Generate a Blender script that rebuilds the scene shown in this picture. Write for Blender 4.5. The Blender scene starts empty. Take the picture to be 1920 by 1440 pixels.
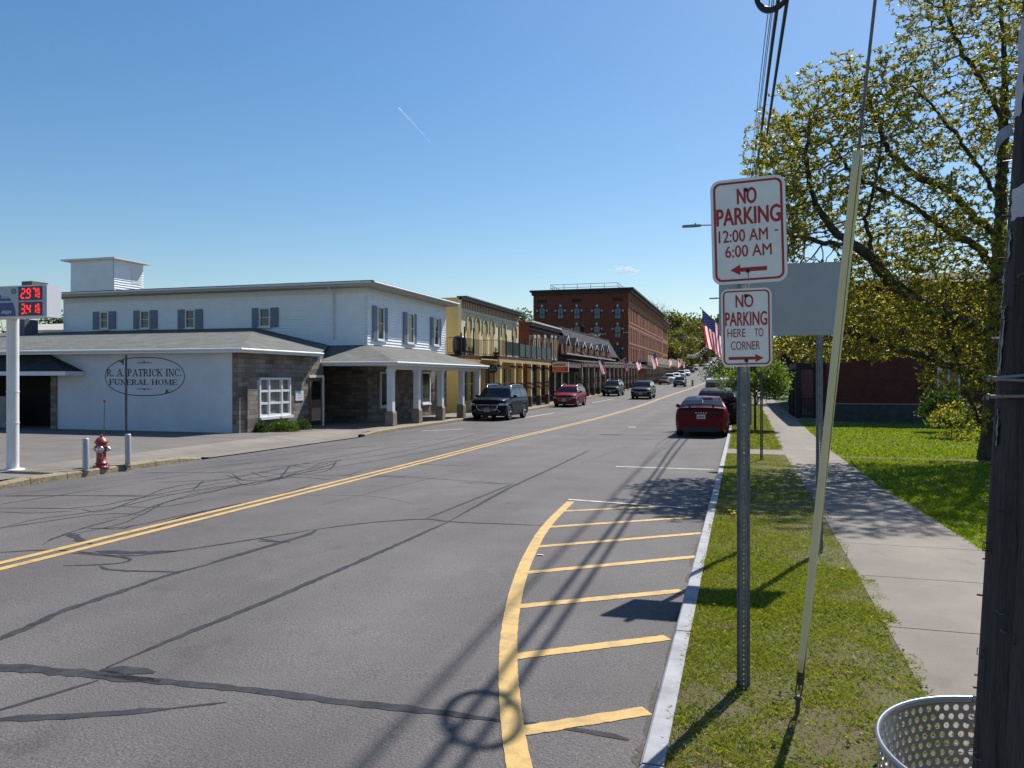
import bpy, bmesh, math, random
import numpy as np
from mathutils import Vector, Matrix, kdtree
R = math.radians
random.seed(7); RNG = np.random.default_rng(7)
scene = bpy.context.scene
COL = scene.collection
# ------------------------------------------------------------------ camera, sky, sun, exposure
cam_d = bpy.data.cameras.new('camera'); cam = bpy.data.objects.new('camera', cam_d); COL.objects.link(cam)
cam.location = (0, 0, 1.7); cam.rotation_euler = (R(90), 0, 0)
cam_d.sensor_width = 36; cam_d.lens = 27; cam_d.shift_y = -12/1920
cam_d.clip_start = 0.05; cam_d.clip_end = 20000
scene.camera = cam
SUN_AZ, SUN_EL = R(36), R(50)
world = bpy.data.worlds.new('World'); scene.world = world; world.use_nodes = True
_nt = world.node_tree; _bg = _nt.nodes['Background']
_sky = _nt.nodes.new('ShaderNodeTexSky'); _sky.sky_type = 'NISHITA'; _sky.sun_disc = False
_sky.sun_elevation = SUN_EL; _sky.sun_rotation = SUN_AZ
_sky.air_density = 1.2; _sky.dust_density = 0.5; _sky.ozone_density = 4.0; _sky.altitude = 0
_hs = _nt.nodes.new('ShaderNodeHueSaturation'); _hs.inputs['Saturation'].default_value = 1.22
_nt.links.new(_sky.outputs[0], _hs.inputs['Color']); _nt.links.new(_hs.outputs[0], _bg.inputs[0]); _bg.inputs[1].default_value = 0.079
sun_d = bpy.data.lights.new('sun', 'SUN'); sun_d.energy = 5.0; sun_d.angle = R(0.5); sun_d.color = (1, .95, .87)
sun_o = bpy.data.objects.new('sun', sun_d); COL.objects.link(sun_o)
SUND = Vector((math.sin(SUN_AZ)*math.cos(SUN_EL), math.cos(SUN_AZ)*math.cos(SUN_EL), math.sin(SUN_EL)))
sun_o.rotation_euler = SUND.to_track_quat('Z', 'Y').to_euler(); sun_o.location = (30, 40, 60)
scene.view_settings.view_transform = 'Standard'; scene.view_settings.look = 'None'
scene.view_settings.gamma = 1; scene.view_settings.exposure = 0.55
scene.cycles.max_bounces = 6; scene.cycles.transparent_max_bounces = 40

# ------------------------------------------------------------------ the survey: street frame (u along the street, v to the right) and height profile
F, HY = 1440.0, 708.0
TH = R(16.45); TS, TC = math.sin(TH), math.cos(TH)
_PU = [-40, 3, 14, 29, 42, 54, 62, 73, 82, 125, 152, 200, 245, 450, 600, 900]
_PZ = [0, 0, -.25, -.5, -.62, -.64, -.58, -.4, -.28, .17, .5, 1.9, 4.25, 18.3, 28, 44]
_gu = np.arange(-40, 901.0); _gz = np.interp(_gu, _PU, _PZ)
_gz = np.convolve(np.pad(_gz, 5, 'edge'), np.ones(11)/11, 'valid')
def prof(u): return float(np.interp(u, _gu, _gz))
def uvw(x, y): return x*TS+y*TC, x*TC-y*TS
def xyw(u, v): return u*TS+v*TC, u*TC-v*TS
_DD = np.exp(np.linspace(math.log(.5), math.log(800), 9000))
def G(px, py, off=0.0):
    """point of the ground (street profile + off) seen at a measured image point, as (u, v)"""
    a = (px-960)/F; b = -(py-HY)/F
    z = 1.7+b*_DD; u = a*_DD*TS+_DD*TC
    k = np.argmax(z <= np.interp(u, _gu, _gz)+off)
    D = _DD[k]
    return uvw(a*D, D)
def FV(px, py, v):
    """(u, z) of an image point on the vertical plane v = const"""
    a = (px-960)/F; D = v/(a*TC-TS); return a*D*TS+D*TC, 1.7-(py-HY)/F*D
def FU(px, py, u):
    """(v, z) of an image point on the vertical plane u = const"""
    a = (px-960)/F; D = u/(a*TS+TC); return a*D*TC-D*TS, 1.7-(py-HY)/F*D
def WD(px, py, D): return Vector(((px-960)/F*D, D, 1.7-(py-HY)/F*D))
def lerp(a, b, t): return a+(b-a)*t

# ------------------------------------------------------------------ mesh building
class MB:
    def __init__(s): s.v = []; s.f = []; s.mi = []; s.sm = []
    def add(s, vs, fs, mi=0, smooth=False, M=None):
        o = len(s.v)
        if M is not None: vs = [tuple(M @ Vector(p)) for p in vs]
        s.v.extend(tuple(p) for p in vs)
        for q in fs: s.f.append(tuple(i+o for i in q)); s.mi.append(mi); s.sm.append(smooth)
        return s
    def quad(s, a, b, c, d, mi=0): return s.add([a, b, c, d], [(0, 1, 2, 3)], mi)
    def box(s, x0, x1, y0, y1, z0, z1, mi=0, M=None):
        vs = [(x, y, z) for z in (z0, z1) for y in (y0, y1) for x in (x0, x1)]
        return s.add(vs, [(0, 2, 3, 1), (4, 5, 7, 6), (0, 1, 5, 4), (2, 6, 7, 3), (0, 4, 6, 2), (1, 3, 7, 5)], mi, False, M)
    def prism(s, poly, z0, z1, mi=0, M=None):
        n = len(poly)
        vs = [(p[0], p[1], z0) for p in poly]+[(p[0], p[1], z1) for p in poly]
        fs = [tuple(range(n))[::-1], tuple(range(n, 2*n))]+[(i, (i+1) % n, n+(i+1) % n, n+i) for i in range(n)]
        return s.add(vs, fs, mi, False, M)
    def tube(s, pts, r, n=8, mi=0, caps=True, smooth=True):
        pts = [Vector(p) for p in pts]; m = len(pts)
        rs = r if hasattr(r, '__len__') else [r]*m
        vs = []; prev = None
        for i, p in enumerate(pts):
            t = (pts[min(i+1, m-1)]-pts[max(i-1, 0)]).normalized()
            if prev is None:
                a = t.cross(Vector((0, 0, 1)))
                if a.length < 1e-3: a = t.cross(Vector((1, 0, 0)))
            else:
                a = prev-t*prev.dot(t)
            a.normalize(); prev = a; b = t.cross(a)
            for k in range(n):
                an = 2*math.pi*k/n; vs.append(tuple(p+(a*math.cos(an)+b*math.sin(an))*rs[i]))
        fs = [(i*n+k, i*n+(k+1) % n, (i+1)*n+(k+1) % n, (i+1)*n+k) for i in range(m-1) for k in range(n)]
        s.add(vs, fs, mi, smooth)
        if caps:
            s.add(vs[:n], [tuple(range(n))[::-1]], mi); s.add(vs[-n:], [tuple(range(n))], mi)
        return s
    def lathe(s, prof_, n=16, mi=0, M=None, smooth=True, cap=True):
        vs = [(r*math.cos(2*math.pi*k/n), r*math.sin(2*math.pi*k/n), z) for r, z in prof_ for k in range(n)]
        m = len(prof_)
        fs = [(i*n+k, i*n+(k+1) % n, (i+1)*n+(k+1) % n, (i+1)*n+k) for i in range(m-1) for k in range(n)]
        s.add(vs, fs, mi, smooth, M)
        if cap:
            s.add(vs[:n], [tuple(range(n))[::-1]], mi, False, M); s.add(vs[-n:], [tuple(range(n))], mi, False, M)
        return s
    def disc(s, c, r, ax1, ax2, n=20, mi=0):
        c = Vector(c); a = Vector(ax1); b = Vector(ax2)
        return s.add([tuple(c+a*(r*math.cos(2*math.pi*k/n))+b*(r*math.sin(2*math.pi*k/n))) for k in range(n)], [tuple(range(n))], mi)
ORG = {}
def mesh_of(mb, name, org):
    me = bpy.data.meshes.new(name)
    v = np.array(mb.v, dtype=np.float64).reshape(-1, 3)-np.array(org)
    me.from_pydata(v.tolist(), [], mb.f)
    me.polygons.foreach_set('material_index', mb.mi); me.polygons.foreach_set('use_smooth', mb.sm)
    me.update(); return me
def mats_on(me, mats):
    for m in (mats if isinstance(mats, (list, tuple)) else [mats]): me.materials.append(m)
def tag(o, label=None, cat=None, group=None, kind=None):
    for k, x in (('label', label), ('category', cat), ('group', group), ('kind', kind)):
        if x: o[k] = x
    return o
def place(o, loc, frame, rot=0.0):
    if frame == 'S':
        x, y = xyw(loc[1], loc[0]); o.location = (x, y, loc[2]); o.rotation_euler = (0, 0, -TH+rot)
    else:
        o.location = loc; o.rotation_euler = (0, 0, rot)
def thing(name, label, cat, loc, frame='S', rot=0.0, group=None, local=False):
    o = bpy.data.objects.new(name, None); COL.objects.link(o); o.empty_display_size = .3
    place(o, loc, frame, rot); ORG[o.name] = (0, 0, 0) if local else tuple(loc)
    return tag(o, label, cat, group)
def part(mb, name, mats, parent, label=None):
    org = ORG[parent.name]; me = mesh_of(mb, name, org); mats_on(me, mats)
    o = bpy.data.objects.new(name, me); COL.objects.link(o); o.parent = parent; ORG[o.name] = org
    if label: o['label'] = label
    return o
def solo(mb, name, mats, label=None, cat=None, loc=None, frame='S', group=None, kind=None):
    if loc is None:
        a = np.array(mb.v); loc = tuple((a.min(0)+a.max(0))/2*np.array([1, 1, 0])+a.min(0)*np.array([0, 0, 1]))
    me = mesh_of(mb, name, loc); mats_on(me, mats)
    o = bpy.data.objects.new(name, me); COL.objects.link(o); place(o, loc, frame); ORG[o.name] = tuple(loc)
    return tag(o, label, cat, group, kind)
def copy_tree(o, parent=None):
    c = o.copy(); COL.objects.link(c); c.parent = parent
    for ch in list(o.children): copy_tree(ch, c)
    return c
def np_mesh(name, V, Fc, mats, nper):
    """fast mesh from arrays: V (n,3), Fc (m,nper)"""
    me = bpy.data.meshes.new(name); me.vertices.add(len(V)); me.vertices.foreach_set('co', V.astype(np.float32).ravel())
    m = len(Fc); me.loops.add(m*nper); me.loops.foreach_set('vertex_index', Fc.astype(np.int32).ravel())
    me.polygons.add(m); me.polygons.foreach_set('loop_start', np.arange(0, m*nper, nper, dtype=np.int32))
    me.update(calc_edges=True); me.validate(); mats_on(me, mats); return me
def text_mesh(body, shear=0.0, bold=0.0):
    cu = bpy.data.curves.new('lettering', 'FONT'); cu.body = body; cu.shear = shear; cu.offset = bold; cu.resolution_u = 4
    ob = bpy.data.objects.new('lettering', cu); COL.objects.link(ob)
    dg = bpy.context.evaluated_depsgraph_get(); me = bpy.data.meshes.new_from_object(ob.evaluated_get(dg))
    vs = [tuple(v.co) for v in me.vertices]; fs = [tuple(p.vertices) for p in me.polygons]
    bpy.data.objects.remove(ob); bpy.data.curves.remove(cu); bpy.data.meshes.remove(me)
    return vs, fs
def text_fit(mb, body, x0, x1, y0, y1, M, mi=0, shear=0.0, bold=0.0, z=0.0):
    """flat lettering filling the rectangle x0..x1, y0..y1 of the plane M"""
    vs, fs = text_mesh(body, shear, 0)
    a = np.array(vs); mn = a.min(0); mx = a.max(0)
    vs = [(x0+(p[0]-mn[0])/(mx[0]-mn[0])*(x1-x0), y0+(p[1]-mn[1])/(mx[1]-mn[1])*(y1-y0), z) for p in vs]
    for k, (dx, dy) in enumerate(((0, 0), (1, 0), (-1, 0), (0, 1), (0, -1)) if bold else ((0, 0),)):
        e = bold*(y1-y0)*1.0; mb.add([(p[0]+dx*e, p[1]+dy*e, p[2]+k*3e-5) for p in vs], fs, mi, False, M)

# ------------------------------------------------------------------ procedural materials
MATS = {}
def mat(name, col, rough=.7, metal=0.0, col2=None, nscale=6.0, detail=6.0, bump=0.0, bscale=None, coat=0.0, spec=.5, lo=.35, hi=.65, stretch=(1, 1, 1), emit=None, estr=0):
    if name in MATS: return MATS[name]
    m = bpy.data.materials.new(name); m.use_nodes = True; nt = m.node_tree; b = nt.nodes['Principled BSDF']
    b.inputs['Base Color'].default_value = (*col, 1); b.inputs['Roughness'].default_value = rough
    b.inputs['Metallic'].default_value = metal; b.inputs['Coat Weight'].default_value = coat
    b.inputs['Specular IOR Level'].default_value = spec
    if emit: b.inputs['Emission Color'].default_value = (*emit, 1); b.inputs['Emission Strength'].default_value = estr
    if col2 is not None or bump:
        tc = nt.nodes.new('ShaderNodeTexCoord'); mp = nt.nodes.new('ShaderNodeMapping'); mp.inputs['Scale'].default_value = stretch
        nt.links.new(tc.outputs['Object'], mp.inputs[0])
    if col2 is not None:
        n = nt.nodes.new('ShaderNodeTexNoise'); n.inputs['Scale'].default_value = nscale; n.inputs['Detail'].default_value = detail
        n.inputs['Roughness'].default_value = .65
        r = nt.nodes.new('ShaderNodeValToRGB'); r.color_ramp.elements[0].position = lo; r.color_ramp.elements[1].position = hi
        r.color_ramp.elements[0].color = (*col, 1); r.color_ramp.elements[1].color = (*col2, 1)
        nt.links.new(mp.outputs[0], n.inputs[0]); nt.links.new(n.outputs[0], r.inputs[0]); nt.links.new(r.outputs[0], b.inputs['Base Color'])
    if bump:
        n2 = nt.nodes.new('ShaderNodeTexNoise'); n2.inputs['Scale'].default_value = bscale or nscale*4; n2.inputs['Detail'].default_value = 4
        bp = nt.nodes.new('ShaderNodeBump'); bp.inputs['Strength'].default_value = bump; bp.inputs['Distance'].default_value = .02
        nt.links.new(mp.outputs[0], n2.inputs[0]); nt.links.new(n2.outputs[0], bp.inputs['Height']); nt.links.new(bp.outputs[0], b.inputs['Normal'])
    MATS[name] = m; return m
def brickmat(name, c1, c2, mortar, bw=.22, bh=.075, ms=.012, rough=.85, bump=.4, noise=.35, off=.5, squash=1.0, sqf=2, vary=None, plan=False):
    if name in MATS: return MATS[name]
    m = bpy.data.materials.new(name); m.use_nodes = True; nt = m.node_tree; L = nt.links.new; N = nt.nodes.new; b = nt.nodes['Principled BSDF']
    b.inputs['Roughness'].default_value = rough; b.inputs['Specular IOR Level'].default_value = .2
    tc = N('ShaderNodeTexCoord'); sp = N('ShaderNodeSeparateXYZ'); ad = N('ShaderNodeMath'); cb = N('ShaderNodeCombineXYZ')
    L(tc.outputs['Object'], sp.inputs[0]); L(sp.outputs[0], ad.inputs[0]); L(sp.outputs[1], ad.inputs[1])
    if plan: L(sp.outputs[0], cb.inputs[0]); L(sp.outputs[1], cb.inputs[1])
    else: L(ad.outputs[0], cb.inputs[0]); L(sp.outputs[2], cb.inputs[1])
    br = N('ShaderNodeTexBrick'); L(cb.outputs[0], br.inputs['Vector']); br.offset = off; br.squash = squash; br.squash_frequency = sqf
    br.inputs['Color1'].default_value = (*c1, 1); br.inputs['Color2'].default_value = (*c2, 1); br.inputs['Mortar'].default_value = (*mortar, 1)
    br.inputs['Scale'].default_value = 1; br.inputs['Brick Width'].default_value = bw; br.inputs['Row Height'].default_value = bh
    br.inputs['Mortar Size'].default_value = ms; br.inputs['Mortar Smooth'].default_value = .3
    n = N('ShaderNodeTexNoise'); n.inputs['Scale'].default_value = 1.1; n.inputs['Detail'].default_value = 8; n.inputs['Roughness'].default_value = .7
    L(tc.outputs['Object'], n.inputs[0])
    mr = N('ShaderNodeMapRange'); mr.inputs[1].default_value = .25; mr.inputs[2].default_value = .75
    mr.inputs[3].default_value = 1-noise; mr.inputs[4].default_value = 1+noise; L(n.outputs[0], mr.inputs[0])
    mx = N('ShaderNodeMix'); mx.data_type = 'RGBA'; mx.blend_type = 'MULTIPLY'; mx.inputs[0].default_value = 1
    L(br.outputs[0], mx.inputs[6]); L(mr.outputs[0], mx.inputs[7]); L(mx.outputs[2], b.inputs['Base Color'])
    bp = N('ShaderNodeBump'); bp.inputs['Strength'].default_value = bump; bp.inputs['Distance'].default_value = .015; bp.invert = True
    L(br.outputs[1], bp.inputs['Height']); L(bp.outputs[0], b.inputs['Normal'])
    MATS[name] = m; return m
def leafmat(name, ca, cb_, trans=.45, rough=.5, cc=None):
    if name in MATS: return MATS[name]
    m = bpy.data.materials.new(name); m.use_nodes = True; nt = m.node_tree; L = nt.links.new; N = nt.nodes.new; b = nt.nodes['Principled BSDF']
    g = N('ShaderNodeNewGeometry'); r = N('ShaderNodeValToRGB')
    r.color_ramp.elements[0].color = (*ca, 1); r.color_ramp.elements[1].color = (*cb_, 1)
    if cc: e = r.color_ramp.elements.new(.9); e.color = (*cb_, 1); r.color_ramp.elements[-1].color = (*cc, 1)
    L(g.outputs['Random Per Island'], r.inputs[0]); L(r.outputs[0], b.inputs['Base Color']); b.inputs['Roughness'].default_value = rough
    b.inputs['Specular IOR Level'].default_value = .35
    t = N('ShaderNodeBsdfTranslucent'); mixc = N('ShaderNodeMix'); mixc.data_type = 'RGBA'; mixc.blend_type = 'MULTIPLY'; mixc.inputs[0].default_value = 1
    L(r.outputs[0], mixc.inputs[6]); mixc.inputs[7].default_value = (1.6, 1.5, .7, 1); L(mixc.outputs[2], t.inputs[0])
    ms = N('ShaderNodeMixShader'); ms.inputs[0].default_value = trans; L(b.outputs[0], ms.inputs[1]); L(t.outputs[0], ms.inputs[2])
    L(ms.outputs[0], nt.nodes['Material Output'].inputs[0]); MATS[name] = m; return m
# ================================================================== GROUND, ROAD, PAVEMENTS
def ip(tab): 
    a = np.array(tab, float); return lambda u: float(np.interp(u, a[:, 0], a[:, 1]))
roadL = ip([(-20, -11.5), (9.8, -11.75), (15, -12.35), (24, -12.85), (29, -13.45), (40, -13.95), (56, -14.2), (83, -14.5), (140, -14.7), (210, -14.6), (300, -15.5), (505, -22), (650, -26)])
roadR = ip([(-20, -.4), (150, -.4), (210, .3), (250, .6), (300, -1), (505, -8), (650, -11)])
cline = ip([(-20, -6.4), (5.5, -6.62), (7.85, -6.72), (12.6, -6.98), (26.6, -7.72), (53, -7.75), (73, -7.4), (112, -6.9), (232, -6), (505, -15), (650, -19)])
walkL = ip([(-10, .8), (4.3, .92), (7.5, .98), (10.8, 1.04), (21, 1.13), (46, 1.5), (240, 1.7)])
walkR = ip([(-10, 2.35), (8.5, 2.33), (14.7, 2.31), (22, 2.4), (45, 3.0), (240, 3.2)])
backL = ip([(-20, -13.3), (11, -13.6), (18, -14.6), (24, -15.2), (27, -15.6), (28.5, -17.4), (240, -17.4)])
leftoff = ip([(-20, .02), (9.2, .02), (10, .13), (14.6, .13), (16, .025), (24.5, .025), (26, .14), (300, .14)])
def urange(a, b, st=1.0):
    n = max(1, int(math.ceil((b-a)/st))); return [a+(b-a)*i/n for i in range(n+1)]
def sheet(mb, us, fl, fr, zl, zr, nv=1, mi=0):
    """sheet over rows us between v=fl(u) and v=fr(u), height offsets zl/zr above the profile"""
    vs = []
    for u in us:
        for k in range(nv+1):
            t = k/nv; vs.append((lerp(fl(u), fr(u), t), u, prof(u)+lerp(zl(u), zr(u), t)))
    w = nv+1
    mb.add(vs, [(i*w+k, i*w+k+1, (i+1)*w+k+1, (i+1)*w+k) for i in range(len(us)-1) for k in range(nv)], mi)
K = lambda c: (lambda u: c)
asphalt = mat('asphalt', (.080, .073, .073), .9, col2=(.110, .101, .101), nscale=.55, detail=9, bump=.0, lo=.3, hi=.7)
def _aspeck(m, s1=120, k=.75, bs=.7):
    nt = m.node_tree; N = nt.nodes.new; L = nt.links.new; b = nt.nodes['Principled BSDF']
    src = b.inputs['Base Color'].links[0].from_socket
    tc = N('ShaderNodeTexCoord'); n = N('ShaderNodeTexNoise'); n.inputs['Scale'].default_value = s1; n.inputs['Detail'].default_value = 3
    n.inputs['Roughness'].default_value = .8
    L(tc.outputs['Object'], n.inputs[0]); mr = N('ShaderNodeMapRange'); mr.inputs[1].default_value = .3; mr.inputs[2].default_value = .7
    mr.inputs[3].default_value = 1-k; mr.inputs[4].default_value = 1+k; L(n.outputs[0], mr.inputs[0])
    mx = N('ShaderNodeMix'); mx.data_type = 'RGBA'; mx.blend_type = 'MULTIPLY'; mx.inputs[0].default_value = 1
    L(src, mx.inputs[6]); L(mr.outputs[0], mx.inputs[7]); L(mx.outputs[2], b.inputs['Base Color'])
    bp = N('ShaderNodeBump'); bp.inputs['Strength'].default_value = bs; bp.inputs['Distance'].default_value = .012
    n2 = N('ShaderNodeTexNoise'); n2.inputs['Scale'].default_value = s1*.5; n2.inputs['Detail'].default_value = 4; L(tc.outputs['Object'], n2.inputs[0])
    L(n2.outputs[0], bp.inputs['Height']); L(bp.outputs[0], b.inputs['Normal'])
_aspeck(asphalt)
def _road_wear(m):
    nt = m.node_tree; N = nt.nodes.new; L = nt.links.new; b = nt.nodes['Principled BSDF']; src = b.inputs['Base Color'].links[0].from_socket; tc = N('ShaderNodeTexCoord')
    for sc, ns, lo, hi, f0, f1 in (((1.0, .035, 1), .9, .3, .7, .84, 1.14), ((1, 1, 1), .5, .35, .7, .9, 1.1), ((1, .6, 1), 2.6, .62, .74, 1.0, .74)):
        mp = N('ShaderNodeMapping'); mp.inputs['Scale'].default_value = sc; L(tc.outputs['Object'], mp.inputs[0]); n = N('ShaderNodeTexNoise'); n.inputs['Scale'].default_value = ns; n.inputs['Detail'].default_value = 7; L(mp.outputs[0], n.inputs[0])
        mr = N('ShaderNodeMapRange'); mr.inputs[1].default_value = lo; mr.inputs[2].default_value = hi; mr.inputs[3].default_value = f0; mr.inputs[4].default_value = f1; L(n.outputs[0], mr.inputs[0])
        mx = N('ShaderNodeMix'); mx.data_type = 'RGBA'; mx.blend_type = 'MULTIPLY'; mx.inputs[0].default_value = 1; L(src, mx.inputs[6]); L(mr.outputs[0], mx.inputs[7]); src = mx.outputs[2]
    L(src, b.inputs['Base Color'])
_road_wear(asphalt)
soil = mat('soil_turf', (.085, .058, .030), .95, col2=(.085, .090, .030), nscale=2.6, bump=.6, bscale=60)
turf = mat('turf_ground', (.05, .08, .012), .95, col2=(.08, .11, .02), nscale=1.2, bump=.4, bscale=40)
concrete = mat('concrete_walk', (.150, .131, .110), .9, col2=(.215, .19, .162), nscale=1.4, detail=10, bump=.25, bscale=90, lo=.25, hi=.75)
_aspeck(concrete, 120, .12, .25); _road_wear(concrete)
gap_m = mat('joint_dirt', (.06, .052, .045), .95)
granite = mat('granite_kerb', (.215, .218, .235), .8, col2=(.33, .333, .355), nscale=5, bump=.2, bscale=120)
sandkerb = mat('sandstone_kerb', (.19, .155, .095), .9, col2=(.27, .225, .15), nscale=6, bump=.8, bscale=18)
lotm = mat('lot_asphalt', (.105, .094, .087), .95, col2=(.145, .13, .12), nscale=.8, detail=9); _aspeck(lotm, 60, .3, .4)
yellowp = mat('road_paint_yellow', (.50, .325, .10), .7, col2=(.33, .225, .085), nscale=7, detail=14, lo=.47, hi=.66, bump=.3, bscale=150)
whitep = mat('road_paint_white', (.58, .58, .56), .7, col2=(.30, .29, .285), nscale=8, detail=10, lo=.45, hi=.7)
tar = mat('crack_tar', (.026, .027, .032), .8, spec=.15, col2=(.050, .050, .056), nscale=9, bump=.2, bscale=40)
US = urange(-15, 60, .5)+urange(61, 260, 1)+urange(264, 640, 4)
# the ground sheet, out to the horizon
mb = MB(); rows = urange(-60, 60, 6)+urange(66, 900, 12)+[1500, 6000]
vsn = [-6000, -900, -300, -120, -60, -30, -18, 0, 5, 20, 60, 120, 300, 900, 6000]
def hill(v, u):
    k = min(max((u-200)/160, 0), 1)*min(max((-v-26)/60, 0), 1); return 9*k*k*(3-2*k)
vs = [(v, u, prof(min(u, 900))-.12+hill(v, u)) for u in rows for v in vsn]; w = len(vsn)
mb.add(vs, [(i*w+k, i*w+k+1, (i+1)*w+k+1, (i+1)*w+k) for i in range(len(rows)-1) for k in range(w-1)])
solo(mb, 'ground', turf, kind='structure', loc=(0, 0, 0))
mb = MB(); sheet(mb, US, roadL, roadR, K(0), K(0), 6); solo(mb, 'road', asphalt, kind='structure', loc=(0, 0, 0))
# kerbs
mb = MB()
def kerb(mb, us, vin, vout, top, mi=0, ch=.012):
    for a, b in zip(us[:-1], us[1:]):
        g = .008; a2, b2 = a+g, b-g
        def ring(u): 
            i, o = vin(u), vout(u); s_ = 1 if o > i else -1; z = prof(u)
            return [(i, u, z-.1), (i, u, z+top(u)-ch), (i+s_*ch, u, z+top(u)), (o, u, z+top(u)), (o, u, z-.1)]
        r1, r2 = ring(a2), ring(b2)
        mb.add(r1+r2, [(k, k+1, 5+k+1, 5+k) for k in range(4)]+[(0, 1, 2, 3, 4), (9, 8, 7, 6, 5)], mi)
kerb(mb, urange(-6, 240, 1.85), roadR, lambda u: roadR(u)+.100, K(.115))
solo(mb, 'right_kerb', granite, kind='structure', loc=(0, 0, 0))
mb = MB()
kerb(mb, urange(9.6, 15.6, .9), roadL, lambda u: roadL(u)-.2, leftoff, ch=.03)
kerb(mb, urange(25.2, 240, 1.3), roadL, lambda u: roadL(u)-.2, leftoff, ch=.03)
solo(mb, 'left_kerb', sandkerb, kind='structure', loc=(0, 0, 0))
# right side: verge, pavement slabs, lawn
mb = MB(); sheet(mb, US, lambda u: roadR(u)+.096, lambda u: walkL(u)+.02, K(.095), K(.108), 4)
solo(mb, 'verge', soil, kind='structure', loc=(0, 0, 0))
mb = MB(); sheet(mb, US, lambda u: walkL(u)-.05, lambda u: walkR(u)+.02, K(.1), K(.1), 1, 1)
joints = urange(-8, 240, 1.52)
for a, b in zip(joints[:-1], joints[1:]):
    sheet(mb, urange(a+.006, b-.006, .5), walkL, walkR, K(.112), K(.112), 1, 0)
for a, b in ((20.6, 22.2),): sheet(mb, [a, (a+b)/2, b], lambda u: roadR(u)+.100, walkL, K(.108), K(.108), 1, 0)
sheet(mb, urange(37.5, 46, 1), walkR, K(9.0), K(.11), K(.11), 1, 0)
solo(mb, 'sidewalk', [concrete, gap_m], kind='structure', loc=(0, 0, 0))
mb = MB(); sheet(mb, US, lambda u: walkR(u)-.1, K(70), K(.085), K(.085), 6)
solo(mb, 'lawn', turf, kind='structure', loc=(0, 0, 0))
mulch = mat('mulch', (.06, .032, .02), .95, col2=(.11, .06, .035), nscale=14, bump=.8, bscale=40)
mb = MB(); sheet(mb, [20.2, 20.45, 20.75], lambda u: walkR(u)+.12, K(6.2), K(.1), K(.1), 8)
solo(mb, 'mulch_bed', mulch, kind='structure', loc=(0, 0, 0))
# left side: pavement and the parking lot
mb = MB(); sheet(mb, US[:US.index(240.0)] if 240.0 in US else US, lambda u: backL(u), lambda u: roadL(u)-(.2 if leftoff(u) > .05 else .0), lambda u: .12, leftoff, 3, 0)
jl = urange(4, 60, 1.6)
solo(mb, 'left_sidewalk', [concrete, gap_m], kind='structure', loc=(0, 0, 0))
mb = MB()
for u in jl:
    v0, v1 = backL(u), roadL(u)-.22
    mb.quad((v0, u-.006, prof(u)+.127), (v1, u-.006, prof(u)+leftoff(u)+.006), (v1, u+.006, prof(u)+leftoff(u)+.006), (v0, u+.006, prof(u)+.127))
solo(mb, 'sidewalk_joints', gap_m, kind='structure', loc=(0, 0, 0))
mb = MB(); sheet(mb, urange(-15, 34, 1), K(-90), lambda u: backL(u)+.03, K(.11), K(.116), 4)
solo(mb, 'parking_lot', lotm, kind='structure', loc=(0, 0, 0))
# ---- strips along polylines of the ground
def resample(pts, st):
    out = [pts[0]]
    for a, b in zip(pts[:-1], pts[1:]):
        d = math.dist(a, b); n = max(1, int(d/st))
        out += [tuple(lerp(a[k], b[k], i/n) for k in range(2)) for i in range(1, n+1)]
    return out
def strip(mb, pts, wid, off, mi=0, st=.3, rag=0.0, taper=False):
    p = resample(pts, st); m = len(p); vs = []
    for i, q in enumerate(p):
        a = p[max(i-1, 0)]; b = p[min(i+1, m-1)]; dx, dy = b[0]-a[0], b[1]-a[1]; l = math.hypot(dx, dy) or 1
        nx, ny = -dy/l, dx/l; w_ = (wid(i/(m-1)) if callable(wid) else wid)/2
        if taper: w_ *= min(1, .25+6*min(i, m-1-i)/(m-1))
        for s_ in (-1, 1):
            ww = w_*(1+rag*(random.random()-.5)*2); u = q[0]+ny*0+s_*ww*nx; v = q[1]+s_*ww*ny
            vs.append((v, u, prof(u)+off))
    mb.add(vs, [(2*i, 2*i+1, 2*i+3, 2*i+2) for i in range(m-1)], mi)
mb = MB()
for d in (-.11, .11): strip(mb, [(u, cline(u)+d) for u in urange(-12, 300, 2)]+[(u, cline(u)+d) for u in urange(310, 600, 10)], .105, .0045, rag=.05)
solo(mb, 'yellow_center_line', yellowp, kind='structure', loc=(0, 0, 0))
mb = MB()
gp = lambda *pts: [G(*p) for p in pts]
arc = gp((1010, 1560), (972, 1440), (958, 1340), (952, 1260), (954, 1180), (968, 1105), (990, 1044), (1022, 987), (1070, 941))
a = np.array(arc)
def smooth_poly(p, it=2):
    for _ in range(it):
        q = [p[0]]
        for x, y in zip(p[:-1], p[1:]): q += [tuple(lerp(x[k], y[k], .25) for k in range(2)), tuple(lerp(x[k], y[k], .75) for k in range(2))]
        p = q+[p[-1]]
    return p
strip(mb, smooth_poly(arc), .115, .0045, st=.04, rag=.035)
for q in (((980, 1371), (1214, 1334)), ((963, 1232), (1252, 1196)), ((968, 1138), (1278, 1108)), ((981, 1075), (1306, 1044)), ((1002, 1026), (1316, 1000)), ((1024, 989), (1297, 970)), ((1052, 959), (1250, 949))):
    strip(mb, gp(*q), .105, .0035, st=.03, rag=.10)
solo(mb, 'yellow_hatch_marking', yellowp, kind='structure', loc=(0, 0, 0))
mb = MB()
for q, w_ in ((((1066, 937), (1290, 953)), .08), (((1155, 875), (1338, 881)), .1), (((790, 808), (866, 805)), .12), (((985, 783), (1040, 774)), .12), (((1178, 801), (1192, 801)), .3), (((1110, 755), (1150, 748)), .12)):
    strip(mb, gp(*q), w_, .0055, st=.1, rag=.08)
solo(mb, 'white_parking_marking', whitep, kind='structure', loc=(0, 0, 0))
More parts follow.
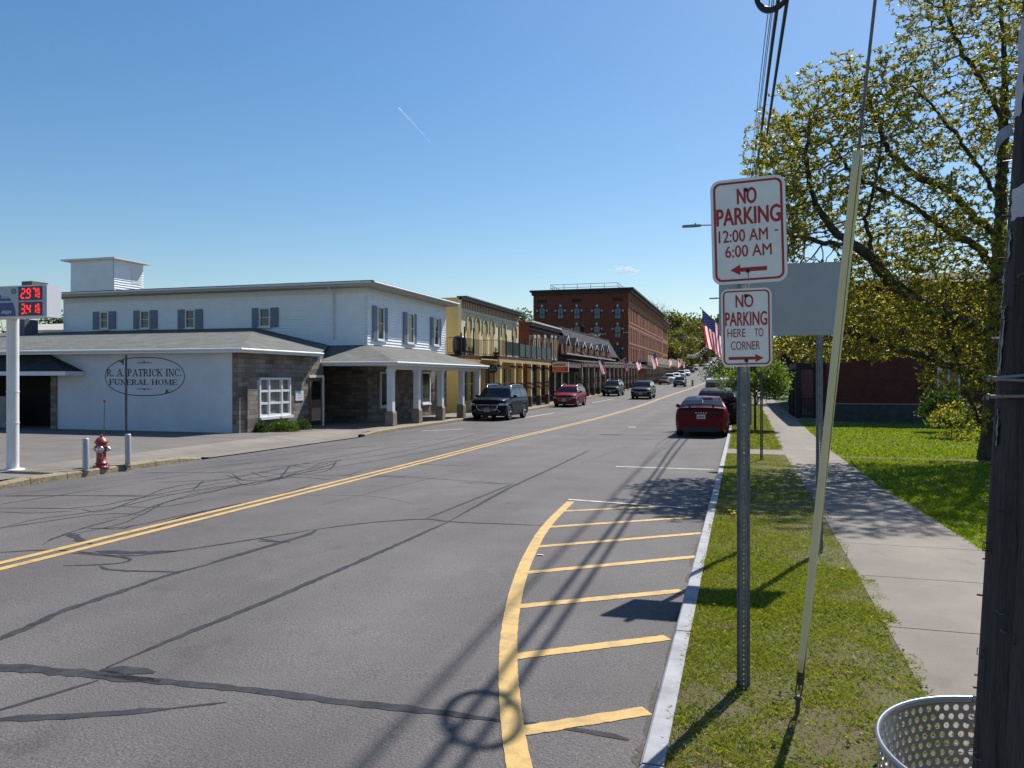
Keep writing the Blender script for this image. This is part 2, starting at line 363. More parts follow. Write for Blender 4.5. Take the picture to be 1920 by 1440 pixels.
# ---- tar-sealed cracks traced on the asphalt
mb = MB()
def seam(w_, *px, rag=.35): strip(mb, smooth_poly(gp(*px), 1), w_*(.8+.4*random.random()), .0025, st=.06, rag=rag, taper=True)
seam(.13, (-60, 1249), (0, 1251), (100, 1258), (200, 1268), (300, 1278), rag=.3); seam(.09, (190, 1256), (290, 1262), rag=.4)
seam(.082, (180, 1266), (350, 1283), (500, 1298), (650, 1318), (800, 1333), (944, 1353), rag=.3)
seam(.05, (975, 1357), (1065, 1366), (1180, 1388), rag=.5)
seam(.035, (-20, 1338), (90, 1305), (185, 1276)); seam(.065, (200, 1252), (345, 1190), (415, 1162), (490, 1132), (700, 1042), (840, 979), rag=.3)
seam(.07, (840, 979), (900, 945), (960, 912), (1040, 876), (1110, 842)); seam(.05, (800, 972), (880, 940), (965, 906))
seam(.06, (-30, 1212), (75, 1167), (105, 1150), (220, 1112), (310, 1080), (385, 1060), rag=.4); seam(.075, (380, 1062), (425, 1047), (530, 1017), (588, 999), (592, 993), rag=.3)
seam(.05, (592, 993), (680, 981), (800, 972), (840, 979), (960, 983), (1030, 986)); seam(.05, (590, 993), (500, 1008), (330, 1034), (230, 1045), (155, 1035), (90, 1031))
seam(.13, (330, 1034), (260, 1037), (180, 1034), rag=.5); seam(.04, (118, 1061), (200, 1059), (240, 1054), (246, 1047), (190, 1041), (130, 1037)); seam(.04, (187, 1062), (205, 1070), (340, 1073))
seam(.07, (-20, 1350), (170, 1342), (320, 1329)); seam(.025, (320, 1329), (425, 1317))
seam(.03, (480, 1010), (535, 1017)); seam(.12, (130, 1000), (150, 1012), (170, 1020), rag=.6)
for q in (((0, 991), (90, 977), (200, 962), (265, 965)), ((0, 953), (165, 954), (280, 930), (360, 915), (450, 900), (560, 884), (640, 868)), ((80, 1022), (100, 1007), (200, 990), (250, 975), (320, 935), (450, 911), (600, 880), (750, 857), (870, 832), (960, 810)),
          ((0, 1036), (85, 1031), (140, 1033)), ((290, 992), (350, 965), (430, 950), (500, 935), (590, 908)), ((0, 931), (140, 929), (270, 931)), ((165, 990), (230, 993), (250, 985)), ((400, 885), (545, 872), (630, 865), (740, 850), (850, 826), (900, 812)),
          ((544, 872), (580, 878), (600, 868), (640, 862)), ((420, 890), (470, 905), (560, 893), (620, 900)), ((0, 960), (60, 963), (140, 958)), ((225, 950), (300, 952), (380, 938)), ((640, 905), (700, 893), (760, 895)), ((860, 905), (960, 907)), ((700, 880), (780, 870), (870, 874)),
          ((1060, 800), (1130, 778), (1190, 765)), ((1080, 828), (1180, 822), (1260, 826)), ((470, 885), (500, 897), (560, 893)), ((290, 905), (420, 899))):
    seam(.042, *q)
for q in (((0, 187), (370, 187)), ((0, 218), (190, 218), (250, 232), (330, 200), (420, 165), (540, 150), (640, 130), (740, 110), (900, 80), (1060, 52), (1200, 25)), ((0, 268), (90, 245), (200, 232), (300, 215), (400, 190), (500, 170), (640, 155), (760, 130), (850, 100)), ((260, 245), (330, 235), (400, 205), (520, 180), (590, 160), (660, 155)),
          ((120, 300), (180, 275), (290, 245)), ((210, 270), (330, 265), (430, 240), (560, 215), (700, 185)), ((370, 265), (470, 235), (600, 205)), ((585, 150), (610, 165), (680, 150), (740, 128), (835, 100)), ((835, 100), (820, 125), (760, 135)), ((330, 130), (600, 130)), ((640, 130), (760, 135), (850, 140), (900, 125)), ((840, 135), (880, 140), (920, 135), (1080, 145), (1265, 158)), ((640, 300), (720, 303)), ((480, 172), (505, 150)), ((600, 150), (575, 132)), ((690, 150), (720, 112))):
    seam(.034, *[(x/1.323, 788+y/1.323) for x, y in q], rag=.5)
_r5 = random.Random(21)
for k in range(40):
    u, v = _r5.uniform(5, 30), _r5.uniform(-12, -7.6)
    if k > 26: u, v = _r5.uniform(8, 46), _r5.uniform(-7.2, -2.5)
    a = _r5.choice([0, .1, -.15, 0, math.pi/2, .5]); pts = []
    for j in range(_r5.randint(4, 12)): pts.append((u, min(max(v, roadL(u)+.15), -1))); a += _r5.gauss(0, .12); st_ = _r5.uniform(.3, .8); u += math.cos(a)*st_*1.3; v += math.sin(a)*st_*.7
    strip(mb, smooth_poly(pts, 2), _r5.uniform(.010, .024), .0015, st=.08, rag=.4, taper=True)
solo(mb, 'road_tar_seams', tar, kind='structure', loc=(0, 0, 0))
mb = MB()
for k in range(46):
    u = 2.2+k*.62+random.random()*.4
    if random.random() < .75: strip(mb, [(u, roadR(u)-.03), (u+.3+random.random()*.5, roadR(u)-.025-random.random()*.03)], (.012+random.random()*.03), .002, st=.03, rag=.9, taper=True)
solo(mb, 'gutter_grit', mat('gutter_grit', (.05, .04, .033), .95, col2=(.09, .08, .07), nscale=30), kind='structure', loc=(0, 0, 0))
# small dark stains and one scrap of litter
mb = MB()
_p = G(1012, 1042); mb.box(_p[1]-.03, _p[1]+.035, _p[0]-.012, _p[0]+.012, prof(_p[0])+.004, prof(_p[0])+.012)
solo(mb, 'litter', whitep, 'white scrap of paper lying on the asphalt inside the yellow hatching', 'litter')
mb = MB(); u0, v0 = G(48, 888, .12); z0 = prof(u0)+.12
mb.box(v0-.5, v0+.5, u0-.13, u0+.13, z0-.02, z0+.016)
for i in range(9): mb.box(v0-.47+i*.105, v0-.41+i*.105, u0-.1, u0+.1, z0+.016, z0+.022)
solo(mb, 'drain_grate', mat('iron_black', (.02, .02, .02), .6, .3), 'black iron drain grate set in the left sidewalk by the price sign', 'grate')
# ================================================================== GRASS
def vnoise(x, y): return (np.sin(x*1.7+np.sin(y*2.3)*1.3)+np.sin(y*1.9+1.1+np.sin(x*1.1)*1.7)+np.sin((x+y)*3.7)*.5+np.sin((x-y)*5.3+2)*.4)/2.9
def blades(name, mats, u0, u1, fl, fr, dens, hmin, hmax, wid, off, label=None, patch=None):
    st = max(.25, (u1-u0)/60); us = np.arange(u0, u1, st); P = []
    for u in us:
        a, b = fl(u), fr(u); n = int(dens(u)*st*(b-a))
        if n > 0: P.append(np.stack([RNG.uniform(a, b, n), RNG.uniform(u, u+st, n)], 1))
    P = np.concatenate(P); 
    if patch is not None:
        keep = RNG.random(len(P)) < patch(P[:, 0], P[:, 1]); P = P[keep]
    n = len(P); v, u = P[:, 0], P[:, 1]; x = u*TS+v*TC; y = u*TC-v*TS; z = np.interp(u, _gu, _gz)+off
    dist = np.hypot(x, y); h = RNG.uniform(hmin, hmax, n)*(1+.35*vnoise(x*2, y*2)); an = RNG.uniform(0, 2*np.pi, n)
    ww = wid*RNG.uniform(.7, 1.3, n)*np.maximum(1, dist/7); lean = RNG.uniform(.2, 1.3, n)*h; la = RNG.uniform(0, 2*np.pi, n)
    V = np.zeros((n, 4, 3)); dx, dy = np.cos(an)*ww/2, np.sin(an)*ww/2
    V[:, 0] = np.stack([x-dx, y-dy, z], 1); V[:, 1] = np.stack([x+dx, y+dy, z], 1)
    mx, my = x+np.cos(la)*lean*.35, y+np.sin(la)*lean*.35
    V[:, 2] = np.stack([mx+dx*.7, my+dy*.7, z+h*.6], 1); V[:, 3] = np.stack([x+np.cos(la)*lean, y+np.sin(la)*lean, z+h*.95], 1)
    I = np.arange(n)*4
    Fc = np.concatenate([np.stack([I, I+1, I+2], 1), np.stack([I, I+2, I+3], 1)])
    me = np_mesh(name, V.reshape(-1, 3), Fc, mats, 3)
    o = bpy.data.objects.new(name, me); COL.objects.link(o); o['kind'] = 'stuff'
    if label: o['label'] = label
    return o
grassm = leafmat('grass_blade', (.09, .125, .013), (.23, .27, .038), .4, .5, cc=(.40, .33, .14))
lawnm = leafmat('lawn_blade', (.09, .14, .010), (.21, .28, .020), .5, .5)
drym = leafmat('dry_blade', (.20, .16, .08), (.38, .32, .19), .2, .7, cc=(.10, .065, .035))
wob = lambda u: walkL(u)+.03+.05*math.sin(u*7)+.04*math.sin(u*17+1)+.03*math.sin(u*41)
gpat = lambda v, u: np.clip(.64+.55*vnoise(v*3.2+4, u*2.4)+.3*vnoise(v*9, u*8)+np.clip((u-4.8)/2, -.33, .5), .10, 1)
blades('verge_grass', grassm, 1.6, 20.5, lambda u: roadR(u)+.085, wob, lambda u: 27000 if u < 4.6 else (21000 if u < 7 else (8500 if u < 10 else 3200)), .012, .036, .0029, .093, 'short green grass growing on the verge between kerb and sidewalk', gpat)
blades('far_verge_grass', grassm, 22.3, 60, lambda u: roadR(u)+.15, wob, lambda u: 700, .03, .07, .006, .093, 'sunlit green grass of the farther verge beyond the concrete crossing')
blades('dry_grass', drym, 1.6, 12, lambda u: roadR(u)+.085, wob, lambda u: 7000 if u < 6 else 1500, .008, .024, .0026, .093, 'straw coloured dead grass scattered over the worn verge', lambda v, u: np.clip(.55-.7*vnoise(v*3.2+4, u*2.4), .08, 1))
blades('lawn_grass', lawnm, 5, 42, lambda u: walkR(u)-.02, lambda u: min(16, 4+u*.5), lambda u: 1500 if u < 14 else (700 if u < 24 else 330), .03, .075, .006, .083, 'bright green mown lawn right of the sidewalk', lambda v, u: np.where((u > 20.15) & (u < 20.8) & (v < 6.2), .08, 1.0))
# broad leaves of clover and plantain among the verge grass, and a few dandelions
def clover(name, n, u0, u1, size, m, label):
    u = RNG.uniform(u0, u1, n); v = np.array([RNG.uniform(.15 if random.random() < .7 else -.2, walkL(t)+.03) for t in u])
    keep = vnoise(v*4+1, u*3) > -.05; u, v = u[keep], v[keep]; n = len(u)
    x = u*TS+v*TC; y = u*TC-v*TS; z = np.interp(u, _gu, _gz)+.1+RNG.uniform(.01, .035, n); an = RNG.uniform(0, 6.28, n); s_ = size*RNG.uniform(.6, 1.3, n); tl = RNG.uniform(-.6, .6, (n, 2))
    V = np.zeros((n, 6, 3))
    for k in range(6):
        a = an+k*math.pi/3; lx, ly = np.cos(a)*s_, np.sin(a)*s_*1.0; V[:, k] = np.stack([x+lx, y+ly, z+lx*tl[:, 0]+ly*tl[:, 1]], 1)
    me = np_mesh(name, V.reshape(-1, 3), np.arange(n*6).reshape(n, 6), m, 6)
    o = bpy.data.objects.new(name, me); COL.objects.link(o); o['kind'] = 'stuff'; o['label'] = label
clover('clover_leaves', 2000, 2.4, 8.5, .0085, leafmat('clover', (.07, .13, .015), (.15, .23, .03), .4, .9), 'broad bright green weed leaves among the verge grass')
clover('fallen_leaves', 260, 2.2, 6.5, .009, leafmat('dead_leaf', (.16, .09, .045), (.30, .20, .12), .2, .8), 'brown dead leaf scraps lying on the bare turf')
dand = mat('dandelion_yellow', (.75, .48, .02), .7); stemg = mat('stem_green', (.10, .17, .03), .7)
_pts = [G(1366+random.random()*26, 963+random.random()*14, .1) for _ in range(9)]+[G(1578, 1079, .1)]
for i, (u, v) in enumerate(_pts):
    z = prof(u)+.1; t = thing('dandelion', 'yellow dandelion flowering in the verge grass beside the granite kerb' if i < 9 else 'single dandelion flowering at the left edge of the sidewalk', 'flower', (v, u, z), group='dandelions on the verge' if i < 9 else None)
    b = MB(); b.tube([(v, u, z), (v+.004, u, z+.05)], .002, 5); part(b, 'stem', stemg, t)
    b = MB(); b.lathe([(.002, -.008), (.016, 0), (.019, .005), (.008, .009)], 9, M=Matrix.Translation((v+.004, u, z+.055))); part(b, 'flower_head', dand, t)
# ================================================================== NEAR SIGNS
galv = mat('galvanised_post', (.13, .145, .165), .5, .75, col2=(.20, .215, .24), nscale=14, bump=.15, bscale=60)
galv_dark = mat('weathered_post', (.07, .08, .09), .55, .6, col2=(.11, .12, .13), nscale=10, bump=.15)
signwhite = mat('sign_white', (.88, .87, .85), .45, col2=(.80, .79, .77), nscale=5, detail=8)
signred = mat('sign_red', (.46, .018, .022), .45, col2=(.36, .02, .024), nscale=9)
boltm = mat('rusty_bolt', (.035, .022, .018), .7, .3); rustm = mat('rust_stain', (.30, .17, .09), .8)
alu = mat('sign_back_aluminium', (.36, .375, .41), .5, .2, col2=(.32, .335, .365), nscale=3, detail=8)
blackp = mat('black_paint', (.012, .012, .014), .5)
def frame_M(c, yaw, roll=0.0):
    X = Vector((math.cos(yaw), -math.sin(yaw), 0)); Z = Vector((-math.sin(yaw), -math.cos(yaw), 0)); Y = Vector((0, 0, 1))
    X2 = X*math.cos(roll)+Y*math.sin(roll); Y2 = Y*math.cos(roll)-X*math.sin(roll)
    M = Matrix((X2, Y2, Z)).transposed().to_4x4(); M.translation = Vector(c); return M
def rrect(w, h, r, n=6):
    out = []
    for cx, cy, a0 in ((w/2-r, h/2-r, 0), (-w/2+r, h/2-r, 90), (-w/2+r, -h/2+r, 180), (w/2-r, -h/2+r, 270)):
        out += [(cx+r*math.cos(R(a0+90*k/n)), cy+r*math.sin(R(a0+90*k/n))) for k in range(n+1)]
    return out
def ring_between(mb, a, b, z, M, mi=0):
    n = len(a); mb.add([(p[0], p[1], z) for p in a]+[(p[0], p[1], z) for p in b], [(k, (k+1) % n, n+(k+1) % n, n+k) for k in range(n)], mi, False, M)
def perf_post(mb, c, z0, z1, yaw, wid=.062, dep=.032, pitch=.0254, hr=.0048, mi=0):
    """U-channel post with punched holes; its open side away from the viewer"""
    M = frame_M((c[0], c[1], 0), yaw); ww = wid*.42; n = int((z1-z0)/pitch)
    for i in range(n):
        za = z0+i*pitch; zc = za+pitch/2
        oct_ = [(hr*math.cos(R(22.5+45*k)), zc+hr*math.sin(R(22.5+45*k))) for k in range(8)]
        h = pitch/2; outer = [(ww/2, zc+.35*h), (.3*ww/2, zc+h), (-.3*ww/2, zc+h), (-ww/2, zc+.35*h), (-ww/2, zc-.35*h), (-.3*ww/2, zc-h), (.3*ww/2, zc-h), (ww/2, zc-.35*h)]
        corners = [(ww/2, zc+h), (-ww/2, zc+h), (-ww/2, zc-h), (ww/2, zc-h)]
        for zz, fl in ((0, 1), (-.003, -1)):
            vs = [(p[0], p[1], zz) for p in oct_+outer+corners]
            fs = [(k, 8+k, 8+(k+1) % 8, (k+1) % 8) for k in range(8)]+[(8, 16, 9), (10, 17, 11), (12, 18, 13), (14, 19, 15)]
            mb.add(vs, fs if fl > 0 else [q[::-1] for q in fs], mi, False, M)
        mb.add([(p[0], p[1], 0) for p in oct_]+[(p[0], p[1], -.003) for p in oct_], [(k, (k+1) % 8, 8+(k+1) % 8, 8+k) for k in range(8)], mi, False, M)
    zt = z0+n*pitch
    for s_ in (-1, 1):
        a, b, e = s_*ww/2, s_*wid*.34, s_*wid/2
        prof2 = [(a, 0), (b, -dep), (e, -dep), (e, -dep-.003), (b-s_*.003, -dep-.003), (a-s_*.003, -.003)]
        vs = [(x, zz, y) for zz in (z0, zt) for x, y in prof2]
        mb.add(vs, [(k, (k+1) % 6, 6+(k+1) % 6, 6+k) for k in range(6)]+[tuple(range(6)), tuple(range(6, 12))], mi, False, M)
def sign_plate(parent, c, w, h, yaw, roll, lines, arrow, bolts, name, label):
    M = frame_M(c, yaw, roll)
    b = MB(); pl = rrect(w, h, .045*w/.41+.008); b.prism(pl, -.0022, 0, 0, M); p = part(b, name, signwhite, parent, label)
    b = MB(); i0, i1 = .016, .016+.0125
    ring_between(b, rrect(w-2*i0*w/.41, h-2*i0*w/.41, .04*w/.41), rrect(w-2*i1*w/.41, h-2*i1*w/.41, .03*w/.41), .0009, M); part(b, 'border', signred, p)
    b = MB()
    for s_, x0, x1, y0, y1, bo in lines: text_fit(b, s_, x0*w, x1*w, (.5-y1)*h, (.5-y0)*h, M, bold=bo, z=.0009)
    part(b, 'lettering', signred, p)
    x0, x1, y, t, hw, hl = arrow; b = MB(); y = (.5-y)*h
    d = 1 if x1 > x0 else -1; X0, X1 = x0*w, x1*w-d*hl
    b.add([(X0, y-t/2, .0009), (X1, y-t/2, .0009), (X1, y-hw/2, .0009), (x1*w, y, .0009), (X1, y+hw/2, .0009), (X1, y+t/2, .0009), (X0, y+t/2, .0009)], [tuple(range(7)) if d > 0 else tuple(range(7))[::-1]], 0, False, M)
    part(b, 'arrow', signred, p)
    for x, y in bolts:
        b = MB(); b.lathe([(.0095, 0), (.0095, .004), (.006, .007)], 10, M=M @ Matrix.Translation((x*w, (.5-y)*h, .001))); part(b, 'bolt', boltm, p)
    for x, y in bolts:
        b = MB()
        for k in range(1):
            xx = x*w+random.uniform(-.003, .003); L_ = random.uniform(.04, .08); ww = random.uniform(.0015, .0028)
            b.add([(xx-ww, (.5-y)*h-.008, .0007), (xx+ww, (.5-y)*h-.008, .0007), (xx, (.5-y)*h-.008-L_, .0007)], [(0, 2, 1)], 0, False, M)
        part(b, 'rust_stain', rustm, p)
PX, PY = 1.225, 4.06; gz = prof(uvw(PX, PY)[0])+.09
t = thing('parking_sign', 'galvanized post on the grass by the kerb carrying two red on white no parking plates', 'sign', (PX, PY, gz), 'W')
b = MB(); perf_post(b, (PX, PY), gz-.1, 2.62, R(14), .068, .034); part(b, 'post', galv, t)
sign_plate(t, WD(1403, 432, 4.00), .374, .550, R(20), R(1.5),
    [('NO', -.135, .118, .095, .243, .03), ('PARKING', -.42, .425, .278, .437, .03), ('12:00 AM', -.40, .255, .485, .60, .015), ('-', .345, .392, .512, .526, 0), ('6:00 AM', -.315, .30, .635, .745, .015)],
    (.235, -.255, .868, .022, .056, .05), ((-.012, .115), (-.022, .885)), 'sign_plate', 'upper plate reading NO PARKING 12:00 AM - 6:00 AM with left arrow')
sign_plate(t, WD(1399.5, 614, 4.01), .253, .408, R(19), R(.8),
    [('NO', -.205, .14, .08, .24, .02), ('PARKING', -.415, .405, .30, .475, .02), ('HERE', -.378, -.02, .515, .62, .008), ('TO', .16, .33, .515, .62, .008), ('CORNER', -.31, .26, .675, .785, .008)],
    (-.36, .335, .893, .016, .042, .042), ((0, .095), (-.01, .925)), 'sign_plate', 'lower plate reading NO PARKING HERE TO CORNER with right arrow')
# ---- the big blank sign seen from behind
D2 = 7.46
t = thing('blank_sign', 'back of a large blank grey sign panel on two punched posts in the verge', 'sign', tuple(WD(1462, 1035, D2)), 'W')
for px in (1388, 1537):
    p = WD(px, 1035, D2); b = MB(); perf_post(b, (p.x, p.y), p.z-.1, 1.7+206/1440*D2, R(16), .064, .03, hr=.0055); part(b, 'post', galv, t)
M = frame_M(WD(1461, 562, D2+.05), R(16.45-2), 0); b = MB()
b.prism(rrect(1.14, .705, .03), -.004, 0, 0, M); part(b, 'sign_panel', alu, t)
# ---- yellow diamond
D3 = 17.9; p = WD(1428, 862, D3)
t = thing('warning_sign', 'yellow diamond warning sign with black edge on a post beside the young street tree', 'sign', tuple(p), 'W')
b = MB(); perf_post(b, (p.x, p.y), p.z-.1, 2.6, R(14), .062, .03); part(b, 'post', galv_dark, t)
M = frame_M(WD(1430.5, 658, D3-.04), R(14), 0) @ Matrix.Rotation(R(45), 4, 'Z')
b = MB(); b.prism(rrect(.70, .70, .04), -.003, 0, 0, M); pl = part(b, 'sign_plate', mat('sign_yellow', (.62, .50, .10), .5, col2=(.55, .44, .09), nscale=4), t)
b = MB(); ring_between(b, rrect(.67, .67, .035), rrect(.645, .645, .03), .0015, M); part(b, 'border', blackp, pl)
b = MB(); M2 = frame_M(WD(1430.5, 658, D3-.042), R(14), 0); b.box(-.02, .33, -.075, -.06, 0, .0015, 0, M2); part(b, 'mark', blackp, pl)
# ================================================================== POLE, GUY, BIN
def vn3(a, z): return math.sin(a*9+math.sin(z*1.3)*2)*.5+math.sin(a*23+z*.7)*.35+math.sin(a*51+z*1.9)*.25
polewood = mat('pole_wood', (.035, .027, .022), .95, col2=(.075, .062, .055), nscale=9, detail=10, bump=.9, bscale=30, stretch=(3, 3, .25))
palewood = mat('split_pale_wood', (.22, .21, .20), .9, col2=(.34, .33, .32), nscale=12, stretch=(2, 2, .2))
paperm = mat('paper_scrap', (.55, .55, .56), .8, col2=(.42, .42, .44), nscale=10); steelm = mat('staple_steel', (.22, .20, .19), .45, .8); rustst = mat('staple_rust', (.13, .055, .03), .8, .3)
pc = lambda z: Vector((.752+.0564*(z-.1), 1.079, z))
pr = lambda z: .146-.0072*z
t = thing('utility_pole', 'dark weathered wooden utility pole bristling with staples beside the perforated bin', 'utility pole', (.75, 1.079, .09), 'W')
b = MB(); nn = 96; zs = [.0+.04*i for i in range(80)]+[3.2+.35*i for i in range(20)]
vs = []
for z in zs:
    c0 = pc(z); r0 = pr(z)
    for k in range(nn):
        a = 2*math.pi*k/nn; r = r0+.006*vn3(a, z)-(.010 if (math.sin(a*7+1)*math.sin(a*13+z*.35)) > .62 else 0)
        vs.append((c0.x+r*math.cos(a), c0.y+r*math.sin(a), z))
b.add(vs, [(i*nn+k, i*nn+(k+1) % nn, (i+1)*nn+(k+1) % nn, (i+1)*nn+k) for i in range(len(zs)-1) for k in range(nn)], 0, True)
b.add(vs[-nn:], [tuple(range(nn))]); part(b, 'pole', polewood, t)
def on_pole(ang, z, out=0.0):
    c0 = pc(z); r = pr(z)+out; return Vector((c0.x+r*math.cos(ang), c0.y+r*math.sin(ang), z))
rr = random.Random(3); AL = math.atan2(-1.079, -.8)   # the side towards the viewer
SIL = AL-math.pi/2+.16                                # its left silhouette
for i in range(96):
    b = MB()
    z = rr.uniform(1.05, 2.3); a = SIL+rr.choice([rr.uniform(-.25, .25), rr.uniform(0, 1.5)]); m_ = b; rs_ = rr.random() < .5
    w_ = rr.uniform(.004, .007); o1 = rr.uniform(.004, .014); da = w_/pr(z)
    vert = rr.random() < .45; az, bz = (z-w_, z+w_) if vert else (z, z+rr.uniform(-.003, .003)); aa, ab = (a, a+.01) if vert else (a-da, a+da)
    m_.tube([on_pole(aa, az, -.004), on_pole(aa, az, o1), on_pole(ab, bz, o1), on_pole(ab, bz, -.004)], .00085, 4); part(b, 'staple', rustst if rs_ else steelm, t)
for (px, y, l, an) in ((1850, 703, .05, -.1), (1858, 744, .045, -.05), (1856, 714, .03, .05)):
    b = MB()
    z = 1.7-(y-HY)/F*1.02; a = SIL+.15; p0 = on_pole(a+.5, z, .0); p1 = on_pole(a, z+an*.05, .014)
    b.tube([p0, p1], .0027, 8); b.lathe([(.003, 0), (.0048, .001), (.0048, .003)], 10, M=Matrix.Translation(p1) @ Matrix.Rotation(R(-90), 4, 'Y')); part(b, 'bracket_pin', steelm, t)
def patch(name, m, z0, z1, a0, a1, out, label=None, jag=.008, fray=True):
    b = MB(); nu, nv_ = 5, 9; vs = []
    for i in range(nv_+1):
        z = lerp(z0, z1, i/nv_); j0, j1 = (rr.uniform(-jag, jag), rr.uniform(-jag, jag)) if fray else (0, 0)
        for k in range(nu+1): vs.append(on_pole(lerp(a0+j0*3, a1+j1*3, k/nu), z+(rr.uniform(-jag, jag)*.4 if i in (0, nv_) else 0), out+rr.uniform(0, .002)))
    w_ = nu+1; b.add(vs, [(i*w_+k, i*w_+k+1, (i+1)*w_+k+1, (i+1)*w_+k) for i in range(nv_) for k in range(nu)], 0, False); part(b, name, m, t, label)
zz = lambda y: 1.7-(y-HY)/F*1.02
patch('torn_paper', paperm, zz(385), zz(325), SIL+.2, SIL+.6, .003)
patch('pale_wood_splinter', palewood, zz(560), zz(480), SIL+.02, SIL+.16, .002)
patch('pale_wood_splinter', palewood, zz(700), zz(560), SIL+.05, SIL+.2, .0025)
patch('pale_wood_splinter', palewood, zz(470), zz(400), SIL+.12, SIL+.22, .002)
patch('pale_wood_splinter', palewood, zz(850), zz(770), SIL+.1, SIL+.2, .002)
patch('torn_paper', paperm, zz(175), zz(-40), SIL+.12, SIL+.34, .004)
b = MB(); s0 = on_pole(SIL+.05, zz(190), .004); vs = []
for i in range(9):
    tt = i/8; p0 = s0+Vector((-.058*tt, -.02*tt, -.075*tt*tt-.012*tt)); w_ = .0075*(1-.75*tt)+.0015
    vs += [p0+Vector((-.2*w_, .01*math.sin(tt*6), w_)), p0+Vector((.2*w_, 0, -w_))]
b.add(vs, [(2*i, 2*i+1, 2*i+3, 2*i+2) for i in range(8)], 0, True); part(b, 'torn_ribbon', paperm, t, 'strip of torn white paper fluttering from the pole')
b = MB(); M = Matrix.Translation(on_pole(AL-.05, zz(1155), .004)) @ Vector((on_pole(AL, 1.3, 1)-on_pole(AL, 1.3, 0))).to_track_quat('Z', 'Y').to_matrix().to_4x4()
b.tube([M @ Vector((.017*math.cos(R(a)), .017*math.sin(R(a)), 0)) for a in range(0, 361, 20)], .0035, 6, caps=False); part(b, 'washer', steelm, t)
b = MB(); M = Matrix.Translation(on_pole(AL-.45, zz(1037), .002)) @ Vector((on_pole(AL-.45, 1.3, 1)-on_pole(AL-.45, 1.3, 0))).to_track_quat('Z', 'Y').to_matrix().to_4x4()
b.lathe([(.013, 0), (.011, .005), (.004, .008)], 12, M=M); part(b, 'roofing_nail', steelm, t)
# guy wire with yellow guard
A0 = WD(1495, 1322, 3.76); G1 = WD(1610, 280, 2.7); G0 = A0.lerp(G1, .085)
dirg = (G1-A0).normalized(); TOP = A0+dirg*((1.02-A0.y)/dirg.y)
guardm = mat('guard_yellow', (.74, .70, .46), .45, col2=(.66, .62, .40), nscale=3, detail=8, spec=.4); orangem = mat('guard_gap', (.32, .13, .02), .7)
t = thing('guy_wire', 'steel guy wire in a pale yellow plastic guard anchored in the worn turf', 'guy wire', tuple(A0), 'W')
b = MB(); b.tube([A0+dirg*.1, TOP], .0055, 8); part(b, 'cable', galv, t)
b = MB(); n = 14; vs = []; gl = (G1-G0).length; ax = dirg.cross(Vector((0, 1, 0))).normalized(); ay = dirg.cross(ax)
fa = math.atan2((-G0).dot(ay), (-G0).dot(ax))
for i in range(25):
    tt = i/24; tw = fa+.75+.35*math.sin(tt*5); op = .22+.25*math.exp(-((tt-.52)/.12)**2)+.3*math.exp(-(tt/.06)**2)
    for k in range(n+1):
        a = tw+op/2+(2*math.pi-op)*k/n; vs.append(G0+dirg*(gl*tt)+(ax*math.cos(a)+ay*math.sin(a))*.0178)
b.add(vs, [(i*(n+1)+k, i*(n+1)+k+1, (i+1)*(n+1)+k+1, (i+1)*(n+1)+k) for i in range(24) for k in range(n)], 0, True); g = part(b, 'guard', guardm, t)
g.modifiers.new('wall', 'SOLIDIFY').thickness = .003
b = MB(); b.tube([G0.lerp(G1, .42), G0.lerp(G1, .6)], .0168, 10); part(b, 'guard_liner', orangem, t)
b = MB(); q = A0+dirg*.19; b.box(-.016, .016, -.009, .009, -.05, .05, 0, Matrix.Translation(q) @ dirg.to_track_quat('Z', 'Y').to_matrix().to_4x4())
for k in (-.03, 0, .03): b.lathe([(.008, -.016), (.008, .016)], 6, M=Matrix.Translation(q+dirg*k) @ Matrix.Rotation(R(90), 4, 'X'))
part(b, 'clamp', galv_dark, t)
b = MB(); e = A0+dirg*.04
b.tube([e+ax*.006, A0+dirg*.1+ax*.017, A0+dirg*.15+ax*.012], .0035, 6); b.tube([e-ax*.006, A0+dirg*.1-ax*.017, A0+dirg*.15-ax*.012], .0035, 6); part(b, 'thimble_loop', galv_dark, t)
b = MB(); b.tube([A0-Vector((0, 0, .06)), A0+dirg*.05], .011, 8); b.lathe([(.01, -.012), (.022, 0), (.01, .012)], 10, M=Matrix.Translation(A0+dirg*.045)); part(b, 'anchor_rod', galv_dark, t)
# perforated bin
t = thing('litter_bin', 'perforated stainless steel litter bin standing beside the wooden pole', 'bin', (1.08, 1.57, .09), 'W')
binm = mat('stainless', (.42, .42, .43), .28, .95, col2=(.36, .36, .37), nscale=4, bump=.05)
b = MB(); nc = 78; pit = 2*math.pi/nc; rad = .3; ph = .0215; z0 = .135; rows = 36; hrd = .0080
def cyl(a, z): return (1.08+rad*math.cos(a), 1.57+rad*math.sin(a), z)
for i in range(rows):
    for k in range(nc):
        a = (k+(.5 if i % 2 else 0))*pit; zc = z0+ph*(i+.5); hw = pit/2; hh = ph/2
        N8 = 8; inner = [(a+hrd/rad*math.cos(2*math.pi*j/N8), zc+hrd*math.sin(2*math.pi*j/N8)) for j in range(N8)]
        outer = []
        for j in range(N8):
            cx, sy = math.cos(2*math.pi*j/N8), math.sin(2*math.pi*j/N8); m_ = max(abs(cx), abs(sy)); outer.append((a+hw*cx/m_, zc+hh*sy/m_))
        vs = [cyl(*p) for p in inner+outer]
        fs = [(j, N8+j, N8+(j+1) % N8, (j+1) % N8) for j in range(N8)]
        b.add(vs, fs)
zt = z0+rows*ph
